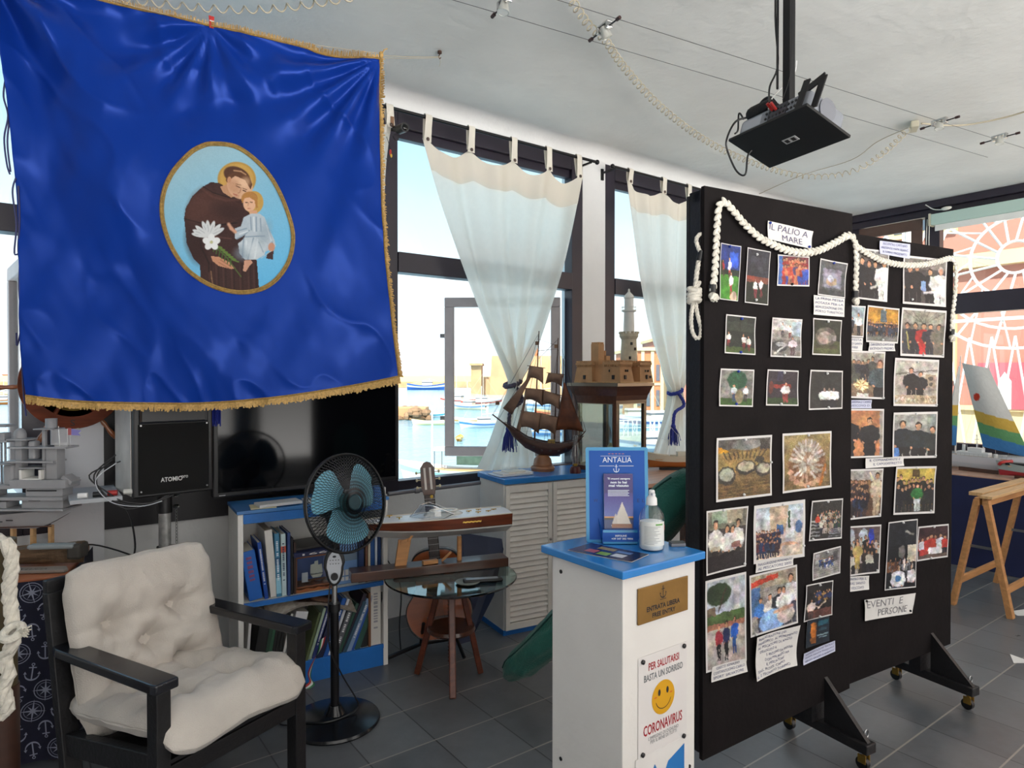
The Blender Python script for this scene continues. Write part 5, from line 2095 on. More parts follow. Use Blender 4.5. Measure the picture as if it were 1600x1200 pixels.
MB().ball((.012, -.064, .77), (.010, .004, .010), 10, 6).build('yellow_sticker', mat('yellow_sticker', 'c9a53c', .4), gt, smooth=True)
b = MB()
b.tube([(-.30, -.10, .02), (-.12, .05, .03), (.1, .12, .03)], .012, 8)
b.tube([(-.12, .05, .03), (-.10, -.1, .20)], .01, 8)
b.tube([(.12, -.14, .02), (.0, .10, .25), (.0, .12, .45)], .01, 8)
gs = b.build('guitar_stand', M_BLKM, smooth=True)
gs.location = Vector((1.80, 3.26, 0)) + RIGHT * .085
gs.rotation_euler = (0, 0, radians(-30))
tag(gs, 'black metal guitar stand holding the guitar off the tiles', 'stand')

# navy board leaning between table and cabinet
nb_ = MB()
A_ = [onY(728, 1000, 3.02), onY(740, 995, 3.05), onY(791, 846, 3.17), onY(728, 832, 3.20)]
p1, p2, p3, p4_ = onY(735, 1002, 3.12), onY(772, 930, 3.12), onY(790, 843, 3.20), onY(727, 832, 3.30)
nv = MB()
vs = [p1 - Vector((.12, 0, 0)), p1, p2, p3, p4_ - Vector((.02, 0, 0))]
vs = [Vector((v.x, v.y, max(v.z, .002))) for v in vs]
nn = Vector((0, .014, 0))
nv.add(vs + [v + nn for v in vs], [(0, 1, 2, 3, 4), (9, 8, 7, 6, 5)] + [(i, (i + 1) % 5 + 0, (i + 1) % 5 + 5, i + 5) for i in range(5)])
o = nv.build('leaning_board', mat('navy_board', '27324f', .5))
tag(o, 'dark navy board leaning beside the louvred cabinet behind the glass table', 'board')

# ------------------------------------------------------------------ louvred cabinet
cb0, cba = Vector((2.275, 3.165, 0)), radians(-8)
CBM = Matrix.Translation(cb0) @ Matrix.Rotation(cba, 4, 'Z')
cbn = T('louvred_cabinet', 'white louvre door cabinet with blue top under the harbour window', 'cabinet', cb0, cba)
CW, CD, CH = .99, .35, .94
b = MB()
b.box(0, .02, .03, CW, CD, CH - .03)
b.build('carcass', M_WHITEP, cbn, bevel=.003)
MB().box(-.012, -.012, CH - .032, CW + .012, CD + .01, CH).build('top', mat('cabinet_blue_top', '2f7fca', .25, var=.1), cbn, bevel=.003)
MB().box(-.003, .02, 0, CW, CD, .03).build('plinth', M_BLUE, cbn)
for k in range(3):
 x0 = .004 + k * .33
 b = MB()
 x1 = x0 + .322
 b.box(x0, -.002, .035, x0 + .028, .019, CH - .04)
 b.box(x1 - .028, -.002, .035, x1, .019, CH - .04)
 b.box(x0 + .028, -.002, .035, x1 - .028, .019, .075)
 b.box(x0 + .028, -.002, CH - .085, x1 - .028, .019, CH - .04)
 dr_ = b.build('door', M_WHITEP, cbn, bevel=.002)
 b = MB()
 n = 24
 for i in range(n):
  z = .08 + (CH - .17) * i / n
  b.bar((x0 + .028, .010, z + .016), (x1 - .028, .010, z + .016), .006, .033, up=(0, .45, 1))
 b.build('louvres', M_WHITEP, dr_)
 MB().ball((x1 - .014, -.008, .55), .009, 10, 6).build('knob', M_STEEL, dr_, smooth=True)

def onC(px, py, z):
 return onZ(px, py, z)

# plates and papers on the cabinet
b = MB()
p = onC(796, 741, CH + .004)
pl = T('stacked_plates', 'white papers and flat dish stacked at the left of the cabinet top', 'papers', Vector((p.x + .02, p.y, CH + .001)), -.1)
MB().box(-.13, -.08, 0, .11, .08, .008).build('lower_tray', mat('grey_white_tray', 'b8c3d0', .3), pl, bevel=.003)
MB().box(-.10, -.06, .008, .12, .07, .016).build('paper_pile', M_PAPER, pl, bevel=.002)
MB().box(-.05, -.05, .016, .07, .05, .024).build('top_booklet', mat('cream_booklet', 'dcd8cc', .5), pl, bevel=.002)

# oil lamp
p = onC(899, 739, CH)
la = T('oil_lamp', 'small glass chimney lamp on a red base between galleon and display case', 'lamp', Vector((p.x, p.y, CH)))
MB().lathe([(0, 0), (.035, 0), (.036, .02), (.028, .04), (0, .04)], 20).build('base', mat('dark_red_base', '4f1a1c', .3), la, smooth=True)
MB().lathe([(.0, .04), (.014, .045), (.014, .06), (0, .062)], 16).build('burner', M_BRASS, la, smooth=True)
MB().lathe([(.016, .06), (.028, .09), (.03, .12), (.02, .16), (.014, .2), (.014, .24)], 20).build('chimney', glass_mat('lamp_chimney', (.93, .95, .97), .12), la, smooth=True)

# ------------------------------------------------------------------ the wooden galleon
gp = onC(848, 735, CH)
ga = T('model_galleon', 'dark three masted model galleon with leather brown sails on a round wooden base', 'model ship', Vector((gp.x, gp.y, CH)), radians(-50))
DG = (ga.location - CAM).dot(FH)
ga.rotation_euler = (0, 0, atan2(RIGHT.y, RIGHT.x) - .15)

def gl(px, py, oy=0.0):
 """picture position -> the galleon's own frame (metres), in the plane of its keel"""
 s_ = DG / FPX
 bx, by = 848, 735
 return Vector(((px - bx) * s_, oy, (by - py) * s_))

M_SHIP = mat('dark_ship_wood', '4b2d22', .5, kind='wood', var=.4, scale=30)
M_SAIL = mat('brown_sail', '9c7c66', .7, col2='5c4338', scale=6, bump=.2, bscale=80)
M_SAILO = mat('rust_sail', '824829', .6, col2='3a2018', scale=9, bump=.2, bscale=60)
b = MB()
b.lathe([(0, 0), (.075, 0), (.078, .02), (.07, .03), (.06, .032), (.062, .04), (.055, .075), (.035, .10), (0, .108)], 32)
b.build('base', mat('turned_wood_base', '9a6a48', .4, kind='wood', var=.25, scale=14), ga, smooth=True)
b = MB()
# hull from bow (left) to stern (right)
ks = [(792, 668), (800, 682), (820, 700), (845, 712), (870, 712), (890, 704), (900, 694)]
sh_ = [(778, 656), (800, 668), (826, 684), (850, 690), (875, 692), (898, 688), (912, 680)]
hw = [.006, .028, .046, .052, .052, .046, .036]
N = 24

def hp(i, t, sd):
 k = i / N * 6
 a = min(5, int(k))
 f = k - a
 kx, kz = [ks[a][j] * (1 - f) + ks[a + 1][j] * f for j in (0, 1)]
 sx_, sz_ = [sh_[a][j] * (1 - f) + sh_[a + 1][j] * f for j in (0, 1)]
 w_ = hw[a] * (1 - f) + hw[a + 1] * f
 px, py = kx + (sx_ - kx) * t, kz + (sz_ - kz) * t
 return gl(px, py, sd * w_ * min(1, t * 1.8) ** .5)

for sd in (-1, 1):
 b.grid(lambda u, v, sd=sd: hp((u if sd < 0 else 1 - u) * N, v, sd), N, 8)
b.grid(lambda u, v: hp(u * N, .92, -1).lerp(hp(u * N, .92, 1), v), N, 4)
vs = [hp(N, i / 6, -1) for i in range(7)] + [hp(N, 1 - i / 6, 1) for i in range(7)]
b.add(vs, [tuple(range(14))])
hl = b.build('hull', M_SHIP, ga, smooth=True, angle=40)
b = MB()
for k in range(6):
 p = hp(10 + k * 2.1, .45, -1)
 b.cbox(p + Vector((0, -.004, 0)), (.012, .004, .010))
b.build('gun_port', M_BLK, hl)
b = MB()
b.tube([gl(800, 672), gl(768, 648)], [.006, .004], 8)
b.tube([gl(900, 690), gl(915, 672)], [.006, .003], 6)
b.build('bowsprit', M_SHIP, ga)
for nm_, top_, bot_ in (('foremast', (842, 517), (835, 690)), ('mainmast', (872, 528), (866, 692)), ('mizzenmast', (880, 560), (882, 690))):
 b = MB()
 b.tube([gl(*bot_), gl(*top_)], [.006, .003], 8)
 b.build(nm_, M_SHIP, ga, smooth=True)

def sail(pts, m, bulge=.03, oy=-.01, nm_='sail', foot=.0):
 P = [gl(x, y, oy) for x, y in pts]

 def f(u, v):
  t, bt = P[0].lerp(P[1], u), P[3].lerp(P[2], u)
  p = t.lerp(bt, v)
  p = p + Vector((0, -bulge * sin(pi * v) * sin(pi * u) ** .5, 0))
  p.z += foot * sin(pi * u) * v
  return p
 b = MB()
 b.grid(f, 12, 10)
 return b.build(nm_, m, ga, smooth=True, angle=180, solid=.0012)

for pts in ([(827, 571), (849, 575), (849, 600), (823, 592)], [(857, 582), (880, 585), (878, 604), (852, 600)], [(821, 606), (849, 609), (848, 635), (818, 625)],
   [(849, 609), (876, 618), (874, 640), (847, 633)], [(816, 642), (846, 646), (842, 678), (812, 668)], [(845, 645), (872, 652), (868, 680), (841, 672)]):
 sail(pts, M_SAIL, foot=.022)
 b = MB()
 b.tube([gl(pts[0][0] - 3, pts[0][1], -.008), gl(pts[1][0] + 3, pts[1][1], -.008)], .0025, 6)
 b.build('yard', M_SHIP, ga)
for pts in ([(881, 598), (883, 598), (912, 674), (868, 672)],):
 sail(pts, M_SAILO, foot=.01, nm_='lateen_sail')
for pts in ([(833, 580), (834, 581), (800, 648), (785, 638)], [(823, 610), (824, 612), (812, 680), (806, 672)]):
 sail(pts, M_SAIL, foot=.0, nm_='jib', bulge=.012)
for (x, y) in ((838, 536), (868, 541), (775, 630)):
 b = MB()
 b.box(-.008, -.001, -.012, .018, .001, .012, Matrix.Translation(gl(x, y)))
 b.build('pennant', mat('small_brown_pennant', '80614b', .7), ga)
b = MB()
for (x0, y0), (x1, y1) in (((842, 520), (768, 650)), ((842, 520), (800, 672)), ((842, 548), (778, 655)), ((872, 530), (842, 560)), ((872, 545), (840, 548)), ((878, 545), (912, 672)), ((880, 562), (905, 690)),
                           ((842, 540), (812, 685)), ((842, 540), (856, 690)), ((872, 545), (850, 690)), ((872, 545), (898, 690)), ((842, 600), (820, 688)), ((872, 600), (890, 690)), ((842, 530), (870, 540)),
                           ((915, 672), (885, 690)), ((914, 674), (890, 694)), ((880, 560), (915, 672))):
 for oy in (-.02, .02):
  b.tube([gl(x0, y0, 0), gl(x1, y1, oy)], .0007, 4)
for k in range(9):
 for (xa, xb) in ((814, 856), (850, 896)):
  z = 690 - k * 8
  f = k / 16
  b.tube([gl(xa + (xb - xa) * .5 * f, z, -.02 * (1 - f)), gl(xb - (xb - xa) * .5 * f, z, -.02 * (1 - f))], .0005, 3)
b.build('rigging', mat('dark_thread', '3a2f2a', .8), ga)
b = MB()
b.box(-.022, -.02, 0, .022, .02, .03, Matrix.Translation(gl(862, 693, -.02)))
b.build('deckhouse', mat('ochre_deckhouse', 'a8893c', .5), ga)
b = MB()
for k in range(14):
 p = hp(2 + k * 1.5, 1, -1)
 b.cyl(p, p + Vector((0, 0, .012)), .0015, 5)
b.tube([hp(2 + k * 1.5, 1, -1) + Vector((0, 0, .012)) for k in range(14)], .0018, 5)
b.build('deck_rail', M_SHIP, ga)

# ------------------------------------------------------------------ glazed display case with the castle and lighthouse on top
dc = Vector((3.085, 3.175, CH)) + RIGHT * .045 - FH * .03
dca = atan2(FH.y, FH.x) - radians(90) + radians(45)
ds = T('glazed_display_case', 'square brown glass sided display case standing on the right of the cabinet', 'display case', dc + Vector((0, 0, .001)), dca)
S = .168
HC = .56
M_CASE = mat('brown_case_wood', '5f3a2a', .28, kind='wood', var=.25, scale=14, coat=.5)
M_SILV = mat('silver_gilt_line', 'a09484', .3, .6)
for x in (-S, S - .026):
 for y in (-S, S - .026):
  MB().box(x, y, .03, x + .026, y + .026, HC - .115).build('corner_post', M_CASE, ds, bevel=.003)
b = MB()
b.box(-S - .012, -S - .012, 0, S + .012, S + .012, .03)
b.build('base', M_CASE, ds, bevel=.004)
b = MB()
b.box(-S, -S, HC - .125, S, S, HC - .105)
b.add([(s0 * (S + a), s1 * (S + a), z) for a, z in ((.0, HC - .105), (.006, HC - .075), (.022, HC - .035), (.034, HC)) for s0, s1 in ((-1, -1), (1, -1), (1, 1), (-1, 1))],
      [(i * 4 + j, i * 4 + (j + 1) % 4, i * 4 + 4 + (j + 1) % 4, i * 4 + 4 + j) for i in range(3) for j in range(4)] + [(12, 13, 14, 15)])
b.build('cornice', M_CASE, ds)
b = MB()
b.box(-S - .036, -S - .036, HC - .014, S + .036, S + .036, HC + .006)
for z in (HC - .128, .032):
 for s_ in (-1, 1):
  b.box(-S + .022, s_ * S - .002, z, S - .022, s_ * S + .002, z + .004)
  b.box(s_ * S - .002, -S + .022, z, s_ * S + .002, S - .022, z + .004)
for s_ in (-1, 1):
 for t in (-1, 1):
  b.box(t * (S - .028) - .002, s_ * S - .002, .03, t * (S - .028) + .002, s_ * S + .002, HC - .125)
  b.box(s_ * S - .002, t * (S - .028) - .002, .03, s_ * S + .002, t * (S - .028) + .002, HC - .125)
b.build('metal_trim', M_SILV, ds)
b = MB()
for s_ in (-1, 1):
 b.box(-S + .026, s_ * (S - .012) - .001, .03, S - .026, s_ * (S - .012) + .001, HC - .125)
 b.box(s_ * (S - .012) - .001, -S + .026, .03, s_ * (S - .012) + .001, S - .026, HC - .125)
b.build('glass_side', glass_mat('case_glass', (.9, .96, .97), .08), ds)
b = MB()
b.box(-.03, -.03, .031, .03, .03, .12)
b.lathe([(0, .12), (.025, .12), (.02, .15), (.005, .17), (0, .17)], 12)
o = b.build('small_model', mat('cream_model', 'c9b88e', .5))
o.location = ds.location
tag(o, 'little cream coloured model inside the glazed display case', 'model')

zt = CH + HC + .008
ca = T('model_castle', 'sand coloured model castle with tall white lighthouse on top of the display case', 'model castle', Vector((dc.x, dc.y, zt)) + RIGHT * .02, dca)
M_SAND = mat('sand_card', 'b98d63', .7, var=.12, scale=18)
M_STONE = mat('pale_stone', 'c6bda8', .8, var=.15, scale=30)
M_LIGHT = mat('white_lighthouse', 'e2e1dc', .6, var=.05, scale=20)
sc_ = 4.45 / FPX
ca.scale = (1.0, 1.0, 1.17)
MB().box(-.185, -.185, 0, .185, .185, .006).build('base_board', M_PINE2, ca, bevel=.001)

def frustum(b, cx, cy, w0, d0, w1, d1, z0, z1):
 vs = [(cx + sx * w / 2, cy + sy * d / 2, z) for w, d, z in ((w0, d0, z0), (w1, d1, z1)) for sx, sy in ((-1, -1), (1, -1), (1, 1), (-1, 1))]
 b.add(vs, [(3, 2, 1, 0), (4, 5, 6, 7)] + [(i, (i + 1) % 4, 4 + (i + 1) % 4, 4 + i) for i in range(4)])

def crenel(b, cx, cy, w_, d_, z, n=8, t=.007, h=.01):
 for i in range(n):
  f = (i + .5) / n - .5
  for s_ in (-1, 1):
   b.cbox((cx + f * w_, cy + s_ * d_ / 2, z + h / 2), (w_ / n * .6, t, h))
   b.cbox((cx + s_ * w_ / 2, cy + f * d_, z + h / 2), (t, d_ / n * .6, h))

b = MB()
frustum(b, -.02, 0.02, .27, .27, .23, .23, .006, .105)
b.build('keep_wall', M_SAND, ca)
for (cx, cy) in ((-.11, -.11), (.11, -.11), (-.11, .11)):
 b = MB()
 frustum(b, cx, cy, .15, .15, .12, .12, .006, .10)
 b.box(cx - .068, cy - .068, .10, cx + .068, cy + .068, .112)
 for i in range(9):
  f = (i + .5) / 9 - .5
  for s_ in (-1, 1):
   b.cbox((cx + f * .12, cy + s_ * .066, .094), (.006, .008, .012))
   b.cbox((cx + s_ * .066, cy + f * .12, .094), (.008, .006, .012))
 crenel(b, cx, cy, .13, .13, .112)
 b.build('bastion', M_SAND, ca)
b = MB()
b.box(-.145, .015, .10, -.085, .075, .215)
crenel(b, -.115, .045, .055, .055, .215, 3)
b.box(-.08, .0, .10, -.04, .04, .15)
b.cyl((-.05, .035, .1), (-.05, .035, .18), .008, 10)
b.build('watch_tower', M_SAND, ca)
b = MB()
for cx, cy, z, w_, h_ in ((-.13, -.187, .02, .018, .022), (-.10, -.183, .06, .006, .012), (-.12, -.183, .06, .006, .012), (.11, -.187, .02, .018, .024), (.13, -.183, .06, .006, .012), (.1, -.183, .06, .006, .012), (.15, -.187, .025, .012, .014)):
 b = MB().box(cx - w_ / 2, cy - .002, z, cx + w_ / 2, cy + .006, z + h_)
 b.build('window_opening', M_BLK, ca)
for cy, z, w_, h_ in ((-.13, .02, .018, .022), (-.10, .06, .006, .012), (.10, .02, .018, .022)):
 MB().box(-.187, cy - w_ / 2, z, -.18, cy + w_ / 2, z + h_).build('window_opening', M_BLK, ca)
b = MB()
cx, cy = .10, -.05
b.lathe([(.058, .10), (.052, .20), (.05, .245), (.062, .262), (.062, .278), (.0, .278)], 28, c=(cx, cy, 0))
for k in range(12):
 a = k * pi / 6
 b.cbox((cx + .058 * cos(a), cy + .058 * sin(a), .283), (.014, .014, .012), None)
b.build('round_tower', M_STONE, ca)
b = MB()
b.lathe([(.037, .278), (.033, .39), (.033, .40), (.048, .405), (.048, .412), (.030, .412), (.030, .48), (.0, .485)], 28, c=(cx, cy, 0))
b.lathe([(.036, .48), (.03, .495), (.008, .515), (.006, .53), (0, .535)], 20, c=(cx, cy, 0))
b.tube([(cx + .047 * cos(t), cy + .047 * sin(t), .43) for t in [k * pi / 12 for k in range(24)]], .0015, 4, closed=True)
for k in range(12):
 a = k * pi / 6
 b.cyl((cx + .047 * cos(a), cy + .047 * sin(a), .41), (cx + .047 * cos(a), cy + .047 * sin(a), .43), .001, 4)
b.build('lighthouse', M_LIGHT, ca, smooth=True)
b = MB()
for z, a in ((.14, 3.9), (.19, 4.6), (.22, 4.1)):
 MB().cbox((cx + .054 * cos(a), cy + .054 * sin(a), z), (.012, .012, .016)).build('tower_window', M_BLK, ca)

# ------------------------------------------------------------------ low table with brown and white model boat (behind the display board)
lt = T('side_table', 'low table with pinkish wooden top at the foot of the narrow window', 'table', (3.95, 3.45, 0))
MB().box(-.55, -.28, .76, .65, .28, .79).build('table_top', mat('pinkish_wood_top', 'c39a82', .35, kind='wood', var=.15, scale=8), lt, bevel=.004)
for x in (-.5, .6):
 for y in (-.24, .24):
  MB().box(x - .025, y - .025, 0, x + .025, y + .025, .76).build('leg', M_DWOOD, lt)
MB().box(-.5, -.25, .68, .6, -.235, .76).build('apron', M_BLK, lt)
p = onZ(1046, 735, .79)
mb_ = T('model_fishing_boat', 'model fishing boat with cream and orange brown hull on the low table', 'model boat', Vector((p.x + .06, p.y + .0, .79)), atan2(RIGHT.y, RIGHT.x) + pi)

def small_hull(b, L, W2, H, t0, t1, bow=.35, n=24, sheer=.3):
 for sd in (-1, 1):
  def f(u, v, sd=sd):
   u = u if sd > 0 else 1 - u
   t = t0 + (t1 - t0) * v
   k = (1 - max(0, (u - (1 - bow)) / bow) ** 2) * (1 - .35 * max(0, (.15 - u) / .15) ** 2)
   return Vector((-L / 2 + L * u + .06 * L * t * max(0, (u - .8) / .2), sd * W2 * k * t ** .45, H * t + H * sheer * t * (2 * u - .9) ** 2))
  b.grid(f, n, 6)

for t0, t1, m_ in ((0, .5, mat('orange_brown_hull', 'a5612c', .35)), (.5, 1, mat('cream_hull', 'cfc7b4', .4))):
 b = MB(Matrix.Translation((0, 0, .02)))
 small_hull(b, .42, .06, .095, t0, t1)
 b.build('hull', m_, mb_, smooth=True, angle=50)
MB().box(-.19, -.045, .085, .16, .045, .09).build('deck', M_PINE, mb_)
MB().box(-.12, -.03, .09, -.02, .03, .15).build('wheelhouse', mat('cream_hull', 'cfc7b4', .4), mb_, bevel=.003)
b = MB()
b.cyl((.04, 0, .09), (.04, 0, .36), .003, 6)
b.cyl((-.1, 0, .15), (-.1, 0, .30), .002, 6)
b.tube([(.04, 0, .24), (.12, 0, .26)], .002, 5)
for x1 in (-.18, .18):
 b.tube([(.04, 0, .36), (x1, 0, .1)], .0008, 4)
b.build('mast', M_WHITEP, mb_)
MB().box(-.15, -.02, 0, .12, .02, .022).build('keel_stand', M_BLK, mb_)
# ================================================================== white pedestal in the foreground
px0, py0 = 1.223, 1.186
PW = .335
ped = T('pedestal', 'tall white wooden pedestal with overhanging blue top in the foreground', 'pedestal', (px0, py0, 0))
PH = 1.05
b = MB()
b.box(.028, .028, 0, PW - .012, PW - .02, PH - .022)
b.build('body', mat('white_pedestal_paint', 'dcd9d5', .5, var=.04, scale=5, bump=.12, bscale=30), ped, bevel=.002)
MB().box(0, 0, PH - .022, PW, PW, PH).build('top', mat('pedestal_blue_top', '2a7cc4', .18, var=.08, coat=.3), ped, bevel=.003)
b = MB()
for x, y, z in ((.026, PW - .06, .43), (.026, PW - .06, .98)):
 b.cyl((x, y, z), (x + .003, y, z), .006, 10)
b.cyl((.30, .026, .43), (.30, .029, .43), .006, 10)
b.build('screw_head', M_BLK, ped)

def onPed(px, py):
 """point of the pedestal front (plane y = py0 + .028)"""
 return onY(px, py, py0 + .0275)

def ppl(px, py, off=.0):
 p = onPed(px, py)
 return Vector((p.x - px0, p.y - py0 - off, p.z))

# brass plaque
q = [onPed(*v) for v in ((995, 918), (1073, 901), (1073, 956), (995, 973))]
x0_, x1_ = (q[0].x + q[3].x) / 2, (q[1].x + q[2].x) / 2
z1_, z0_ = (q[0].z + q[1].z) / 2, (q[2].z + q[3].z) / 2
W_, H_ = x1_ - x0_, z1_ - z0_
pq = T('brass_plaque', 'brass entry plaque with dark anchor screwed on the white pedestal', 'plaque', (x0_, py0 + .0265, z0_))
MB().box(0, -.004, 0, W_, 0, H_).build('plate', mat('aged_brass_plate', '94703a', .38, .5, var=.15, scale=14), pq, bevel=.0015)
MR = Matrix.Translation((0, -.0046, 0)) @ Matrix.Rotation(radians(90), 4, 'X')
b = MB(MR)
b.text('ENTRATA LIBERA', W_ * .16, H_ * .30, W_ * .66, H_ * .14, bold=.03)
b.text('FREE ENTRY', W_ * .27, H_ * .10, W_ * .46, H_ * .13, bold=.03)
b.text('-----', W_ * .42, H_ * .535, W_ * .12, H_ * .02)
b.build('lettering', M_BLACKINK, pq)

def anchor(b, cx, cy, s, t=None):
 """flat anchor outline in the xy plane, height s"""
 t = t or s * .07
 b.add([(cx - t / 2, cy - s * .42, 0), (cx + t / 2, cy - s * .42, 0), (cx + t / 2, cy + s * .32, 0), (cx - t / 2, cy + s * .32, 0)], [(0, 1, 2, 3)])
 b.add([(cx - s * .18, cy + s * .20, 0), (cx + s * .18, cy + s * .20, 0), (cx + s * .18, cy + s * .26, 0), (cx - s * .18, cy + s * .26, 0)], [(0, 1, 2, 3)])
 n = 14
 vs = []
 for r_ in (s * .085, s * .045):
  vs += [(cx + r_ * cos(2 * pi * k / n), cy + s * .40 + r_ * sin(2 * pi * k / n), 0) for k in range(n)]
 b.add(vs, [(k, (k + 1) % n, n + (k + 1) % n, n + k) for k in range(n)])
 vs = []
 for k in range(n + 1):
  a = pi + pi * k / n
  w_ = t * (.5 + .9 * sin(pi * k / n))
  vs += [(cx + (s * .33 + w_ / 2) * cos(a), cy - s * .12 + (s * .33 + w_ / 2) * sin(a), 0), (cx + (s * .33 - w_ / 2) * cos(a), cy - s * .12 + (s * .33 - w_ / 2) * sin(a), 0)]
 b.add(vs, [(2 * k, 2 * k + 1, 2 * k + 3, 2 * k + 2) for k in range(n)])
 for sd in (-1, 1):
  b.add([(cx + sd * s * .33, cy + s * .02, 0), (cx + sd * s * .24, cy - s * .13, 0), (cx + sd * s * .40, cy - s * .13, 0)], [(0, 1, 2)])
 return b

anchor(MB(MR), W_ * .48, H_ * .75, H_ * .36).build('anchor_emblem', M_BLACKINK, pq)

# poster
q = [onPed(*v) for v in ((997, 1028), (1073, 1002), (1071, 1159), (996, 1187))]
x0_, x1_ = (q[0].x + q[3].x) / 2, (q[1].x + q[2].x) / 2
z1_, z0_ = (q[0].z + q[1].z) / 2, (q[2].z + q[3].z) / 2
W_, H_ = x1_ - x0_, z1_ - z0_
po = T('notice_poster', 'white notice with red words and a smiling yellow face on the pedestal', 'poster', (x0_, py0 + .0268, z0_))
MB().box(0, -.001, 0, W_, 0, H_).build('paper', mat('laminated_paper', 'd8d4d2', .35), po)
MR = Matrix.Translation((0, -.0016, 0)) @ Matrix.Rotation(radians(90), 4, 'X')
b = MB(MR)
b.text('PER SALUTARSI', W_ * .20, H_ * .845, W_ * .63, H_ * .075, bold=.02)
b.text('CORONAVIRUS', W_ * .10, H_ * .22, W_ * .80, H_ * .105, bold=.02)
b.build('red_lettering', mat('dark_red_ink', '9e1f28', .5), po)
b = MB(MR)
b.text('BASTA UN SORRISO', W_ * .11, H_ * .745, W_ * .80, H_ * .068, bold=.02)
b.text("L'IMPEGNO DI OGNUNO", W_ * .20, H_ * .165, W_ * .62, H_ * .035)
b.text('PER IL BENE DI TUTTI', W_ * .24, H_ * .125, W_ * .54, H_ * .033)
b.build('grey_lettering', mat('grey_ink', '6d7074', .5), po)
b = MB(MR)
cx_, cy_, r_ = W_ * .50, H_ * .535, W_ * .235
b.add([(cx_ + r_ * cos(2 * pi * k / 40), cy_ + r_ * sin(2 * pi * k / 40), .0) for k in range(40)], [tuple(range(40))])
b.build('yellow_face', mat('smile_yellow', 'd09a12', .45), po)
b = MB(Matrix.Translation((0, -.002, 0)) @ Matrix.Rotation(radians(90), 4, 'X'))
for sx_ in (-1, 1):
 b.add([(cx_ + sx_ * r_ * .36 + r_ * .11 * cos(2 * pi * k / 16), cy_ + r_ * .34 + r_ * .20 * sin(2 * pi * k / 16), 0) for k in range(16)], [tuple(range(16))])
vs = []
for k in range(19):
 a = pi * 1.08 + pi * .84 * k / 18
 for w_ in (.70, .655 if 0 < k < 18 else .69):
  vs.append((cx_ + r_ * w_ * cos(a), cy_ + r_ * (w_ + .0) * sin(a) + r_ * .02, 0))
b.add(vs, [(2 * k, 2 * k + 1, 2 * k + 3, 2 * k + 2) for k in range(18)])
b.build('face_features', M_BLACKINK, po)
b = MB(Matrix.Translation((0, -.0019, 0)) @ Matrix.Rotation(radians(90), 4, 'X'))
for sx_ in (-1, 1):
 b.add([(cx_ + sx_ * r_ * .68 + r_ * .13 * cos(2 * pi * k / 12), cy_ + r_ * .12 + r_ * .05 * sin(2 * pi * k / 12), 0) for k in range(12)], [tuple(range(12))])
b.build('cheeks', mat('orange_cheek', 'c9662a', .5), po)
for x, z in ((.08, .955), (.93, .965), (.08, .06), (.93, .05)):
 b = MB()
 b.lathe([(0, .002), (.0065, .002), (.0065, .006), (0, .009)], 12, Matrix.Translation((W_ * x, 0, H_ * z)) @ Matrix.Rotation(radians(90), 4, 'X'))
 b.build('pin', M_BLK, po, smooth=True)
# second sheet under the poster
p = onPed(1000, 1196)
po2 = T('lower_notice', 'white sheet with blue shapes cut by the bottom edge of the picture', 'poster', (x0_ - .01, py0 + .0265, z0_ - .27))
MB().box(0, -.001, 0, W_ + .02, 0, .28).build('paper', M_PAPER, po2)
b = MB(Matrix.Translation((0, -.0016, 0)) @ Matrix.Rotation(radians(90), 4, 'X'))
b.add([(.05, .20, 0), (.10, .20, 0), (.075, .245, 0)], [(0, 1, 2)])
b.add([(.10, .18, 0), (W_ + .0, .19, 0), (W_ + .0, .262, 0), (.13, .235, 0)], [(0, 1, 2, 3)])
b.build('blue_shapes', mat('print_blue', '2671b5', .4), po2)

# things standing on the pedestal ---------------------------------------------
ZT = PH
MTURN = radians(-12)

def onT(px, py):
 return onZ(px, py, ZT)

# display card with leaflet holder
p = onT(916, 847)
bv = (onT(1010, 852) - onT(926, 847))
ca_ang = atan2(RIGHT.y, RIGHT.x) - radians(0)
dcrd = T('leaflet_display', 'blue display card with anchor emblem and a leaflet pocket on the pedestal', 'leaflet holder', p, ca_ang)
dd = (p - CAM).dot(FH)
Kx = dd / FPX
MT_ = Matrix.Rotation(radians(-5), 4, 'X') @ Matrix.Rotation(radians(90), 4, 'X')     # x right, y up, z towards viewer
cw, chh = 98 * Kx, 148 * Kx

def rrect(b, x, y, w_, h_, t, r=.006, z=0):
 pts = []
 for cx, cy, a0 in ((x + w_ - r, y + r, -90), (x + w_ - r, y + h_ - r, 0), (x + r, y + h_ - r, 90), (x + r, y + r, 180)):
  for k in range(5):
   a = radians(a0 + 22.5 * k)
   pts.append((cx + r * cos(a), cy + r * sin(a)))
 return b.prism(pts, t, None, z)

rrect(MB(MT_), 0, 0, cw, chh, .004).build('back_board', mat('sky_blue_border', '2d86b5', .3), dcrd)
b = MB(MT_)
b.box(.010, .008, .004, cw - .010, chh - .010, .0045)
b.build('deep_blue_panel', mat('deep_blue_print', '1c50a0', .5, spec=.25), dcrd)
b = MB(MT_ @ Matrix.Translation((0, 0, .0049)))
b.text('ANTALIA', cw * .27, chh * .84, cw * .47, chh * .055)
for k in range(7):
 pass
b.box(cw * .24, chh * .905, 0, cw * .72, chh * .908, .0002)
b.box(cw * .22, chh * .80, 0, cw * .46, chh * .804, .0002)
b.box(cw * .53, chh * .80, 0, cw * .77, chh * .804, .0002)
anchor(b, cw * .49, chh * .775, chh * .085)
b.build('card_lettering', mat('pale_print', 'd5dde6', .4), dcrd)
b = MB(MT_ @ Matrix.Translation((0, 0, .0049)))
for k in range(5):
 b.text('*', cw * (.36 + .055 * k), chh * .918, cw * .04, chh * .018, bold=.05)
b.build('star_row', mat('orange_star', 'c0785a', .5), dcrd)
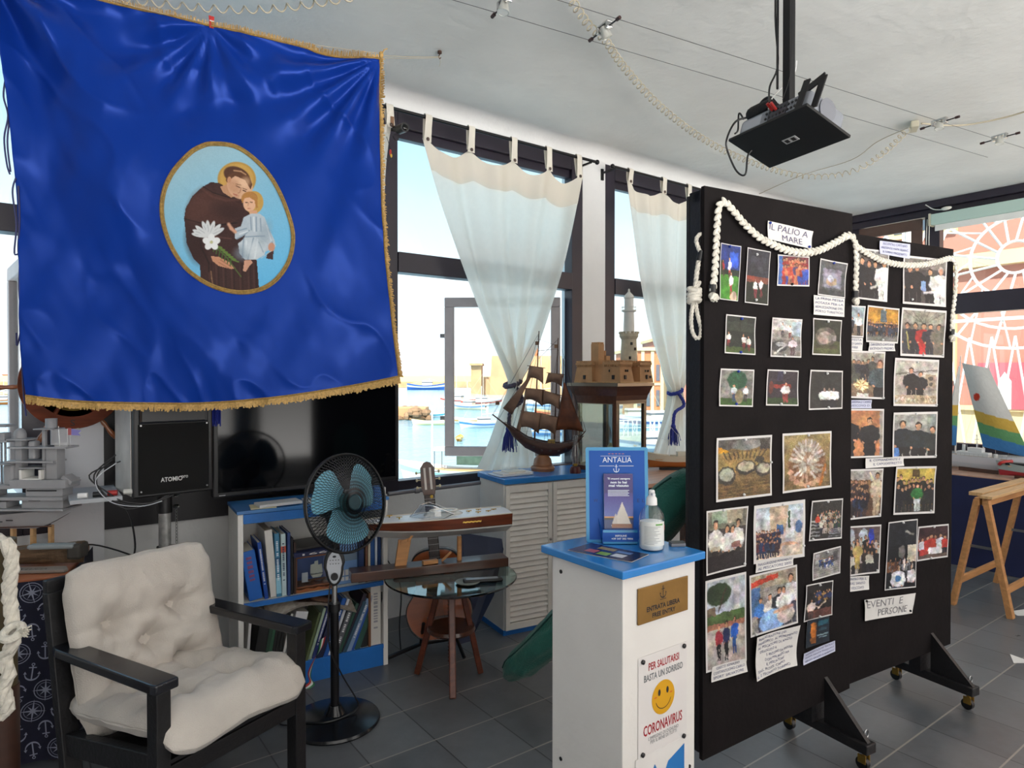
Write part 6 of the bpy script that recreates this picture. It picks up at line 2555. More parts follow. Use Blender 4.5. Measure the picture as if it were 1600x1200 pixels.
b = MB(MT_ @ Matrix.Translation((0, 0, .0049)))
b.text('W', cw * .12, chh * .42, cw * .07, chh * .035)
b.text('E', cw * .82, chh * .42, cw * .04, chh * .035)
b.text('L', cw * .90, chh * .42, cw * .04, chh * .035)
b.build('dark_letters', mat('dark_navy_print', '10265a', .4), dcrd)
# leaflet
b = MB(MT_)
lx, lw = cw * .28, cw * .46
b.box(lx, chh * .14, .012, lx + lw, chh * .72, .018)
b.build('leaflet_stack', M_PAPER, dcrd)
LP_ = Paint(50, 84, bg='33256b', seed=9)
LP_.grad('3a2a78', '5a68a8', 0, .3, 0, .78).rect(0, .0, 1, .34, '33256b').rect(0, .76, 1, .82, 'c58a52').rect(0, .82, 1, 1, '35406a').rect(0, .79, 1, .83, '3b3a38')
LP_.poly([(.62, .50), (.30, .92), (.92, .90)], 'c9c0b5').poly([(.40, .70), (.24, .93), (.46, .92)], 'bdb4ab').rect(.25, .90, .95, .97, '8a5a40').nz(.03, 1)
Lm = MT_ @ Matrix.Translation((lx, chh * .14, .0184))
picture('leaflet_picture', lambda u, v: Lm @ Vector((lw * u, chh * .58 * (1 - v), 0)), LP_, dcrd, col_mat('glossy_print', .25))
b = MB(MT_ @ Matrix.Translation((0, 0, .0188)))
for k, tx_ in enumerate(('Ti muovi sempre', 'non lo hai', 'mai vissuto')):
 w_ = (.36, .26, .32)[k]
 b.text(tx_, cw * (.515 - w_ / 2), chh * (.655 - .035 * k), cw * w_, chh * .026, bold=.03)
for k in range(5):
 b.box(cw * .34, chh * (.545 - .014 * k), 0, cw * (.68 - .02 * (k % 2)), chh * (.551 - .014 * k), .0001)
b.build('leaflet_lettering', mat('pale_print', 'd5dde6', .4), dcrd)
# pocket
b = MB(MT_)
b.box(cw * .24, 0, .004, cw * .80, chh * .145, .030)
b.build('pocket', mat('pocket_blue', '1d63b0', .12, coat=.4), dcrd, bevel=.001)
b = MB(MT_)
b.box(cw * .24, chh * .0, .0305, cw * .80, chh * .145, .031)
b.k = 1
b.box(cw * .25, chh * .115, .031, cw * .79, chh * .14, .0314)
b.box(cw * .25, chh * .0, .031, cw * .79, chh * .02, .0314)
b.build('pocket_front', [mat('deep_blue_print', '1c50a0', .5, spec=.25), mat('sky_blue_border', '2d86b5', .3)], dcrd)
b = MB(MT_)
b.add([(cw * .24, chh * .145, .030), (cw * .24, 0, .03), (cw * .24, 0, .004), (cw * .19, chh * .26, .004)], [(0, 1, 2, 3)])
b.build('pocket_cheek', mat('pocket_blue', '1d63b0', .12, coat=.4), dcrd)
b = MB(MT_ @ Matrix.Translation((0, 0, .0318)))
b.text('INFOLINE', cw * .44, chh * .072, cw * .18, chh * .02, bold=.03)
b.text('+39 347 382 9806', cw * .38, chh * .042, cw * .34, chh * .02, bold=.03)
b.build('pocket_lettering', mat('pale_print', 'd5dde6', .4), dcrd)

# sanitizer bottle
p = onT(1018, 858)
bt = T('sanitizer_bottle', 'clear hand gel bottle with white pump cap on the pedestal', 'bottle', p, ca_ang)
kb = (p - CAM).dot(FH) / FPX
rb_ = 19.5 * kb
b = MB()
b.lathe([(0, 0), (rb_ * .9, 0), (rb_, .004), (rb_, 50 * kb), (rb_ * .92, 57 * kb), (rb_ * .6, 66 * kb), (rb_ * .42, 70 * kb), (rb_ * .42, 74 * kb), (0, 74 * kb)], 32)
cp_ = glass_mat('clear_bottle', (.96, .97, .97), .10)
b.build('bottle_body', cp_, bt, smooth=True)
b = MB()
b.lathe([(0, .004), (rb_ * .88, .004), (rb_ * .93, .01), (rb_ * .93, 44 * kb), (0, 44 * kb)], 28)
b.build('gel', mat('milky_gel', 'd9dedc', .25), bt, smooth=True)
b = MB()
b.grid(lambda u, v: Vector((rb_ * 1.012 * sin((u - .5) * 2.2), -rb_ * 1.012 * cos((u - .5) * 2.2), (9 + 37 * v) * kb)), 16, 2)
b.build('bottle_label', mat('white_label', 'd3d4cf', .4), bt, smooth=True)
b = MB()
for k in range(13):
 z = (12 + 2.2 * k) * kb
 for (ua, ub) in ((.1, .5 + .35 * ((k * 7) % 5) / 5),):
  b.grid(lambda u, v, z=z, ua=ua, ub=ub: Vector((rb_ * 1.02 * sin((ua + (ub - ua) * u - .5) * 2.0), -rb_ * 1.02 * cos((ua + (ub - ua) * u - .5) * 2.0), z + .7 * kb * v)), 8, 1)
b.build('label_print', mat('grey_print', '8d9091', .5), bt)
b = MB()
b.grid(lambda u, v: Vector((rb_ * 1.022 * sin((.55 + .3 * u - .5) * 2.2), -rb_ * 1.022 * cos((.55 + .3 * u - .5) * 2.2), (41 + 2.5 * v) * kb)), 6, 1)
b.build('green_mark', mat('green_print', '5f9a4a', .5), bt)
b = MB()
b.grid(lambda u, v: Vector((rb_ * 1.022 * sin(1.1 + .35 * u), -rb_ * 1.022 * cos(1.1 + .35 * u), (32 + 8 * v) * kb)), 4, 1)
b.build('red_mark', M_RED, bt)
b = MB()
b.lathe([(0, 70 * kb), (rb_ * .45, 70 * kb), (rb_ * .42, 80 * kb), (rb_ * .30, 83 * kb), (rb_ * .22, 85 * kb), (rb_ * .26, 90 * kb), (rb_ * .2, 93 * kb), (0, 93 * kb)], 20)
b.box(-.004, -rb_ * .9, 86 * kb, .004, 0, 90 * kb)
b.build('pump_cap', mat('white_plastic', 'dadada', .35), bt, smooth=True)

# flyer lying on the pedestal
fq = [onT(*v) for v in ((887, 861), (924, 850), (1014, 868), (987, 880))]
fl = T('flyer', 'dark glossy flyer with coloured squares lying on the blue pedestal top', 'flyer', (0, 0, 0))

def fpt(u, v, dz=.0):
 p_ = fq[0].lerp(fq[3], u).lerp(fq[1].lerp(fq[2], u), v)
 return Vector((p_.x, p_.y, ZT + .0022 + dz + .004 * abs(u - .5) ** 2))

b = MB()
b.grid(lambda u, v: fpt(u, v) - Vector((0, 0, .001)), 10, 4)
b.build('sheet', M_PAPER, fl, solid=.001)
FP = Paint(80, 40, bg='1d2547', seed=3)
FP.grad('243266', '151b38', 0, 0, 1, 0).rect(.25, .62, .52, .85, '9a8a5a').rect(.18, .2, .36, .48, 'a85b5a').rect(.40, .14, .58, .42, '7fa03a').rect(.62, .2, .8, .5, 'c9ced6').rect(.56, .6, .8, .8, '5a79a8').nz(.05, 2)
picture('printed_side', lambda u, v: fpt(u, v, .0008), FP, fl, col_mat('glossy_print', .25))
# small grey block
p = onT(1058, 853)
o = MB().box(-.022, -.013, 0, .022, .013, .010).build('matchbox', mat('grey_block', '6f7176', .5), bevel=.002)
o.location = p
o.rotation_euler = (0, 0, ca_ang + .1)
tag(o, 'small grey and black block at the right corner of the pedestal top', 'block')
MB().box(-.0215, -.0125, .010, .0215, .0125, .0125).build('dark_layer', M_BLK, o)

# ================================================================== long green bag leaning behind the pedestal
gbag = T('green_canvas_bag', 'long green canvas bag leaning from the floor up behind the pedestal', 'bag', (1.93, 2.62, 0))
b = MB()
A0, A1 = Vector((-.03, .0, .075)), Vector((.30, -.86, 1.14))
dirb = (A1 - A0).normalized()
sidev = dirb.cross(Vector((0, 0, 1))).normalized()
upv = sidev.cross(dirb)

def bagf(u, v):
 a = 2 * pi * u
 e = min(1, (v + .02) * 9, (1.02 - v) * 9) ** .5 if v < 1 else .3
 r1, r2 = .088 + .05 * v, .07 + .03 * v
 p_ = A0.lerp(A1, v)
 p_ = p_ + Vector((0, 0, -.05 * sin(pi * v)))
 wr = .006 * sin(9 * a + v * 22) * (.3 + .7 * noise.noise(Vector((u * 5, v * 9, 0)))) + .010 * noise.noise(Vector((cos(a) * 2, sin(a) * 2, v * 14)))
 return p_ + (sidev * cos(a) * (r1 * e + wr) + upv * sin(a) * (r2 * e + wr))

b.grid(bagf, 40, 90, closeu=True)
b.add([bagf(k / 40, 0) for k in range(40)], [tuple(range(39, -1, -1))])
b.add([bagf(k / 40, 1) for k in range(40)], [tuple(range(40))])
b.build('canvas', mat('green_canvas', '125c50', .8, var=.15, scale=10, bump=.5, bscale=120, sheen=.2), gbag, smooth=True, angle=180)
b = MB()
b.tube([bagf(.12, v / 30) + upv * .002 for v in range(1, 30)], .004, 5)
b.build('seam', mat('dark_green_seam', '0b3d36', .8), gbag)

# ================================================================== black display boards
def boardM(ax, ay, bx_, by_):
 d = Vector((bx_ - ax, by_ - ay, 0))
 L = d.length
 d.normalize()
 n = Vector((-d.y, d.x, 0))
 M = Matrix((d, n, Vector((0, 0, 1)))).transposed().to_4x4()
 M.translation = Vector((ax, ay, 0))
 return M, L

M1, L1 = boardM(1.976, 1.515, 2.825, 1.405)
M2, L2 = boardM(2.84, 1.4716, 3.70, 1.342)
M_BOARD = mat('black_board_paint', '171314', .8, var=.25, scale=7, bump=.15, bscale=40, spec=.15)

def board(label, M, L, z0, z1, zr0, leg_x):
 o = T('display_board', label, 'display board', M.translation, M.to_euler().z)
 b = MB()
 b.add([(0, 0, z0), (L, 0, zr0), (L, .018, zr0), (0, .018, z0), (0, 0, z1), (L, 0, z1), (L, .018, z1), (0, .018, z1)],
          [(0, 1, 5, 4), (1, 2, 6, 5), (2, 3, 7, 6), (3, 0, 4, 7), (4, 5, 6, 7), (3, 2, 1, 0)])
 b.build('front_panel', M_BOARD, o, bevel=.002)
 b = MB()
 b.box(.0, .0195, z0 + .02, .035, .075, z1 - .01)
 b.build('side_batten', M_BLACKW, o, bevel=.003)
 b = MB()
 b.box(L - .035, .0195, zr0, L, .075, z1 - .01)
 b.build('side_batten', M_BLACKW, o, bevel=.003)
 b = MB()
 b.box(-.0, .077, z0 + .02, L, .092, z1 - .02)
 b.build('rear_panel', M_BLACKW, o, bevel=.002)
 b = MB()
 b.box(.0, .0195, z1 - .05, L, .075, z1 - .012)
 b.build('top_batten', M_BLACKW, o)
 for lx_ in leg_x:
  ft = MB()
  ft.box(lx_ - .03, -.20, .075, lx_ + .03, .20, .115)
  f_ = ft.build('base_beam', M_BLACKW, o, bevel=.004)
  ft = MB()
  ft.box(lx_ - .06, .02, .115, lx_ + .06, .075, max(z0, .3) + .1)
  ft.build('upright', M_BLACKW, f_)
  ft = MB()
  ft.prism([(-.19, .115), (.0, .115), (.0, .30)], .02, Matrix(((0, 0, 1, lx_ - .01), (1, 0, 0, 0), (0, 1, 0, 0), (0, 0, 0, 1))))
  ft.build('gusset', M_BLACKW, f_)
  for y in (-.17, .17):
   w_ = MB()
   w_.cyl((lx_, y, .045), (lx_, y, .075), .008, 8)
   w_.box(lx_ - .016, y - .014, .03, lx_ - .011, y + .018, .062)
   w_.box(lx_ + .011, y - .014, .03, lx_ + .016, y + .018, .062)
   c__ = w_.build('castor_fork', M_BRASS, f_)
   w_ = MB()
   w_.cyl((lx_ - .01, y + .006, .026), (lx_ + .01, y + .006, .026), .025, 16)
   w_.build('castor_wheel', M_BLK, f_, smooth=True)
  w_ = MB()
  w_.tube([(lx_ + .02 + .012 * cos(t), -.165, .135 + .016 * sin(t)) for t in [k * pi / 6 for k in range(12)]], .003, 5, closed=True)
  w_.build('eye_bolt', M_STEEL, f_)
 return o

bd1 = board('nearer black display board covered with snapshots behind the white pedestal', M1, L1, .145, 2.24, .215, (L1 - .16,))
bd2 = board('farther black display board at the right with its castors visible', M2, L2, .18, 2.18, .215, (L2 - .16,))
P1n = M1.to_3x3() @ Vector((0, -1, 0))
P2n = M2.to_3x3() @ Vector((0, -1, 0))
# ================================================================== snapshots and notes pinned on the boards
def c7(x, y):
 return 1060 + x / 2.926, 290 + y / 2.926

def c8(x, y):
 return 1080 + x / 2.857, 660 + y / 2.857

M_PHOTO = col_mat('printed_photo')
M_BORD = mat('photo_paper', 'd2cfce', .35)
M_PINW = mat('white_pin', 'd5d5d5', .35)
M_PINB = mat('blue_pin', '1d3a9a', .35)
UCNT = [0]

def smooth_noise(rng, H, W, cell):
 h, w = max(2, H // cell + 2), max(2, W // cell + 2)
 g = rng.rand(h, w)
 ys, xs = np.linspace(0, h - 1.001, H), np.linspace(0, w - 1.001, W)
 iy, ix = ys.astype(int), xs.astype(int)
 fy, fx = (ys - iy)[:, None], (xs - ix)[None, :]
 g00, g01, g10, g11 = g[iy][:, ix], g[iy][:, ix + 1], g[iy + 1][:, ix], g[iy + 1][:, ix + 1]
 return (g00 * (1 - fx) + g01 * fx) * (1 - fy) + (g10 * (1 - fx) + g11 * fx) * fy - .5

def photographic(p):
 """irregular outlines and tonal variation of a real print"""
 H, W, r = p.H, p.W, p.rng
 dx = smooth_noise(r, H, W, 4) * 2.6
 dy = smooth_noise(r, H, W, 4) * 2.6
 Y, X = np.mgrid[0:H, 0:W]
 p.a = p.a[np.clip((Y + dy).round().astype(int), 0, H - 1), np.clip((X + dx).round().astype(int), 0, W - 1)]
 k = 1 + .32 * smooth_noise(r, H, W, 5) + .35 * smooth_noise(r, H, W, 10) + .2 * smooth_noise(r, H, W, 2)
 tint = np.stack([1 + .10 * smooth_noise(r, H, W, 7) for _ in range(3)], -1)
 p.a = np.clip(p.a * k[..., None] * tint * 1.02, 0, 1)

def sheet(name, label, cat, grp, quad, B, off=.0025, m=None, curl=.004, pins=(), pinm=None, img=None, border=.03, lift=0.):
 M, n = (M1, P1n) if B == 1 else (M2, P2n)
 P = [onPl(x, y, M.translation + n * off, n) for x, y in quad]      # tl tr br bl
 c = sum(P, Vector()) / 4
 UCNT[0] += 1
 sd = UCNT[0] * 3.7
 r = T(name, label, cat, c, 0, grp)

 def f(u, v, z=0.):
  p = P[0].lerp(P[1], u).lerp(P[3].lerp(P[2], u), v)
  k = curl * (.5 + noise.noise(Vector((u * 1.4 + sd, v * 1.4, 0)))) + curl * 1.2 * (abs(u - .5) ** 2 + abs(v - .5) ** 2)
  return p + n * (k + z) - c
 b = MB()
 b.grid(lambda u, v: f(u, v), 10, 10)
 b.build('paper', m or M_BORD, r, smooth=True, angle=180)
 if img is not None:
  photographic(img)
  w_, h_ = (P[1] - P[0]).length, (P[3] - P[0]).length
  bu, bv_ = border, border * w_ / h_
  picture('printed_image', lambda u, v: f(bu + (1 - 2 * bu) * u, bv_ + (1 - 2 * bv_) * v, .0007), img, r, M_PHOTO)
 for (u, v) in pins:
  k = MB()
  p = f(u, v, .0)
  Mk = Matrix.Translation(p) @ axmat(n).to_4x4()
  k.lathe([(0, 0), (.0045, 0), (.0055, .004), (.0035, .008), (0, .009)], 10, Mk)
  k.build('push_pin', pinm or M_PINW, r, smooth=True)
 return r, f

def writing(r, f, lines, m=M_INK, u0=.05, u1=.95, v0=.08, dv=.2, h=.6, skew=0., bold=.0, z=.0012, name='handwriting'):
 """hand lettering following the paper; lines of text (one mesh)"""
 vs, fs = [], []
 for i, t in enumerate(lines):
  if not t:
   continue
  ua, ub = u0, u1
  if isinstance(t, tuple):
   t, ua, ub = t
  g, ps = glyphs(t, 0, bold)
  xs = [q[0] for q in g]
  ys = [q[1] for q in g]
  x0_, x1_, y0_, y1_ = min(xs), max(xs), min(ys), max(ys)
  o = len(vs)
  for q in g:
   a = (q[0] - x0_) / (x1_ - x0_)
   u = ua + (ub - ua) * a
   v = v0 + dv * i + dv * h * (1 - (q[1] - y0_) / (y1_ - y0_)) + skew * a + .012 * sin(a * 17 + i)
   vs.append(f(u, v, z))
  fs += [tuple(k + o for k in p) for p in ps]
 b = MB()
 b.add(vs, fs)
 b.build(name, m, r)

GS1 = 'snapshots pinned on the nearer black board'
GS2 = 'snapshots pinned on the farther black board'
GN = 'handwritten notes on the black boards'
WH, BL_, DK = 'd6d2cf', '1f2a55', '17181c'

def P(w, h, bg, seed=1):
 return Paint(w, h, bg=bg, seed=seed)

# --- nearer board, first row
p = P(44, 72, '1a2418', 1).rect(0, 0, 1, .45, '1c2f6e').rect(.5, .12, .9, .4, '2c50b8').rect(0, .55, 1, 1, '3e7a24').rect(0, .3, .2, .55, '303a20')
p.person(.5, .62, .40, WH, '8c2a2a').person(.16, .6, .32, 'a83030', '40302a').ell(.55, .56, .1, .07, '503828').person(.6, .92, .44, WH, '8a2c30', w=.42).ell(.75, .95, .2, .1, 'b9a08c').nz(.08)
sheet('photo_print', 'tall snapshot with white shirted people on green lawn, far left of the top row', 'photograph', GS1, [c7(190, 262), c7(283, 278), c7(270, 530), c7(185, 520)], 1, img=p, pins=((.45, .04),), pinm=M_PINB)
p = P(44, 80, '2c2c34', 2).rect(0, .5, 1, .62, '6a3a2c').rect(0, .5, .5, .58, '8a4030').rect(0, .62, 1, 1, '1b2014').rect(.15, .12, .85, .42, '35353d')
p.person(.42, .9, .36, WH, '6a2830', w=.46).person(.68, .88, .36, 'cfcac6', '6a2830', w=.40).nz(.07)
sheet('photo_print', 'tall dim snapshot of two people in white shirts seated, second in the top row', 'photograph', GS1, [c7(312, 283), c7(418, 303), c7(405, 548), c7(300, 535)], 1, img=p, pins=((.4, .1), (.45, .93)))
p = P(64, 56, '6a3038', 3).crowd(.05, .95, 1.0, .75, 9, ['a83a34', '8a2a2c', '3a4a9a', '2a3a80', 'b87858'], 2)
p.ell(.5, .4, .4, .3, 'b05a3a', k=.35).rect(0, 0, .12, 1, '2f6ab8', k=.8).rect(.8, .5, 1, .8, '2a4aa0', k=.7).nz(.12)
sheet('photo_print', 'red and blue night snapshot of a costumed crowd in the top row', 'photograph', GS1, [c7(450, 315), c7(596, 325), c7(594, 462), c7(449, 458)], 1, img=p, pins=((.45, .94),), pinm=M_BLK)
p = P(56, 72, '4c4c4e', 4).rect(.12, .22, .86, .78, '77727e').rect(.18, .32, .80, .74, '8b8494').ell(.48, .58, .22, .14, 'a08a72').ell(.45, .5, .14, .1, 'a8a6b4').rect(0, .84, 1, 1, '3b3b3c').nz(.06)
sheet('photo_print', 'grey snapshot of a poster showing a heap, right end of the top row', 'photograph', GS1, [c7(645, 333), c7(770, 357), c7(755, 517), c7(632, 500)], 1, img=p, pins=((.5, .06),), pinm=M_PINB)
r, f = sheet('paper_note', 'handwritten note under the grey poster snapshot on the nearer board', 'note', GN, [c7(617, 500), c7(757, 518), c7(755, 601), c7(612, 590)], 1, m=M_PAPER, off=.006)
writing(r, f, ['LA PRIMA PIETRA', 'POSATA PER LA', 'REALIZZAZIONE DEL', 'PORTO TURISTICO'], dv=.22, v0=.08, h=.55)
r, f = sheet('paper_note', 'torn heading note reading IL PALIO A MARE at the top of the nearer board', 'note', GN, [c7(403, 162), c7(613, 210), c7(597, 292), c7(405, 245)], 1, m=M_PAPER, off=.004, pins=((.04, .1), (.93, .92)), pinm=M_PINB, curl=.007)
writing(r, f, [('IL PALIO A', .04, .9), ('MARE', .33, .78)], m=mat('violet_ink', '575273', .6), dv=.46, v0=.1, h=.72)
# second row
p = P(60, 72, '1d231d', 5).rect(0, .84, 1, 1, '3b4a22').rect(0, .15, 1, .4, '2a3028').person(.08, .82, .38, WH, '7a2a2a', w=.34).person(.62, .92, .46, WH, '6a2426').person(.8, .94, .42, 'd0ccc6', '6a2426').nz(.08)
sheet('photo_print', 'dark snapshot of three people in white shirts standing apart, left of the second row', 'photograph', GS1, [c7(215, 588), c7(352, 602), c7(347, 775), c7(208, 766)], 1, img=p, pins=((.5, .08), (.5, .95)), pinm=M_PINB)
p = P(62, 76, '8b8580', 6).rect(0, 0, 1, .3, 'b8b4b2').rect(.7, .05, 1, .45, 'a5b2bd').person(.36, .5, .42, 'c6c4c6', '3a3a40').person(.62, .5, .36, 'd0ccc8', '703030').rect(0, .55, 1, 1, '6c6864').person(.72, .98, .5, 'cfc9cc', '4a3a3a', w=.5).ell(.25, .75, .28, .16, '3c3b3c').ell(.3, .68, .18, .06, '9a9a9c').line([(.1, .95), (.5, .7)], .05, 'b0aca8').nz(.14)
sheet('photo_print', 'bright snapshot of people working among pans, middle of the second row', 'photograph', GS1, [c7(425, 603), c7(563, 612), c7(557, 787), c7(416, 782)], 1, img=p, pins=((.45, .95),))
p = P(56, 68, '26291f', 7).rect(0, .6, 1, 1, '4a4e30').ell(.45, .5, .40, .28, '5f5850').ell(.42, .52, .28, .18, 'a08f86').rect(.55, .42, .85, .6, '8e8680').rect(.06, .72, .9, .84, '44402f').nz(.07)
sheet('photo_print', 'murky snapshot of a big pale cauldron, right end of the second row', 'photograph', GS1, [c7(614, 605), c7(742, 616), c7(740, 778), c7(608, 773)], 1, img=p, pins=((.5, .07),))
p = P(64, 70, '6b6a66', 8).rect(0, 0, 1, .25, '75736e').ell(.5, .28, .3, .26, '1e4a30').rect(0, .8, 1, 1, '32521f').rect(0, .5, .3, .8, '807a74').person(.42, .9, .5, 'c9c9cc', '32405e').person(.78, .88, .46, 'cfcdd0', '3a3030').ell(.58, .76, .13, .2, '8c7c62').nz(.08)
sheet('photo_print', 'snapshot of two people beside a round stone on grass, left of the third row', 'photograph', GS1, [c7(190, 836), c7(342, 842), c7(339, 1012), c7(180, 1008)], 1, img=p, pins=((.52, .06), (.5, .93)), pinm=M_PINB)
p = P(62, 70, '2c242c', 9).rect(.2, .4, .8, .52, '7a2c24').ell(.12, .5, .07, .2, '5a2a22').rect(0, .8, 1, 1, '29401f').rect(.3, 0, .5, .3, '2f2a40').person(.6, .95, .62, 'cfc6c8', '7a3030', w=.42).nz(.08)
sheet('photo_print', 'night snapshot of one person in white shirt and red sash, middle of third row', 'photograph', GS1, [c7(405, 840), c7(546, 846), c7(543, 1007), c7(396, 1005)], 1, img=p, pins=((.5, .08), (.45, .95)))
p = P(64, 74, '242423', 10)
for x in (.45, .6, .74):
 p.person(x, 1.05, .62, 'e0dedb', '1d1d22', skin='7a6a5e', w=.5)
p.nz(.05)
sheet('photo_print', 'black and white looking snapshot of three people in white, right end of the third row', 'photograph', GS1, [c7(600, 842), c7(748, 847), c7(746, 1020), c7(594, 1026)], 1, img=p, pins=((.5, .08), (.55, .95)))
# big food pictures
p = P(86, 92, '6e5836', 11).rect(0, 0, 1, .16, '55504c').ell(.55, .1, .3, .1, '7d7c78').poly([(0, .1), (.2, .2), (.22, .42), (0, .5)], 'c88a1e').rect(.8, .02, .98, .2, '3a3430')
p.rect(0, .22, 1, .55, '8d7342').rect(0, .7, 1, 1, '5f4a2c').ell(.53, .5, .2, .12, '2f2a24').ell(.53, .48, .16, .09, 'a39a82').ell(.16, .62, .17, .16, '342f29').ell(.16, .6, .13, .11, '8f8b80').ell(.87, .56, .16, .13, '3a322a').ell(.87, .54, .12, .09, 'a29a88').ell(.79, .38, .1, .06, '403830')
for k in range(10):
 p.line([(.1 + .09 * k, .22), (.18 + .07 * k, .34)], .02, '3f3424')
for k in range(8):
 p.line([(0, .78 + .03 * k), (1, .74 + .035 * k)], .008, '7c6238' if k % 2 else '4a3820')
p.nz(.14)
sheet('photo_print', 'large snapshot of baskets of fish set on sandy ground, left of the big pair', 'photograph', GS1, [c8(110, 70), c8(358, 55), c8(356, 325), c8(108, 356)], 1, img=p, pins=((.5, .05), (.98, .45), (.48, .93)))
p = P(86, 92, '8d7446', 12).grad('8d7a50', '6f5a38').ell(.5, .56, .42, .4, '6c4a32')
for k in range(30):
 a = k * 2.399
 r_ = .06 + .012 * k
 p.line([(.5 + r_ * .5 * cos(a), .56 + r_ * .5 * sin(a)), (.5 + r_ * cos(a) * 1.1, .56 + r_ * sin(a) * 1.05)], .05, ['b5aca2', '9a8f86', 'c9beb4', 'a3836e'][k % 4])
for k in range(14):
 a = -2.9 + k * .2
 p.line([(.5 + .2 * cos(a), .5 + .2 * sin(a)), (.5 + .36 * cos(a), .52 + .42 * sin(a))], .05, ['b8aea6', '968a80'][k % 2])
for k in range(9):
 a = .3 + k * .32
 p.ell(.5 + .38 * cos(a), .58 + .36 * sin(a), .07, .05, 'b58a70', degrees if 0 else 0)
p.line([(.9, .6), (.78, .95)], .05, 'a8611e').nz(.16)
sheet('photo_print', 'large snapshot of a round platter heaped with seafood, right of the big pair', 'photograph', GS1, [c8(405, 50), c8(622, 38), c8(620, 288), c8(405, 317)], 1, img=p, pins=((.5, .93), (.5, .05)))
# lower snapshots
p = P(64, 96, '3a3432', 13).rect(0, 0, 1, .3, '6d6a5e').rect(.1, 0, .5, .2, '8e9a86').rect(.5, .0, .9, .22, '9a8e7a')
for x, h in ((.2, .9), (.5, .8), (.78, .88), (.64, .78)):
 p.person(x, 1.05, h, 'cfc9c4', '2a2422', w=.34)
p.rect(0, .74, 1, 1, '1d1719').rect(.1, .58, .34, .66, 'b0a090').rect(.62, .56, .88, .66, '8a6058').nz(.1)
sheet('photo_print', 'snapshot of white shirted people carrying trays, far left under the fish baskets', 'photograph', GS1, [c8(63, 395), c8(251, 372), c8(239, 640), c8(63, 684)], 1, img=p, pins=((.95, .95), (.4, .02)))
p = P(80, 86, 'b9b0a6', 14).grad('aab6c6', 'd0b8a0').rect(.28, 0, .66, .5, 'b8a38c').rect(.42, .36, .56, .56, '3f5f8e').poly([(.66, .1), (.74, .1), (.84, .75), (.6, .75)], 'c6c6c8').rect(.66, .12, .72, .45, '2f4a34').ell(.68, .82, .24, .10, 'c9a184').rect(.55, .8, 1, .98, 'c0b0a4')
p.crowd(.0, .5, .98, .34, 9, ['2a2430', '3c2c34', '5a2a30', '23304a'], 3).ell(.9, .45, .08, .12, '4f6a90').nz(.12)
sheet('photo_print', 'sunny snapshot of a crowd before a pale monument', 'photograph', GS1, [c8(278, 372), c8(505, 343), c8(502, 598), c8(274, 632)], 1, img=p, border=.045, pins=((.55, .04), (.97, .8)))
r, f = sheet('paper_note', 'strip note below the sunny monument snapshot', 'note', GN, [c8(285, 625), c8(455, 595), c8(450, 635), c8(285, 672)], 1, m=M_PAPER, off=.006)
writing(r, f, ['INAUGURAZIONE MONUMENTO', 'AL PESCATORE 2000'], dv=.44, v0=.1, h=.62)
p = P(56, 72, '2c2a28', 15).crowd(.3, .95, .85, .32, 9, ['2a2c3a', '4a2a2a', 'a09080', '2c4030', 'c0b8b0'], 4)
for k in range(5):
 p.rect(0, .5 + .1 * k, .3, .54 + .1 * k, '8a8a88').rect(.6, .75 + .06 * k, 1, .78 + .06 * k, '76767a')
p.person(.2, .72, .4, 'b84030', '303040').nz(.14)
sheet('photo_print', 'small snapshot of a crowd on church steps, right of the monument one', 'photograph', GS1, [c8(535, 350), c8(674, 338), c8(668, 517), c8(522, 530)], 1, img=p, pins=((.5, .05), (.1, .95)))
p = P(54, 56, '8d8a86', 16).rect(0, 0, 1, .5, '6f6d6c').rect(.05, .05, .2, .45, 'a5a2a0').rect(.75, .1, .92, .5, '4c4a4c')
for k in range(6):
 p.line([(0, .55 + .08 * k), (1, .52 + .08 * k)], .02, '6a6a70')
p.crowd(.25, .75, .68, .34, 7, ['3a4a78', '2c3c60', 'c8c4c0', '30303a'], 2).nz(.12)
sheet('photo_print', 'smallest snapshot with a blue group sitting on wide steps', 'photograph', GS1, [c8(541, 583), c8(664, 550), c8(662, 672), c8(537, 706)], 1, img=p, pins=((.5, .08),))
p = P(52, 72, '1d1a1a', 17).crowd(.3, 1., .6, .32, 6, ['202630', '2a2020', '8a6a3a', '303a60'], 2).person(.2, 1.05, .66, 'cdbfb6', '4a3a36', w=.4).line([(.25, .6), (.5, .7), (.75, .55)], .05, 'c0a89a').rect(.3, .76, 1, 1, '5a3a34').nz(.1)
sheet('photo_print', 'dark indoor snapshot of a person in a light top reaching across', 'photograph', GS1, [c8(510, 726), c8(630, 703), c8(626, 858), c8(500, 892)], 1, img=p, pins=((.5, .06), (.55, .95)))
p = P(40, 56, '14202c', 18).rect(.2, .15, .42, .9, '8a5226').ell(.3, .4, .1, .3, 'b86c2a').rect(.5, .1, .95, .3, '1f4a58').rect(.55, .4, .9, .5, '27404a').rect(.5, .62, .95, .68, '6a8088').rect(.55, .74, .9, .78, '6a8088').nz(.08)
sheet('photo_print', 'dark teal poster card with an orange column at the lowest right of the nearer board', 'photograph', GS1, [c8(515, 884), c8(612, 862), c8(612, 973), c8(508, 1008)], 1, img=p, border=.0)
r, f = sheet('paper_note', 'slanted bluish caption below the dark teal poster card', 'note', GN, [c8(497, 1030), c8(638, 972), c8(640, 1020), c8(497, 1083)], 1, m=mat('bluish_paper', 'c3c6dc', .5), off=.005)
writing(r, f, ['RAPPRESENTAZIONE TEATRALE', 'MARIA SANTA PASQUALE', 'SERGIO GRAZIO E ADRIANO'], dv=.3, v0=.1, h=.55)
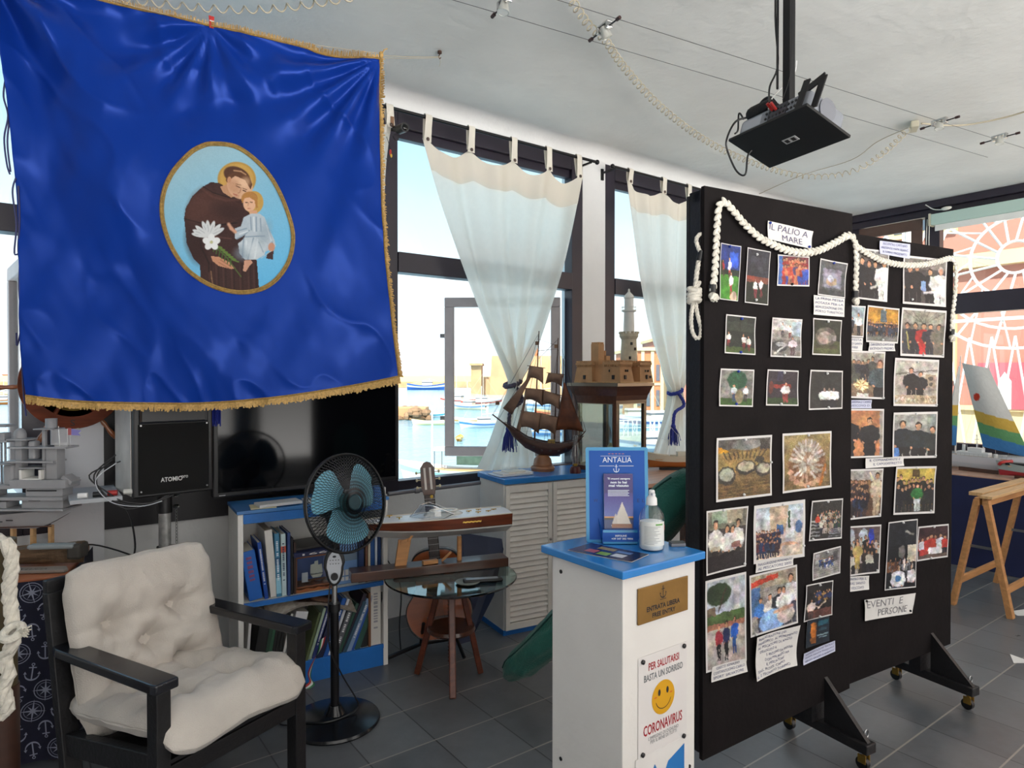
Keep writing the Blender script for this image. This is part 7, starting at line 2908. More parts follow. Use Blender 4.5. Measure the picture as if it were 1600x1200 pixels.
p = P(64, 112, 'a39b94', 19).rect(0, 0, 1, .4, 'aab0b8').ell(.3, .16, .34, .13, '2c3a26').line([(.3, .35), (.4, .2), (.5, .1)], .03, '3a2c22').poly([(.7, .0), (.84, .0), (.86, .42), (.68, .42)], 'b8b6b8').rect(0, .38, 1, .5, '4c6038').rect(0, .5, 1, .56, 'a06a58').rect(0, .56, 1, 1, 'a89e98').rect(0, .3, .22, .4, '6c5a4c')
p.person(.3, .93, .42, '8a2c38', '1c1c20', w=.38).person(.5, .95, .46, '20284a', '1a1a1e', w=.36).person(.72, .9, .44, '2450a0', '2a4c8a', w=.40).nz(.08)
sheet('photo_print', 'tall snapshot of three people standing on a path, lowest left of the nearer board', 'photograph', GS1, [c8(60, 708), c8(242, 665), c8(245, 1062), c8(62, 1117)], 1, img=p, border=.04)
r, f = sheet('paper_note', 'caption below the snapshot of three people on a path', 'note', GN, [c8(88, 1090), c8(243, 1050), c8(246, 1110), c8(88, 1160)], 1, m=M_PAPER, off=.006)
writing(r, f, [('GRECO IGNAZIO', .12, .8), 'COSTANTUONO CARLO', ('SPORT  SALVATORE', .05, .9)], dv=.3, v0=.08, h=.6)
p = P(76, 92, '8d8884', 20).rect(0, 0, 1, .25, '9a8e7c').poly([(.0, .1), (.6, .02), (.6, .12), (0, .2)], 'b04030').rect(0, .2, .2, .7, '4a6a94')
for x, c_, h in ((.2, '3f6fb4', .6), (.42, 'cfc8c0', .62), (.62, '22242c', .7), (.88, 'c9c6c6', .9), (.72, 'd0ccc8', .7)):
 p.person(x, 1.0, h, c_, '3a3a46', w=.4)
p.ell(.45, .85, .3, .2, '86a8d8').ell(.75, .8, .2, .16, 'c6b8b2').line([(.5, .72), (.9, .68)], .06, 'c59a84').nz(.16)
sheet('photo_print', 'crowded daylight snapshot with a speaker, people leaning in blue and white clothes', 'photograph', GS1, [c8(256, 684), c8(468, 633), c8(472, 893), c8(262, 960)], 1, img=p, border=.03, pins=((.1, .97),))
r, f = sheet('paper_note', 'long curling handwritten sheet at the bottom of the nearer board', 'note', GN, [c8(280, 955), c8(470, 898), c8(458, 1078), c8(278, 1150)], 1, m=M_PAPER, off=.009, curl=.014)
writing(r, f, [('INAUGURAZIONE DEL', .05, .7), ('PANEGIRICO  AL MONUMENTO', .05, .95), ('AL PESCATORE DI ANZIO', .04, .85), ('DEVOLUTO A', .1, .5), ('S. ANTONIO DA PADOVA', .25, .9), ('DON MAURIZIO MA', .22, .82), ('IL PESCATORE', .25, .7), ('SIG. ROSS. CAPO', .05, .72), ('IL 2 TECNICO TORINO', .02, .85)], dv=.106, v0=.04, h=.55)

# --- farther board
p = P(62, 86, '3c3a3c', 21).rect(0, 0, 1, .25, '6a645f').rect(0, 0, 1, .08, '8a857f').person(.2, 1.1, .95, '17181c', w=.4).person(.42, 1.1, .9, '17181c', w=.4).person(.62, 1.1, .9, '1b1b20', w=.38).person(.9, 1.15, 1.0, 'd5d2cf', 'cfccc9', hair='b0a89e', w=.5).line([(.72, .7), (.5, .78)], .06, 'd0ccc8').nz(.07)
sheet('photo_print', 'snapshot of dark dressed men meeting a person in white, top left of farther board', 'photograph', GS2, [c7(800, 283), c7(960, 300), c7(950, 533), c7(800, 515)], 2, img=p, pins=((.55, .06),))
p = P(84, 86, '4c4746', 22).rect(0, 0, 1, .22, '75706a').person(.12, 1.1, .95, '1a1b20', w=.4).person(.3, 1.1, .98, '17181c', w=.38).person(.62, 1.1, .9, '1b1c22', w=.4).person(.88, 1.15, 1.0, 'd5d2cf', 'cfccc9', hair='b0a89e', w=.48).rect(.42, .5, .52, .72, '86a2cc').line([(.75, .72), (.5, .76)], .06, 'd0ccc8').nz(.07)
sheet('photo_print', 'snapshot of a gift handed to a person in white, top right of farther board', 'photograph', GS2, [c7(1028, 318), c7(1225, 340), c7(1218, 556), c7(1020, 540)], 2, img=p, pins=((.5, .05), (.2, .9)))
r, f = sheet('paper_note', 'caption card pinned at the very top of the farther board', 'note', GN, [c7(916, 253), c7(1057, 268), c7(1055, 335), c7(916, 312)], 2, m=mat('bluish_paper', 'c3c6dc', .5), off=.006)
writing(r, f, [('INCONTRO CAPITANO', .1, .9), ('PRESENTE PAPA FRANC.', .05, .95), ('IL SOMMO MAGISTRATO', .1, .9)], dv=.3, v0=.1, h=.55)
p = P(40, 64, '8d9aa0', 23).rect(0, .6, 1, 1, '7a6a5c').person(.7, 1.0, .8, 'd0cdd0', '24242a', w=.42).person(.3, .95, .6, '2a2a33', w=.4).nz(.1)
sheet('photo_print', 'narrow snapshot of a bride like figure beside a suit, cut by the nearer board', 'photograph', GS2, [c7(770, 546), c7(850, 552), c7(843, 695), c7(768, 690)], 2, img=p, border=.05)
r, f = sheet('paper_note', 'small note peeping out beside the nearer board edge under the narrow snapshot', 'note', GN, [c7(770, 694), c7(840, 697), c7(838, 755), c7(768, 750)], 2, m=M_PAPER, off=.005)
writing(r, f, [('FESTA', .3, .9), ('DI SANTA', .3, .95), ('ANNA', .3, .7)], dv=.3, v0=.08, h=.6)
p = P(70, 78, 'a87a2e', 24).rect(.42, .06, .62, .42, '55626a').rect(0, .78, 1, 1, '6d6a66').crowd(.0, 1, .86, .36, 12, ['1a1a20', '2a2a34', '303848', '5a3a30'], 2).nz(.1)
sheet('photo_print', 'snapshot of a group before a mustard yellow wall', 'photograph', GS2, [c7(860, 547), c7(1008, 563), c7(1000, 722), c7(853, 715)], 2, img=p, pins=((.5, .08), (.5, .92)))
r, f = sheet('paper_note', 'caption strip under the mustard wall snapshot', 'note', GN, [c7(868, 718), c7(985, 718), c7(985, 757), c7(866, 757)], 2, m=M_PAPER, off=.006)
writing(r, f, ['DIRIGENTI CAPITANI', 'RICEVENTI PREMIO'], dv=.46, v0=.08, h=.65)
p = P(80, 88, '6a645c', 25).rect(0, 0, 1, .3, '8b877c')
for k in range(6):
 p.line([(.2 * k, 0), (.5, .3)], .012, '5f5b54')
for x, c_ in ((.12, '3a3a42'), (.3, '2a2a30'), (.5, 'a82a2a'), (.66, '2c2c34'), (.86, '6d665c')):
 p.person(x, 1.1, .82, c_, c_, w=.42)
p.line([(.1, .5), (.16, .9)], .03, 'a8a060').nz(.08)
sheet('photo_print', 'snapshot with a person in a red robe among others under a pale vault', 'photograph', GS2, [c7(1020, 557), c7(1222, 573), c7(1210, 787), c7(1010, 778)], 2, img=p, pins=((.5, .04), (.5, .96), (.95, .95)))
p = P(64, 88, '7a6352', 26).rect(0, 0, 1, .2, '9a9288').crowd(.0, .8, .72, .6, 6, ['2a2a30', 'a82c2c', '33333c', '4a4a44'], 1).person(.9, 1.25, 1.1, '3a464c', hair='5a3a28', w=.5).ell(.38, .74, .2, .12, 'c9b58a')
for k in range(14):
 a = k * .45
 p.line([(.38, .74), (.38 + .22 * cos(a), .74 + .16 * sin(a))], .02, 'd8c8a0' if k % 2 else '8a5a30')
p.rect(.25, .93, .6, 1, 'c6c2be').nz(.12)
sheet('photo_print', 'snapshot of people around a glittering cake, left column of the farther board', 'photograph', GS2, [c7(765, 752), c7(943, 760), c7(935, 977), c7(765, 970)], 2, img=p, pins=((.7, .04), (.96, .97)))
r, f = sheet('paper_note', 'small bluish note beneath the glittering cake snapshot', 'note', GN, [c7(778, 980), c7(880, 980), c7(878, 1018), c7(776, 1018)], 2, m=mat('bluish_paper', 'c3c6dc', .5), off=.006)
writing(r, f, ['CARDINALE CAMPISI', 'VESCOVO D.'], dv=.44, v0=.1, h=.6)
p = P(80, 86, '9a9088', 27).rect(0, 0, 1, .35, 'aaa49c').line([(0, .32), (1, .2)], .03, '6a645c').rect(.72, .3, .95, .62, '8c7c6c').ell(.85, .4, .06, .05, '4a4440').ell(.86, .54, .05, .05, '4a4440').person(.38, .98, .82, '14161c', w=.4).person(.6, .98, .74, '181a20', w=.4).rect(0, .8, 1, 1, 'a09078').crowd(.0, 1, .98, .12, 12, ['b8a890', '8a7a64', 'c0b8a8'], 2).nz(.1)
sheet('photo_print', 'snapshot of two people in black standing behind a table of trophies', 'photograph', GS2, [c7(987, 787), c7(1187, 797), c7(1178, 1010), c7(978, 1007)], 2, img=p, pins=((.5, .07), (.04, .9), (.96, .96)))
p = P(60, 84, 'a8714c', 28).rect(.1, .1, .6, .9, 'b57c52').rect(.62, .28, .8, .5, '8a5a3c').rect(.6, .62, .82, .85, '8a5a3c').rect(.9, 0, 1, 1, '8a8078').person(.0, 1.1, 1.0, '14161c', w=.6).person(.62, 1.15, 1.0, '191b20', w=.52).nz(.06)
sheet('photo_print', 'snapshot of a dark shirted man before an orange wall', 'photograph', GS2, [(1322, 638.6), (1380, 639), (1379, 714), (1321, 716)], 2, img=p)
p = P(80, 86, '9c9c96', 29).rect(.78, 0, .84, 1, '7f847c').rect(.84, 0, 1, 1, '7a8280').person(.2, 1.25, 1.1, '18222a', w=.5).person(.58, 1.3, 1.1, '1a262c', w=.5).person(.92, 1.3, 1.0, '20282a', w=.34).rect(.0, .8, .12, 1, '4a78b8').nz(.06)
sheet('photo_print', 'snapshot of three men in dark polo shirts, right column of the farther board', 'photograph', GS2, [(1395, 644.7), (1463, 643), (1461.5, 715), (1393, 716.7)], 2, img=p, pins=((.5, .04), (.96, .95)))
r, f = sheet('paper_note', 'caption strip between the orange wall and polo shirt snapshots', 'note', GN, [c8(775, 160), c8(947, 153), c8(945, 193), c8(775, 205)], 2, m=M_PAPER, off=.008)
writing(r, f, [('IL COMANDANTE E', .1, .9), ('IL CAPODISTRETTO', .2, .95)], dv=.42, v0=.1, h=.6)
p = P(66, 84, '5a4030', 30).rect(0, 0, 1, .22, '9a9490').rect(0, .2, .65, .5, '7a5a3c').crowd(.0, .6, 1.0, .5, 8, ['1a1c28', '2a2024', '24304a', '3a2a2a'], 3).person(.86, 1.0, .95, 'b8a890', 'a89880', w=.34).line([(.8, .3), (.62, .05)], .05, 'cdbf9f').nz(.12)
sheet('photo_print', 'snapshot of a priest in pale robe raising an arm before a packed church', 'photograph', GS2, [c8(693, 210), c8(855, 205), c8(845, 420), c8(685, 437)], 2, img=p, pins=((.2, .94), (.93, .95)))
p = P(72, 84, 'a8903a', 31).grad('c0a850', '6a5424').rect(.4, .02, .6, .2, '4a3a20').rect(0, .85, 1, 1, '4a4038').crowd(.0, 1, .98, .62, 10, ['14161c', '1c2024', '22241f', '17181c'], 2).person(.56, .98, .64, '2a6a34', 'b0b4b8', w=.4).nz(.1)
sheet('photo_print', 'golden snapshot of a group with one green robe before an altar', 'photograph', GS2, [c8(910, 198), c8(1092, 195), c8(1082, 405), c8(897, 412)], 2, img=p, pins=((.9, .94), (.5, .03)))
p = P(66, 88, '2a2226', 32).rect(0, 0, 1, .4, '5a4c4a').ell(.15, .2, .12, .18, 'a8b0b8').ell(.52, .2, .12, .18, 'a8b0b8').rect(.68, .05, .82, .45, '2a3a9a').crowd(.0, 1, 1.0, .5, 9, ['17181c', '24242c', '2c2420', 'b0a8a0'], 3).person(.36, .9, .6, 'b09a60', 'a89050', w=.4).nz(.1)
sheet('photo_print', 'church snapshot with two arched windows and a golden robe', 'photograph', GS2, [c8(683, 465), c8(845, 455), c8(835, 670), c8(677, 690)], 2, img=p, pins=((.92, .94),))
r, f = sheet('paper_note', 'caption card below the two arched windows snapshot', 'note', GN, [c8(677, 690), c8(790, 683), c8(790, 745), c8(675, 758)], 2, m=M_PAPER, off=.006)
writing(r, f, [('INCONTRO PER IL', .05, .9), ('TRAS. SANTO', .2, .85), ('VESCOVO', .3, .8)], dv=.3, v0=.1, h=.6)
p = P(56, 124, '15171b', 33).rect(0, 0, 1, .35, '1c1e24').line([(.6, .15), (.9, .2)], .03, '8a8a86').ell(.5, .46, .12, .1, '6a6a68').rect(.7, .36, 1, .62, 'c9c0ae').rect(0, .6, .4, .75, '6a4630').crowd(.1, .9, .8, .2, 5, ['c6bcb6', '4a3a34', '6a6a70'], 2).person(.4, 1.25, .62, 'd8dade', '303a50', w=.7).ell(.4, .86, .1, .05, '4a78b0').person(.85, 1.15, .5, 'd0cccc', w=.5).nz(.08)
sheet('photo_print', 'tall snapshot with a white printed shirt at the bottom and dark night above', 'photograph', GS2, [c8(876, 445), c8(1008, 430), c8(998, 735), c8(860, 750)], 2, img=p, pins=((.5, .03), (.15, .96)), border=.025)
p = P(60, 66, '4c3030', 34).rect(0, 0, 1, .3, '382426').crowd(.0, 1, 1.0, .72, 7, ['a83a34', 'c8c8d0', 'd0ccd0', '26262c', 'b04038'], 1).rect(0, .88, 1, 1, '5a4a44').nz(.1)
sheet('photo_print', 'small snapshot of people in red and white standing in a row at the right edge', 'photograph', GS2, [c8(1010, 465), c8(1145, 452), c8(1142, 600), c8(1003, 620)], 2, img=p, pins=((.5, .05), (.45, .95)))
r, f = sheet('paper_note', 'heading note reading EVENTI E PERSONE low on the farther board', 'note', GN, [c8(765, 790), c8(997, 760), c8(980, 850), c8(770, 885)], 2, m=M_PAPER, off=.006, curl=.008, pins=((.03, .06), (.94, .85)), pinm=M_BLK)
writing(r, f, [('EVENTI  E', .04, .74), ('PERSONE', .28, .86)], m=mat('pencil_grey', '77757a', .6), dv=.46, v0=.08, h=.72)

# ================================================================== ropes draped on the boards
def onB(px, py, B=1, off=.02):
 M, n = (M1, P1n) if B == 1 else (M2, P2n)
 return onPl(px, py, M.translation + n * off, n)

def braid(b, pts, r):
 """soft braided cord: plump overlapping stitches"""
 P_ = smooth_path(pts, 12)
 L = [0]
 for a, c in zip(P_, P_[1:]):
  L.append(L[-1] + (c - a).length)
 st_ = r * .95
 m = int(L[-1] / st_)
 j = 0
 for i in range(m + 1):
  d = L[-1] * i / m
  while j < len(L) - 2 and L[j + 1] < d:
   j += 1
  f_ = (d - L[j]) / max(1e-9, L[j + 1] - L[j])
  p_ = P_[j].lerp(P_[j + 1], f_)
  t = (P_[j + 1] - P_[j]).normalized()
  x = t.cross(P1n).normalized()
  for sd in (-1, 1):
   if (i + (sd > 0)) % 2:
    continue
   dirn = (t * .85 - x * sd * .55).normalized()
   Mk = Matrix.Translation(p_ + x * sd * r * .34 + P1n * .001) @ axmat(dirn).to_4x4()
   b.ball((0, 0, 0), (r * .52, r * .62, r * 1.35), 8, 6, Mk)
 return b

rp_ = T('braided_rope', 'thick white braided rope draped along the top of the black boards', 'rope', onB(1125, 470))
off = rp_.location.copy()
b = MB(Matrix.Translation(-off))
main = [onB(1114, 450), onB(1117, 420), onB(1119, 380), onB(1121, 340), onB(1124, 321), onB(1132, 316), onB(1146, 330), onB(1163, 350), onB(1185, 370), onB(1205, 381), onB(1230, 391), onB(1255, 395), onB(1280, 391), onB(1303, 380), onB(1322, 369)]
braid(b, main, .0135)
b.build('left_swag', M_ROPE, rp_, smooth=True)
b = MB(Matrix.Translation(-off))
braid(b, [onB(1322, 369), onB(1330, 369), onB(1336, 380), onB(1338, 410), onB(1337, 440), onB(1337, 458)], .0135)
b.build('hanging_end', M_ROPE, rp_, smooth=True)
rp2 = T('braided_rope', 'thinner white braided rope hanging across the farther board', 'rope', onB(1400, 400, 2))
o2 = rp2.location.copy()
b = MB(Matrix.Translation(-o2))
braid(b, [onB(1340, 386, 2), onB(1355, 396, 2), onB(1380, 408, 2), onB(1410, 414, 2), onB(1440, 414, 2), onB(1465, 409, 2), onB(1483, 404, 2), onB(1491, 408, 2), onB(1494, 425, 2), onB(1492, 460, 2), onB(1488, 495, 2), onB(1487, 518, 2)], .0125)
b.build('swag', M_ROPE, rp2, smooth=True)

def tuft(root, base, pt, n=26, s=.03, sd=3):
 b = MB(Matrix.Translation(-base))
 r_ = random.Random(sd)
 for i in range(n):
  a = r_.random() * 2 * pi
  q_ = pt + Vector((cos(a) * s * r_.random(), 0, -s * (.4 + .7 * r_.random()))) + P1n * (r_.random() * .012)
  b.tube([pt, (pt + q_) / 2 + P1n * .004, q_], [.006, .008, .003], 5)
 b.ball(pt - Vector((0, 0, s * .35)), (s * .6, .012, s * .45), 10, 6)
 b.build('frayed_tip', M_ROPE, root, smooth=True)
 b = MB(Matrix.Translation(-base))
 b.cyl(pt + Vector((0, 0, .004)), pt + Vector((0, 0, .030)), .0135, 10)
 b.build('tape_band', M_BLK, root)

tuft(rp_, off, onB(1113, 458), sd=3)
tuft(rp_, off, onB(1336, 466), sd=5)
tuft(rp2, o2, onB(1487, 524, 2), sd=7)

# cord with eye and knot hanging on the board's side
sp0 = Vector((1.945, 1.56, 0))
Pn = Vector((-1, 0, 0))

def onS(px, py):
 r_ = ray(px, py)
 return CAM + r_ * ((sp0 - CAM).dot(FH) / r_.dot(FH))

kr = T('knotted_rope', 'cream knotted rope with a loop hanging on the left edge of the nearer board', 'rope', onS(1090, 440))
ko = kr.location.copy()
b = MB(Matrix.Translation(-ko))
rope(b, [onS(1096, 398), onS(1090, 384), onS(1088, 374), onS(1094, 366), onS(1102, 369), onS(1103, 380), onS(1097, 398)], .0075, 3)
b.build('eye', M_ROPE, kr, smooth=True)
b = MB(Matrix.Translation(-ko))
b.cyl(onS(1096, 392), onS(1092, 408), .011, 12)
b.build('black_whipping', M_BLK, kr, smooth=True)
b = MB(Matrix.Translation(-ko))
rope(b, [onS(1092, 406), onS(1089, 425), onS(1087, 445), onS(1086, 458)], .0085, 3)
b.build('standing_part', M_ROPE, kr, smooth=True)
b = MB(Matrix.Translation(-ko))
for k in range(4):
 cz = onS(1085, 452 + k * 6)
 b.tube([cz + RIGHT * (.021 * cos(t)) + FH * (.014 * sin(t)) + Vector((0, 0, .006 * sin(t + k))) for t in [j * pi / 8 for j in range(16)]], .0085, 8, closed=True)
b.tube([onS(1088, 450), onS(1095, 440)], .007, 8)
b.build('knot', M_ROPE, kr, smooth=True)
b = MB(Matrix.Translation(-ko))
rope(b, [onS(1083, 474), onS(1080, 495), onS(1081, 515), onS(1087, 528), onS(1094, 526), onS(1095, 512), onS(1090, 492), onS(1087, 474)], .0075, 3)
b.build('lower_loop', M_ROPE, kr, smooth=True)
# ================================================================== left table with the anchor cloth
lt0, lta = Vector((.116, 3.19, 0)), radians(-13)
LM = Matrix.Translation(lt0) @ Matrix.Rotation(lta, 4, 'Z')
ltb = T('covered_table', 'table with orange brown top and navy anchor print cloth left of the armchair', 'table', lt0, lta)
MB().box(-.62, 0, .725, 0, .51, .75).build('table_top', mat('orange_brown_top', 'a8623f', .35, kind='wood', var=.18, scale=7), ltb, bevel=.003)
for x, y in ((-.05, .06), (-.05, .46), (-.57, .06), (-.57, .46)):
 MB().box(x - .02, y - .02, 0, x + .02, y + .02, .725).build('leg', M_DWOOD, ltb)
M_ANCH = mat('navy_anchor_cloth', '12132a', .85, var=.2, scale=20, bump=.2, bscale=300)
M_APR = mat('grey_anchor_print', '8e93a6', .8)

def cl(x, z, off=0.):
 """front drape of the cloth (local x, height z)"""
 return Vector((x, -.018 - .012 * sin(x * 26 + 1) * (1 - z / .75) - .01 * (1 - z / .75) - off, z))

b = MB()
b.grid(lambda u, v: cl(-.62 + .62 * u, .745 * (1 - v) + .03 * v), 90, 20)
b.grid(lambda u, v: Vector((.012 + .01 * sin(u * 20) * v, -.018 + .53 * u, .745 - .70 * v)), 40, 12)
b.k = 1
rr_ = random.Random(8)
row = 0
z = .70
while z > .06:
 x = -.02 - (row % 2) * .045
 k = 0
 while x > -.30:
  s_ = .062
  kind = (row + k * 2) % 3
  pts = MB()
  a0 = (rr_.random() - .5) * .5 + (pi if kind == 1 else 0)
  if kind == 2:
   for (ra, rb_2) in ((.040, .037), (.030, .0285)):
    n = 24
    pts.add([(ra * cos(2 * pi * i / n), ra * sin(2 * pi * i / n), 0) for i in range(n)] + [(rb_2 * cos(2 * pi * i / n), rb_2 * sin(2 * pi * i / n), 0) for i in range(n)],
      [(i, (i + 1) % n, n + (i + 1) % n, n + i) for i in range(n)])
   for i in range(8):
    a = i * pi / 4
    L_ = .046 if i % 2 == 0 else .028
    pts.add([(.004 * cos(a + 1.57), .004 * sin(a + 1.57), 0), (L_ * cos(a), L_ * sin(a), 0), (.004 * cos(a - 1.57), .004 * sin(a - 1.57), 0)], [(0, 1, 2)])
  else:
   anchor(pts, 0, 0, s_ * 1.15, .0045)
  c_, sn = cos(a0), sin(a0)
  for fc in pts.f:
   b.add([cl(x + (pts.v[i].x * c_ - pts.v[i].y * sn), z + (pts.v[i].x * sn + pts.v[i].y * c_), .0015) for i in fc], [tuple(range(len(fc)))])
  x -= .088
  k += 1
 z -= .078
 row += 1
b.build('cloth', [M_ANCH, M_APR], ltb, smooth=True, angle=60)
b = MB()
b.tube(smooth_path([(.0, .50, .755), (-.1, .48, .765), (.05, .45, .758), (.3, .2, .70), (.34, .15, .6)], 6), .004, 5)
o = b.build('table_cable', M_BLK, smooth=True)
o.matrix_world = LM
tag(o, 'black cable running over the back corner of the anchor cloth table', 'cable')

# grey model warship on the left table (built in its own upright plane, real depth given to each piece)
gd = 3.02
g0 = onZ(60, 870, .752)
g0 = Vector((g0.x, g0.y, .752))
gd = (g0 - CAM).dot(FH)
gs_ = T('model_warship', 'unfinished grey card model warship with many decks on the anchor cloth table', 'model ship', g0, atan2(RIGHT.y, RIGHT.x))
KG = gd / FPX

def gb2(x0, y0, x1, y1, d0=-.03, d1=.03, name='deck', m=None, bev=.0015):
 b = MB()
 b.box((x0 - 60) * KG, d0, (870 - y1) * KG, (x1 - 60) * KG, d1, (870 - y0) * KG)
 return b.build(name, m or M_GREYP, gs_, bevel=bev)

b = MB()
for sd in (-1, 1):
 def hf(u, v, sd=sd):
  uu = u if sd < 0 else 1 - u
  x = (-90 + 205 * uu)
  top_y, bot_y = 801 - 9 * max(0, uu - .44) / .56, 823 - 26 * max(0, (uu - .75) / .25) ** 1.3
  hwid = .06 * (1 - max(0, (uu - .55) / .45) ** 2)
  y = bot_y + (top_y - bot_y) * v
  return Vector(((x - 60) * KG, sd * hwid * (.55 + .45 * v), (870 - y) * KG))
 b.grid(hf, 40, 6)
b.build('hull', M_GREYP, gs_, smooth=True, angle=50)
gb2(-90, 791, 114, 794, -.065, .065, 'main_deck')
gb2(-90, 781, 21, 791, -.04, .04, 'deck_house')
gb2(45, 778, 109, 791, -.04, .04, 'deck_house')
gb2(-90, 773, 113, 778, -.06, .06, 'upper_deck')
gb2(50, 759, 107, 773, -.035, .035, 'deck_house')
gb2(-40, 760, 3, 773, -.035, .035, 'deck_house')
gb2(29, 747, 115, 760, -.05, .05, 'bridge_deck')
gb2(-30, 755, 30, 761, -.05, .05, 'bridge_deck')
gb2(79, 696, 96, 747, -.025, .03, 'rear_tower')
gb2(72, 668, 77, 747, -.02, -.005, 'column')
gb2(63, 668, 94, 670, -.04, .04, 'platform')
gb2(24, 696, 115, 699, -.045, .045, 'platform')
gb2(20, 718, 95, 721, -.045, .045, 'platform')
gb2(41, 728, 77, 730, -.045, .04, 'platform')
gb2(-40, 722, 30, 724, -.045, .04, 'platform')
gb2(30, 687, 40, 760, -.02, .02, 'front_tower')
gb2(12, 724, 30, 760, -.03, .03, 'curved_block', bev=.012)
gb2(41, 732, 45, 748, -.04, .04, 'hangar_side', M_WHITEP)
gb2(71, 732, 75, 748, -.04, .04, 'hangar_side', M_WHITEP)
gb2(41, 745, 75, 748, -.04, .04, 'hangar_floor', M_WHITEP)
gb2(20, 684, 52, 687, -.035, .035, 'platform')
gb2(50, 688, 60, 716, -.02, .02, 'sensor_mast', bev=.006)
gb2(-10, 662, 19, 666, -.03, .03, 'antenna_bar')
gb2(3, 675, 14, 688, -.02, .02, 'antenna_box')
gb2(0, 687, 20, 690, -.03, .03, 'platform')
for x in (4, 10):
 gb2(x, 690, x + 2, 760, -.01, .0, 'column')
b = MB()
b.cyl(((82 - 60) * KG, 0, (870 - 668) * KG), ((82 - 60) * KG, 0, (870 - 653) * KG), 8 * KG, 20)
b.build('radar_drum', M_GREYP, gs_, smooth=True)
b = MB()
b.lathe([(8.5 * KG, 0), (8.5 * KG, 8 * KG), (7 * KG, 13 * KG), (4 * KG, 16 * KG), (0, 17 * KG)], 20, c=((33 - 60) * KG, 0, (870 - 685) * KG))
b.build('radar_dome', M_GREYP, gs_, smooth=True)
b = MB(Matrix.Translation(((112 - 60) * KG, 0, (870 - 748) * KG)) @ Matrix.Rotation(radians(35), 4, 'Y'))
b.box(-9 * KG, -.03, -3 * KG, 9 * KG, .03, 3 * KG)
b.build('sloping_panel', M_GREYP, gs_)
b = MB()
for i in range(18):
 x = 96 + i % 3 * 6
 b.cyl(((97 + i * 1.1 - 60) * KG, -.04, (870 - 696) * KG), ((97 + i * 1.1 - 60) * KG, -.04, (870 - 690) * KG), .0005, 4)
for x in (107, 111):
 b.cyl(((x - 60) * KG, 0, (870 - 696) * KG), ((x - 60) * KG, 0, (870 - 669) * KG), .0007, 4)
b.cyl(((95 - 60) * KG, 0, (870 - 696) * KG), ((93 - 60) * KG, 0, (870 - 665) * KG), .002, 5)
b.build('mast_wires', M_STEEL, gs_)
b = MB()
b.box((108 - 60) * KG, -.001, (870 - 679) * KG, (113 - 60) * KG, .001, (870 - 668) * KG)
b.k = 1
b.add([((113 - 60) * KG, 0, (870 - 679) * KG), ((128 - 60) * KG, 0, (870 - 680) * KG), ((124 - 60) * KG, 0, (870 - 676) * KG), ((129 - 60) * KG, 0, (870 - 672) * KG), ((113 - 60) * KG, 0, (870 - 669) * KG)], [(0, 1, 2, 3, 4)])
b.build('signal_flag', [mat('flag_red', 'b06060', .6), mat('flag_violet', '8c86c8', .6)], gs_)
b = MB()
b.box((52 - 60) * KG, -.0365, (870 - 765) * KG, (98 - 60) * KG, -.035, (870 - 763) * KG)
for (xa, xb, y) in ((56, 74, 780), (80, 100, 778), (0, 6, 812), (12, 20, 811), (26, 36, 809)):
 b.box((xa - 60) * KG, -.0605 if y > 800 else -.041, (870 - y) * KG, (xb - 60) * KG, -.058 if y > 800 else -.04, (870 - y + 1.2) * KG)
b.build('dark_slots', M_BLK, gs_)
b = MB()
b.cyl((-90 * KG, -.05, (870 - 821) * KG), ((93 - 60) * KG, -.05, (870 - 818) * KG), .003, 6)
b.build('keel_rod', M_DWOOD, gs_)
for x in (19, 50, 78):
 gb2(x, 820, x + 4.5, 870, -.012, .012, 'stand_post', M_PINE2)
yb = onZ(50, 856, .752)
o = MB().box(-.04, -.03, 0, .04, .03, .035).build('yellow_box', mat('ochre_box', 'b9831c', .5), bevel=.003)
o.location = Vector((yb.x + .02, yb.y + .14, .752))
o.rotation_euler = (0, 0, .3)
tag(o, 'small ochre box behind the stand posts of the grey model warship', 'box')
# bare half model hull and name board
hb = onZ(75, 884, .752)
hh = T('bare_model_hull', 'rough brown and grey bare wooden model hull lying on the anchor cloth table', 'model hull', Vector((hb.x, hb.y, .752)), atan2(RIGHT.y, RIGHT.x) + .12)
b = MB()
for t0, t1, k in ((0, 1, 0),):
 for sd in (-1, 1):
  def hf2(u, v, sd=sd):
   uu = u if sd < 0 else 1 - u
   return Vector((-.22 + .36 * uu, sd * (.012 + .035 * sin(pi * min(1, uu * 1.1 + .15)) ** .6) * v ** .5, .010 + .06 * v + .03 * uu * v))
  b.grid(hf2, 24, 6)
b.grid(lambda u, v: Vector((-.22 + .36 * u, (2 * v - 1) * (.012 + .035 * sin(pi * min(1, u * 1.1 + .15)) ** .6), .065 + .03 * u)), 24, 4)
b.build('hull', mat('rough_brown_wood', '6a5540', .7, kind='wood', var=.4, scale=30, bump=.5), hh, smooth=True, angle=60)
MB().box(-.06, -.045, .078, .12, .0, .098).build('grey_block', mat('grey_filler', '8a9295', .7), hh, bevel=.008)
MB().box(.09, -.04, .03, .145, .04, .095).build('stern_block', mat('dark_stern', '3f3c38', .6), hh, bevel=.012)
nbp = onZ(60, 893, .752)
nbd = T('name_board', 'flat grey wooden board with a carved boat name at the front of the anchor table', 'sign', Vector((nbp.x, nbp.y, .752)), atan2(RIGHT.y, RIGHT.x) + .10)
b = MB()
b.prism([(-.2, -.025), (.115, -.03), (.12, -.01), (.09, .035), (-.2, .03)], .012)
b.build('board', mat('grey_weathered_board', '8b8078', .6, kind='wood', var=.2, scale=20), nbd, bevel=.002)
b = MB(Matrix.Translation((-.11, -.018, .0128)))
b.text("S.TA LUCIA", 0, 0, .15, .022)
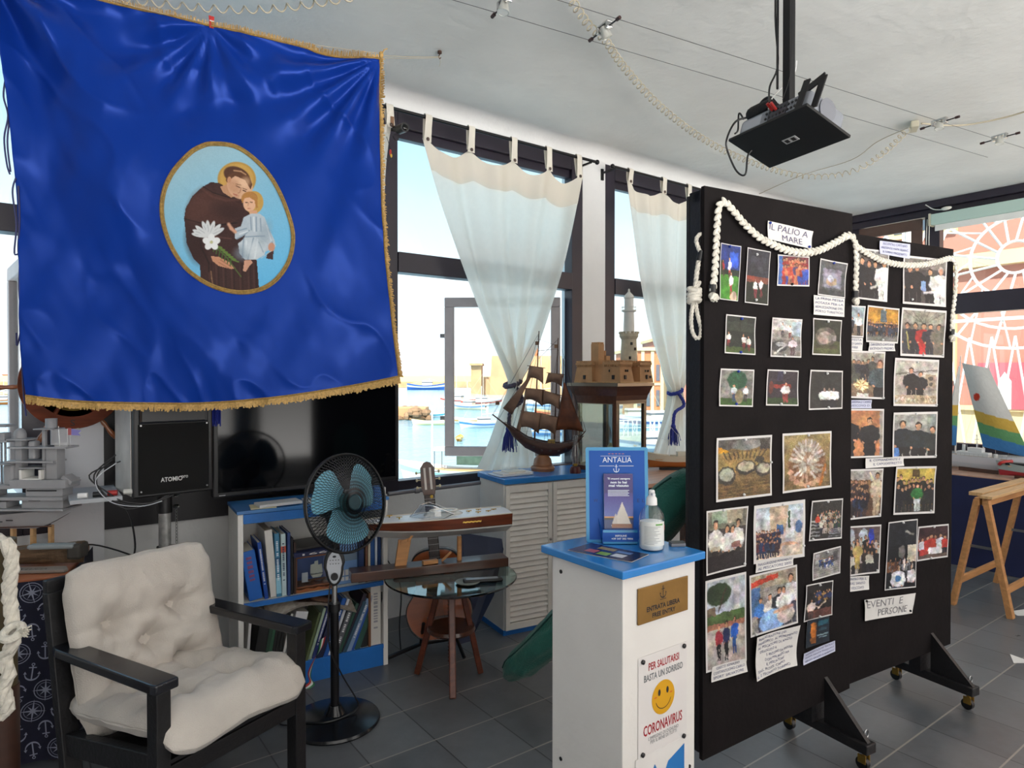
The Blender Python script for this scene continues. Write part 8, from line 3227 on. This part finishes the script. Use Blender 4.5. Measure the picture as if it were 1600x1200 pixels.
b.build('carved_letters', mat('dark_carving', '4a4038', .7), nbd)

# ------------------------------------------------------------------ thick rope round a dark post at the left edge
dp = 1.9

def onR(px, py, d=1.9):
 return atD(px, py, d)

rpst = atD(-2, 1000, 1.97)
pst = T('mooring_post', 'dark brown wooden post at the left edge of the picture carrying a thick rope', 'post', (rpst.x, rpst.y, 0))
MB().cyl((0, 0, 0), (0, 0, .62), .05, 20).build('lower_post', mat('dark_brown_post', '3a2117', .5, kind='wood', var=.3), pst, smooth=True)
MB().cyl((0, 0, .62), (0, 0, 1.06), .046, 20).build('upper_post', mat('olive_brown_post', '4a3f26', .7, var=.2), pst, smooth=True)
b = MB()
rope(b, [onR(-22, 870), onR(-8, 846), onR(6, 846), onR(17, 862), onR(18, 890), onR(14, 920), onR(17, 950), onR(20, 975), onR(22, 992), onR(17, 1012), onR(6, 1030), onR(14, 1052), onR(4, 1076), onR(12, 1098), onR(8, 1114), onR(-6, 1118)], .019, 3, n=8)
o = b.build('thick_rope', M_ROPE, smooth=True)
tag(o, 'thick white twisted rope hanging and knotted round the post at the left edge', 'rope')
b = MB()
kp = onR(20, 988, 1.86)
b.tube([kp + RIGHT * (.022 * cos(t)) + Vector((0, 0, .014 * sin(t))) + FH * (.02 * sin(t)) for t in [k * pi / 8 for k in range(16)]], .012, 8, closed=True)
r_ = random.Random(2)
for i in range(30):
 e_ = kp + RIGHT * (.035 + .02 * r_.random()) + Vector((0, 0, (r_.random() - .4) * .035)) - FH * (r_.random() * .02)
 b.tube([kp + RIGHT * .012, e_], [.005, .002], 4)
b.build('frayed_knot', M_ROPE, o, smooth=True)

# ================================================================== street side: long table, trestle, model boats
ltb2 = T('long_table', 'long table with navy cloth below the street windows', 'table', (6.12, 0, 0))
MB().box(0, -1.2, .725, 1.0, 3.35, .75).build('table_top', mat('pinkish_wood_top', 'c39a82', .35, kind='wood', var=.15, scale=8), ltb2, bevel=.003)
b = MB()
b.grid(lambda u, v: Vector((-.012 - .012 * sin(u * 60) * v - .01 * v, -1.2 + 4.55 * u, .742 - .73 * v)), 200, 10)
b.grid(lambda u, v: Vector((1.0 * u, 3.36 + .01 * sin(u * 30) * v, .742 - .73 * v)), 40, 10)
b.build('navy_cloth', mat('navy_cloth', '0f1a48', .8, var=.15, scale=6, sheen=.2), ltb2, smooth=True)

ST = Vector((5.06, 1.66, 0))
tr = T('sawhorse', 'pine sawhorse trestle in front of the navy clothed table', 'trestle', ST)
for sd in (-1, 1):
 for x in (0, .80):
  b = MB()
  b.bar((x, sd * .165, 0), (x, sd * .025, .735), .035, .045, up=(1, 0, 0))
  b.build('leg', M_PINE, tr, bevel=.002)
 b = MB()
 b.bar((0, sd * .135, .17), (.80, sd * .135, .17), .02, .045)
 b.build('cross_bar', M_PINE, tr, bevel=.002)
 b = MB()
 b.bar((-.02, sd * .022, .725), (.84, sd * .022, .725), .03, .05)
 b.build('top_rail', M_PINE, tr, bevel=.002)
for x in (.01, .78):
 b = MB()
 b.bar((x, -.085, .42), (x, .085, .42), .004, .018)
 b.build('metal_brace', M_STEEL, tr)
pk = MB()
pk.box(-.04, -.07, .751, 1.0, .0, .769)
o = pk.build('plank', M_PINE2, bevel=.002)
o.location = ST
tag(o, 'pale plank lying along the top of the pine sawhorse, nearer side', 'plank')
pk = MB()
pk.box(.04, .01, .751, 1.05, .09, .775)
o = pk.build('plank', M_PINE2, bevel=.002)
o.location = ST
tag(o, 'pale plank lying on the sawhorse behind the nearer plank', 'plank')
for quad, lb in (([(1578, 1022), (1600, 1030), (1612, 1036), (1584, 1036)], 'white and red paper scraps on the tiles at the right edge'), ([(1578, 955), (1602, 952), (1612, 962), (1590, 962)], 'white paper lying on the tiles under the sawhorse')):
 q = [onZ(x, y, .003) for x, y in quad]
 b = MB()
 b.add(q, [(0, 1, 2, 3)])
 o = b.build('paper_scrap', M_PAPER, solid=.001)
 tag(o, lb, 'paper')

XS = 6.40

def onRt(px, py, X=XS):
 return onX(px, py, X)

def band_sail(name, quad, m_parent, X, stripes=True, disc=None, base=Vector()):
 Pq = [onX(x, y, X) for x, y in quad]
 Pp = Paint(50, 90, 0, 0, 1, 1, 'c3c4c2')
 Ypx = None
 ys = np.zeros((90, 50))
 xs = np.zeros((90, 50))
 for j in range(90):
  for i in range(50):
   u, v = i / 49, j / 89
   ys[j, i] = (quad[0][1] * (1 - u) + quad[1][1] * u) * (1 - v) + (quad[3][1] * (1 - u) + quad[2][1] * u) * v
   xs[j, i] = (quad[0][0] * (1 - u) + quad[1][0] * u) * (1 - v) + (quad[3][0] * (1 - u) + quad[2][0] * u) * v
 # slanting coloured bands; they belong to the cloth
 s_ = ys - (xs - 1530) * .30
 for lo, c_ in ((643, 'bfa04a'), (660, '5f9466'), (676, '3f78b0')):
  Pp.put((s_ > lo).astype(float), c_)
 if disc:
  Pp.put((np.sqrt((xs - disc[0]) ** 2 + (ys - disc[1]) ** 2) < disc[2]).astype(float), 'b83a26')
 Pp.nz(.03, 2)

 def f(u, v):
  p_ = Pq[0].lerp(Pq[1], u).lerp(Pq[3].lerp(Pq[2], u), v)
  return p_ + Vector((-.05 * sin(pi * u) * sin(pi * (.15 + .8 * v)), 0, 0)) - base
 return picture(name, f, Pp, m_parent, col_mat('sail_cloth', .8, .2))

def model_boat(label, px, py, X, L, hullc, bottomc, mast=None, heading=90, scale=1., nm='model_sailing_boat'):
 p = onX(px, py, X)
 r = T(nm, label, 'model boat', Vector((p.x, p.y, .752)), radians(heading))
 for t0, t1, c_ in ((0, .4, bottomc), (.4, 1, hullc)):
  b = MB(Matrix.Translation((0, 0, .015)))
  small_hull(b, L, .06 * scale, .085 * scale, t0, t1)
  b.build('hull', mat('model_' + c_, c_, .4), r, smooth=True, angle=50)
 MB().box(-L * .45, -.04 * scale, .075 * scale + .015, L * .38, .04 * scale, .08 * scale + .015).build('deck', M_PINE2, r)
 MB().box(-L * .3, -.02, 0, L * .3, .02, .025).build('stand', M_DWOOD, r)
 return r

ws_ = onX(1525, 745, 6.33)
wsr = T('model_warship', 'white and pale grey model patrol ship on the table by the street window', 'model ship', Vector((6.40, ws_.y, .752)), radians(-97))
for t0, t1, c_ in ((0, .45, 'b9c2cc'), (.45, 1, 'c8ccd4')):
 b = MB(Matrix.Translation((0, 0, .02)))
 small_hull(b, .62, .055, .11, t0, t1, sheer=.15)
 b.build('hull', mat('model_' + c_, c_, .4), wsr, smooth=True, angle=50)
MB().box(-.27, -.045, .12, .22, .045, .13).build('deck', mat('pale_brown_deck', 'a89682', .5), wsr)
MB().box(-.16, -.032, .13, .08, .032, .165).build('deckhouse', mat('model_white', 'cfd2d4', .4), wsr, bevel=.003)
MB().box(-.08, -.028, .165, .03, .028, .20).build('bridge', mat('model_white', 'cfd2d4', .4), wsr, bevel=.003)
b = MB()
b.cyl((-.02, 0, .2), (-.02, 0, .31), .004, 6)
b.tube([(-.02, -.04, .27), (-.02, .04, .27)], .003, 5)
b.cyl((-.12, 0, .16), (-.12, 0, .22), .012, 10)
b.cyl((.12, 0, .13), (.12, 0, .16), .014, 10)
b.cyl((.12, 0, .15), (.20, 0, .155), .003, 6)
b.build('mast_and_guns', mat('model_white', 'cfd2d4', .4), wsr, smooth=True)
b = MB()
for k in range(16):
 x = -.26 + k * .034
 for y in (-.045, .045):
  b.cyl((x, y, .13), (x, y, .15), .0008, 4)
for y in (-.045, .045):
 b.tube([(-.26, y, .15), (.25, y, .15)], .0008, 4)
b.build('railing', M_STEEL, wsr)
MB().box(-.15, -.02, 0, .15, .02, .03).build('stand', M_DWOOD, wsr)

# boat with coloured sail at the centre, and its neighbours
mbA = model_boat('model sailing boat with banded sail partly hidden by the black board edge', 1489, 744, 6.62, .5, 'cfd2d4', '3f78b0', heading=95)
oA = mbA.matrix_basis.copy()
bs_ = Matrix.Translation(mbA.location) @ Matrix.Rotation(radians(95), 4, 'Z')

def local(o_, f_):
 inv = (Matrix.Translation(o_.location) @ Matrix.Rotation(o_.rotation_euler.z, 4, 'Z')).inverted()
 return lambda *a: inv @ f_(*a)

def add_sail_boat(root, quad, X, mast_px, disc=None):
 inv = (Matrix.Translation(root.location) @ Matrix.Rotation(root.rotation_euler.z, 4, 'Z')).inverted()
 s_ = band_sail('sail', quad, root, X, disc=disc)
 for v in s_.data.vertices:
  v.co = inv @ v.co
 a_, c_ = onX(*mast_px[0], X + .01), onX(*mast_px[1], X + .01)
 b = MB(inv)
 c_ = Vector((c_.x, c_.y, .83))
 b.tube([a_, c_], [.004, .007], 6)
 b.build('mast', M_WHITEP, root, smooth=True)
 b = MB(inv)
 for e in (-.2, .18, -.1):
  b.tube([a_ - (a_ - c_) * .04, c_ + Vector((0, e, .0))], .0009, 4)
 b.build('rigging', M_STEEL, root)

add_sail_boat(mbA, [(1499, 572), (1500.5, 572), (1494, 696), (1470, 694)], 6.58, ((1501, 556), (1492, 735)))
mbB = model_boat('model lateen boat with red disc on its white yellow green and blue sail', 1545, 744, 6.72, .55, 'cfd2d4', '7a8c98', heading=-88)
add_sail_boat(mbB, [(1503, 567), (1545, 575), (1612, 716), (1536, 698)], 6.66, ((1546, 562), (1535, 738)), disc=(1529, 621, 6.2))
mbC = model_boat('grey green model hull with red bottom at the right edge of the picture', 1622, 759, 6.26, .48, '9aa8a8', '9a2a34', heading=98, nm='model_hull')
b = MB()
b.tube(smooth_path([(.16, .02, .11), (.20, -.03, .12), (.24, .02, .10), (.22, .04, .12), (.16, .0, .13)], 4), .012, 6)
b.build('red_bundle', M_RED, mbC, smooth=True)
b = MB()
b.box(.05, -.04, .1, .2, .04, .12)
b.build('dark_cover', M_BLK, mbC, bevel=.005)

# roller blind in the street window with its cord
rbx = XR - .12
yA, yB = onX(1457, 350, rbx).y, -.2
rbd = T('roller_blind', 'pale green roller blind box at the top of the street window', 'blind', (rbx, 0, 0))
MB().box(-.05, yB, 3.08, .04, yA, 3.19).build('blind_box', mat('pale_green_box', 'b3c9bf', .45), rbd, bevel=.006)
MB().box(-.055, yA, 3.075, .045, yA + .02, 3.20).build('end_cap', mat('cream_plastic', 'c3bda8', .5), rbd, bevel=.004)
MB().box(-.02, yB, 3.02, -.012, yA - .03, 3.08).build('bottom_bar', M_WHITEP, rbd)
b = MB()
for dx in (0, .025):
 b.tube(smooth_path([(-.03 + dx * .3, yA + .015 + dx, 3.15), (-.03, yA + .02 + dx, 2.9), (-.028, yA + .015 + dx, 2.6), (-.03, yA + .02 + dx * .5, 2.42)], 4), .004, 5)
b.tube(smooth_path([(-.03, yA - .1, 3.22), (-.03, yA - .02, 3.24), (-.04, yA + .05, 3.3)], 4), .005, 5)
b.build('blind_cord', mat('white_cord', 'd6d4cc', .6), rbd, smooth=True)
MB().ball((-.04, yA - .14, 3.225), (.02, .05, .02), 8, 6).build('cord_knot', mat('white_cord', 'd6d4cc', .6), rbd, smooth=True)
# ================================================================== outside: harbour
SEA = -2.8
sea = mat('sea_water', '7ba3b4', .14, bump=.9, bscale=1.2, spec=.5)
nn_ = sea.node_tree.nodes
for q in nn_:
 if q.type == 'BUMP':
  q.inputs['Distance'].default_value = .12
 if q.type == 'TEX_NOISE' and q.outputs['Fac'].links and q.outputs['Fac'].links[0].to_node.type == 'BUMP':
  mp = nn_.new('ShaderNodeMapping')
  mp.inputs['Rotation'].default_value = (0, 0, atan2(RIGHT.y, RIGHT.x))
  mp.inputs['Scale'].default_value = (.35, 1.6, 1)
  tcx = nn_.new('ShaderNodeTexCoord')
  sea.node_tree.links.new(tcx.outputs['Object'], mp.inputs[0])
  sea.node_tree.links.new(mp.outputs[0], q.inputs['Vector'])
b = MB()
b.add([(-2500, YW + 1.2, SEA), (2500, YW + 1.2, SEA), (2500, 3500, SEA), (-2500, 3500, SEA)], [(0, 1, 2, 3)])
struct(b.build('sea', sea))
gr_ = mat('pale_quay_stone', 'cfc6b6', .8, var=.15, scale=.6)
struct(MB().box(XR + .25, -12, SEA, 40, 6.5, -.15).build('street_ground', gr_))
struct(MB().box(-12, YB - .2, SEA, XR + .25, YW + .25, -.13).build('building_base', gr_))

M_OCHRE = mat('sunlit_ochre_stone', 'b8926a', .85, var=.2, scale=.3)
M_ORANGE = mat('orange_render', 'b5714a', .85, var=.15, scale=.4)
M_CREAMR = mat('cream_render', 'c9b68c', .85, var=.08, scale=.5)
M_PINKR = mat('pink_render', 'ab7465', .85, var=.1, scale=.5)
M_WIN = mat('dark_window_outside', '4a5560', .3)

def seaP(px, py):
 return onZ(px, py, SEA)

def wallrun(name, label, cat, px0, px1, pyb, ztop, depth, m, extra=None):
 """a run of masonry standing in the sea, facing the viewer"""
 a_, c_ = seaP(px0, pyb), seaP(px1, pyb)
 r = T(name, label, cat, a_, atan2((c_ - a_).y, (c_ - a_).x))
 L_ = (c_ - a_).length
 MB().box(0, 0, 0, L_, depth, ztop - SEA).build('wall', m, r, bevel=.1)
 return r, L_

r, L_ = wallrun('harbour_mole', 'long pale stone mole closing the harbour on the horizon', 'mole', -60, 1100, 605.5, -.6, 14, M_OCHRE)
b = MB()
b.box(0, 8, 2.2, L_, 11, 4.6)
b.build('parapet', mat('pale_parapet', 'c9b48e', .85), r)
# houses on the mole
hcol = [('orange_render', 'b5714a'), ('cream_render', 'c9b68c'), ('pink_render', 'ab7465'), ('ochre_render', 'c79a5e')]
for i, (xa, xb, yt, ci, lb) in enumerate(((656, 678, 588, 0, 'low orange harbour house with arches left of the open sash'), (679, 697, 589, 2, 'low pink harbour house just left of the open sash frame'),
                                          (707, 722, 589, 3, 'low ochre harbour house seen through the open sash'), (612, 640, 592, 1, 'low cream shed on the mole near the banner edge'),
                                          (4, 16, 586, 3, 'ochre house on the mole in the leftmost window'))):
 a_, c_ = seaP(xa, 604), seaP(xb, 604)
 hr = T('harbour_house', lb, 'house', (a_.x, a_.y, SEA), atan2((c_ - a_).y, (c_ - a_).x), 'low houses on the harbour mole')
 dd_ = (a_ - CAM).dot(FH)
 zt_ = CAM.z + (588 - yt) * dd_ / FPX
 W__ = (c_ - a_).length
 MB().box(0, 0, 0, W__, 8, zt_ - SEA).build('walls', mat(hcol[ci][0], hcol[ci][1], .85, var=.15, scale=.4), hr)
 MB().box(-.2, -.2, zt_ - SEA, W__ + .2, 8.2, zt_ - SEA + .3).build('roof', mat('terracotta', '9c5a3c', .8), hr)
 for k in range(3):
  x = W__ * (.18 + .3 * k)
  MB().box(x, -.1, 1.9, x + W__ * .12, .0, 3.3).build('window', M_WIN, hr)
# fort
a_ = seaP(772, 617)
fr = T('harbour_fort', 'big sand coloured fortress rising behind the sails of the galleon', 'fortress', (a_.x, a_.y, SEA), atan2(RIGHT.y, RIGHT.x))
df = (a_ - CAM).dot(FH)
kf = df / FPX
b = MB()
frustum(b, 55 * kf, 16, 125 * kf, 30, 118 * kf, 28, 0, 9.2)
b.build('main_bastion', M_OCHRE, fr)
b = MB()
b.lathe([(20 * kf, 0), (17 * kf, 8), (18 * kf, 8.4), (18 * kf, 10)], 20, c=(130 * kf, 6, 0))
b.build('round_bastion', M_OCHRE, fr, smooth=True)
b = MB()
b.box(-36 * kf, 0, 0, -20 * kf, 8, (588 - 570) * kf + 4.35)
b.build('corner_tower', M_OCHRE, fr)
b = MB()
b.box(-22 * kf, 2, 0, 0, 8, 4.2)
b.build('curtain_wall', M_OCHRE, fr)
b = MB()
b.box(40 * kf, 6, 9, 70 * kf, 16, 11.5)
b.build('gate_house', M_ORANGE, fr)
MB().box(-38 * kf, -1, (588 - 571) * kf + 4.35, -18 * kf, 9, (588 - 568) * kf + 4.4).build('tower_cornice', M_OCHRE, fr)

# breakwater of boulders with a sandy top
bw = seaP(600, 657)
bk_ = T('boulder_breakwater', 'low breakwater of brown boulders behind the white and teal boat', 'breakwater', (bw.x, bw.y, SEA), atan2(RIGHT.y, RIGHT.x))
db = (bw - CAM).dot(FH)
b = MB()
r_ = random.Random(4)
for i in range(170):
 x = -6 + 9.5 * r_.random() + (0 if i % 3 else 1)
 b.ball((x, r_.random() * 3, .1 + .9 * r_.random() ** 1.5), (.3 + .35 * r_.random(), .4, .25 + .2 * r_.random()), 6, 4)
o = b.build('boulders', mat('brown_boulder', '8a6f54', .9, var=.3, scale=1.5), bk_, smooth=True, angle=30)
o['kind'] = 'stuff'
MB().box(-6, 1, .2, 4, 3.5, 1.25).build('sandy_top', M_OCHRE, bk_, bevel=.1)

HB = [0]

def ext_boat(label, px, py, L, head, hullc, acc='c9c9c4', cabin=True, mast=0., canopy=None):
 """moored boat; px,py = middle of its waterline; head = turn from facing right"""
 p_ = seaP(px, py)
 HB[0] += 1
 r = T('moored_boat', label, 'boat', p_, atan2(RIGHT.y, RIGHT.x) + radians(head), 'boats moored in the harbour')
 Wd, Hh = L * .15, L * .13
 for t0, t1, c_ in ((0, .55, hullc), (.55, .8, acc), (.8, 1, hullc)):
  b = MB(Matrix.Translation((0, 0, -.15 * Hh)))
  small_hull(b, L, Wd, Hh, t0, t1, sheer=.5)
  b.build('hull', mat('boat_' + c_, c_, .4), r, smooth=True, angle=50)
 MB().box(-L * .42, -Wd * .8, Hh * .72, L * .3, Wd * .8, Hh * .78).build('deck', mat('boat_deck', 'b99a70', .6), r)
 if cabin:
  b = MB()
  b.box(-L * .12, -Wd * .55, Hh * .75, L * .12, Wd * .55, Hh * 1.7)
  b.k = 1
  b.box(-L * .13, -Wd * .56, Hh * 1.3, L * .125, Wd * .56, Hh * 1.5)
  b.build('cabin', [mat('boat_cabin', 'd8d8d4', .4), M_WIN], r)
 if mast:
  b = MB()
  b.cyl((L * .05, 0, Hh * .7), (L * .05, 0, Hh + mast), L * .006, 6)
  b.tube([(L * .05, 0, Hh + mast * .2), (-L * .35, 0, Hh + mast * .25)], L * .005, 5)
  for x1 in (-L * .45, L * .5):
   b.tube([(L * .05, 0, Hh + mast), (x1, 0, Hh)], L * .0015, 3)
  b.build('mast', mat('boat_mast', 'c9c4b8', .4), r)
 if canopy:
  b = MB()
  b.grid(lambda u, v: Vector((-L * .35 + L * .55 * u, (2 * v - 1) * Wd * .85, Hh * 2.2 + .1 * sin(pi * v))), 8, 6)
  b.build('canopy', mat('canopy_' + canopy, canopy, .6), r, smooth=True, solid=.03)
  b = MB()
  for x in (-L * .34, L * .18):
   for y in (-Wd * .8, Wd * .8):
    b.cyl((x, y, Hh * .7), (x, y, Hh * 2.2), .02, 6)
  b.build('canopy_post', M_STEEL, r)
 return r

for a in (
  ('long blue fishing boat with white cabin before the orange harbour houses', 668, 609, 13, 0, '2f5fa8', 'd0d0d0', True, 2),
  ('white and teal work boat by the boulder breakwater', 672, 652, 3.6, 180, 'c9cdd0', '2fa0b8', False, 0),
  ('small gold and white rowing boat with blue cover in front of the teal boat', 672, 664, 3.0, 180, 'd8cfa0', 'd8d8d8', False, 0),
  ('orange fishing boat in the leftmost window', 2, 632, 6.5, 30, 'c8742a', 'd8d8d8', True, 3),
  ('small yellow boat further out in the leftmost window', 12, 618, 6, 0, 'c9a040', 'd8d8d8', True, 2),
  ('white sloop seen in the upper left of the open sash', 716, 630, 6, 160, 'd4d4d2', 'c05040', True, 6),
  ('cream fishing boat in the middle of the open sash', 733, 640, 5.5, 150, 'd8ccb0', '6a8fb8', True, 3),
  ('red and white boat in the right of the open sash', 752, 634, 6, 20, 'c8c4c0', 'b8483a', True, 4),
  ('white skiff low in the open sash', 728, 662, 4, 165, 'd6d6d2', 'c9a060', False, 0),
  ('blue and white boat with mast low in the open sash', 756, 668, 4, 200, 'cfd4d8', '3f78b8', True, 3),
  ('yellow buoy boat lowest in the open sash', 718, 688, 1.8, 90, 'c9a850', 'd0c080', False, 0),
  ('white yacht beside the curtain foot behind the galleon', 850, 640, 8, 170, 'd4d6d6', '7090b0', True, 8),
  ('ochre trawler behind the galleon sails', 880, 652, 6, 10, 'c8a878', 'b06040', True, 4),
  ('blue boat behind the galleon hull', 855, 680, 4, 190, '5f8ab8', 'd0d0d0', True, 0),
  ('sloop with tall mast behind the castle model', 925, 645, 8, 165, 'd2d2d0', '4a70a0', True, 9),
  ('white boat with blue stripe seen through the display case', 990, 660, 6, 10, 'd4d8dc', '4f7fb8', True, 5),
  ('white cabin cruiser right of the display case', 1026, 668, 6.5, 15, 'd4d8dc', '3c5f98', True, 0),
  ('grey boat low beside the narrow window curtain', 1020, 706, 4.5, 190, '8a98a8', 'c9ccd0', True, 0)):
 ext_boat(*a)
nb2 = ext_boat('near white boat with pale canopy and teal sheet just below the window sill', 715, 752, 4.6, 170, 'd2d4d4', '8fb8b0', False, 0, canopy='cfc6b4')
b = MB()
b.cyl((1.0, .3, .4), (1.0, .3, 3.1), .035, 8)
b.tube([(1.0, .3, 3.1), (.2, .3, 3.1)], .03, 6)
b.build('white_pole', M_WHITEP, nb2)
MB().box(-1.6, -.62, .6, .2, -.58, 1.25).build('teal_sheet', mat('teal_sheet', '7fa8a0', .7, var=.2, scale=4), nb2)
# pontoon with white railing and buildings on the right of the harbour
a_, c_ = seaP(905, 696), seaP(1085, 690)
pon = T('white_railing', 'white quay railing seen through the glazed display case', 'railing', (a_.x, a_.y, SEA), atan2((c_ - a_).y, (c_ - a_).x))
L_ = (c_ - a_).length
MB().box(0, 0, 0, L_, 3, .5).build('quay_edge', gr_, pon)
b = MB()
n = 26
for k in range(n + 1):
 x = L_ * k / n
 b.cyl((x, .2, .5), (x, .2, 1.5), .035, 6)
 if k < n and k % 2 == 0:
  b.tube([(x, .2, .55), (x + L_ / n, .2, 1.45)], .02, 4)
  b.tube([(x + L_ / n, .2, .55), (x, .2, 1.45)], .02, 4)
for z in (1.5, 1.0):
 b.tube([(0, .2, z), (L_, .2, z)], .035, 6)
b.build('rails', M_WHITEP, pon)
for (xa, xb, yt, yb, m_, lb) in ((990, 1035, 548, 652, M_ORANGE, 'orange brown quay building with cream pilasters beside the narrow curtain'), (1036, 1120, 530, 648, M_PINKR, 'pink quay building behind the narrow curtain'), (930, 988, 575, 630, M_CREAMR, 'cream low quay building behind the castle model')):
 a_, c_ = seaP(xa, yb), seaP(xb, yb)
 br = T('quay_building', lb, 'building', (a_.x, a_.y, SEA), atan2((c_ - a_).y, (c_ - a_).x))
 dd_ = (a_ - CAM).dot(FH)
 W__ = (c_ - a_).length
 zt_ = CAM.z + (588 - yt) * dd_ / FPX - SEA
 MB().box(0, 0, 0, W__, 12, zt_).build('walls', m_, br)
 MB().box(-.2, -.3, zt_, W__ + .2, 12.2, zt_ + .35).build('cornice', M_CREAMR, br)
 for k in range(4):
  x = W__ * k / 3 - (.25 if k else 0)
  MB().box(x, -.15, 0, x + .35, 0, zt_).build('pilaster', M_CREAMR, br)
 for k in range(3):
  for z in (1.2, zt_ * .55):
   x = W__ * (k + .33) / 3
   MB().box(x, -.08, z, x + W__ * .12, 0, z + min(1.7, zt_ * .28)).build('window', M_WIN, br)
 MB().box(0, -.1, zt_ * .48, W__, .0, zt_ * .48 + .25).build('string_course', M_CREAMR, br)

# ================================================================== outside: the street on the right
XF = 17.0
fc = T('street_facade', 'pink street building with cream ground floor beyond the street window', 'building', (XF, 0, -.15))
MB().box(0, -16, 0, 6, 10, 1.0).build('cream_base', M_CREAMR, fc)
MB().box(.05, -16, 1.0, 6, 10, 9.0).build('upper_wall', M_PINKR, fc)
MB().box(-.1, -16, .95, .1, 10, 1.05).build('plinth_moulding', M_CREAMR, fc)
MB().box(-.2, -16, 4.1, .1, 10, 4.4).build('string_course', M_CREAMR, fc)
for k in range(7):
 y = -12.5 + k * 3.1
 for z in (1.6, 5.0):
  fo = MB().box(-.06, y, z, .06, y + 1.5, z + 2.1).build('window', M_CREAMR, fc)
  MB().box(-.08, y + .18, z + .12, -.06, y + 1.32, z + 1.95).build('pane', M_WIN, fo)
rp3 = onX(1570, 603, XF - .12)
o = T('red_poster', 'red poster panel on the street building behind the banded sail', 'sign', (XF - .1, rp3.y, rp3.z))
MB().box(-.03, -.5, -.5, 0, .5, .5).build('panel', mat('faded_red', 'b8505a', .6), o)
MB(Matrix.Translation((-.034, 0, 0))).prism([(-.12, -.5), (.12, -.5), (.12, .1), (0, .3), (-.12, .1)], .004, Matrix(((0, 0, 1, 0), (1, 0, 0, 0), (0, 1, 0, 0), (0, 0, 0, 1)))).build('white_arch', M_WHITEP, o)
# festival light arches (white lattice frames)
M_LUM = mat('white_lattice', 'd8d8d4', .5)

def lattice(label, X, y0, z0, W__, H__, seed):
 r = T('festival_arch', label, 'arch', (X, y0, z0), 0, 'white festival arches in the street')
 fr_ = MB()
 for y in (0, W__):
  fr_.bar((0, y, 0), (0, y, H__), .06, .06)
 for z in (H__ * .45, H__ * .98):
  fr_.bar((0, 0, z), (0, W__, z), .05, .05)
 fr_.build('frame', M_LUM, r)
 b = MB()
 cy, cz = W__ / 2, H__ * .62
 for R_ in (W__ * .46, W__ * .36, W__ * .2, W__ * .08):
  b.tube([(0, cy + R_ * cos(t), cz + R_ * sin(t)) for t in [k * pi / 20 for k in range(40)]], .022, 5, closed=True)
 for k in range(16):
  a = k * pi / 8
  b.tube([(0, cy + W__ * .08 * cos(a), cz + W__ * .08 * sin(a)), (0, cy + W__ * .46 * cos(a + .2), cz + W__ * .46 * sin(a + .2))], .018, 4)
  b.tube([(0, cy + W__ * .2 * cos(a), cz + W__ * .2 * sin(a)), (0, cy + W__ * .46 * cos(a - .35), cz + W__ * .46 * sin(a - .35))], .014, 4)
 for k in range(10):
  z = .2 + k * H__ * .03
  b.tube([(0, W__ * k / 10, .1), (0, W__ * (k + 1) / 10, H__ * .4)], .016, 4)
  b.tube([(0, W__ * (k + 1) / 10, .1), (0, W__ * k / 10, H__ * .4)], .016, 4)
 b.build('lattice', M_LUM, r)
 return r

ys_ = onX(1600, 400, 12.0).y
lattice('white lattice festival arch in the right half of the street window', 12.0, ys_ - 1.4, .0, 3.0, 5.4, 1)
lattice('white lattice festival arch next to the display board edge', 12.2, ys_ + 1.75, .0, 2.6, 5.4, 2)
# grey terrace edge outside the harbour window sill
struct(MB().box(-2.2, YW + .25, .70, XR, YW + .45, .79).build('trim_3', mat('stone_sill', 'b9b2a6', .8)))
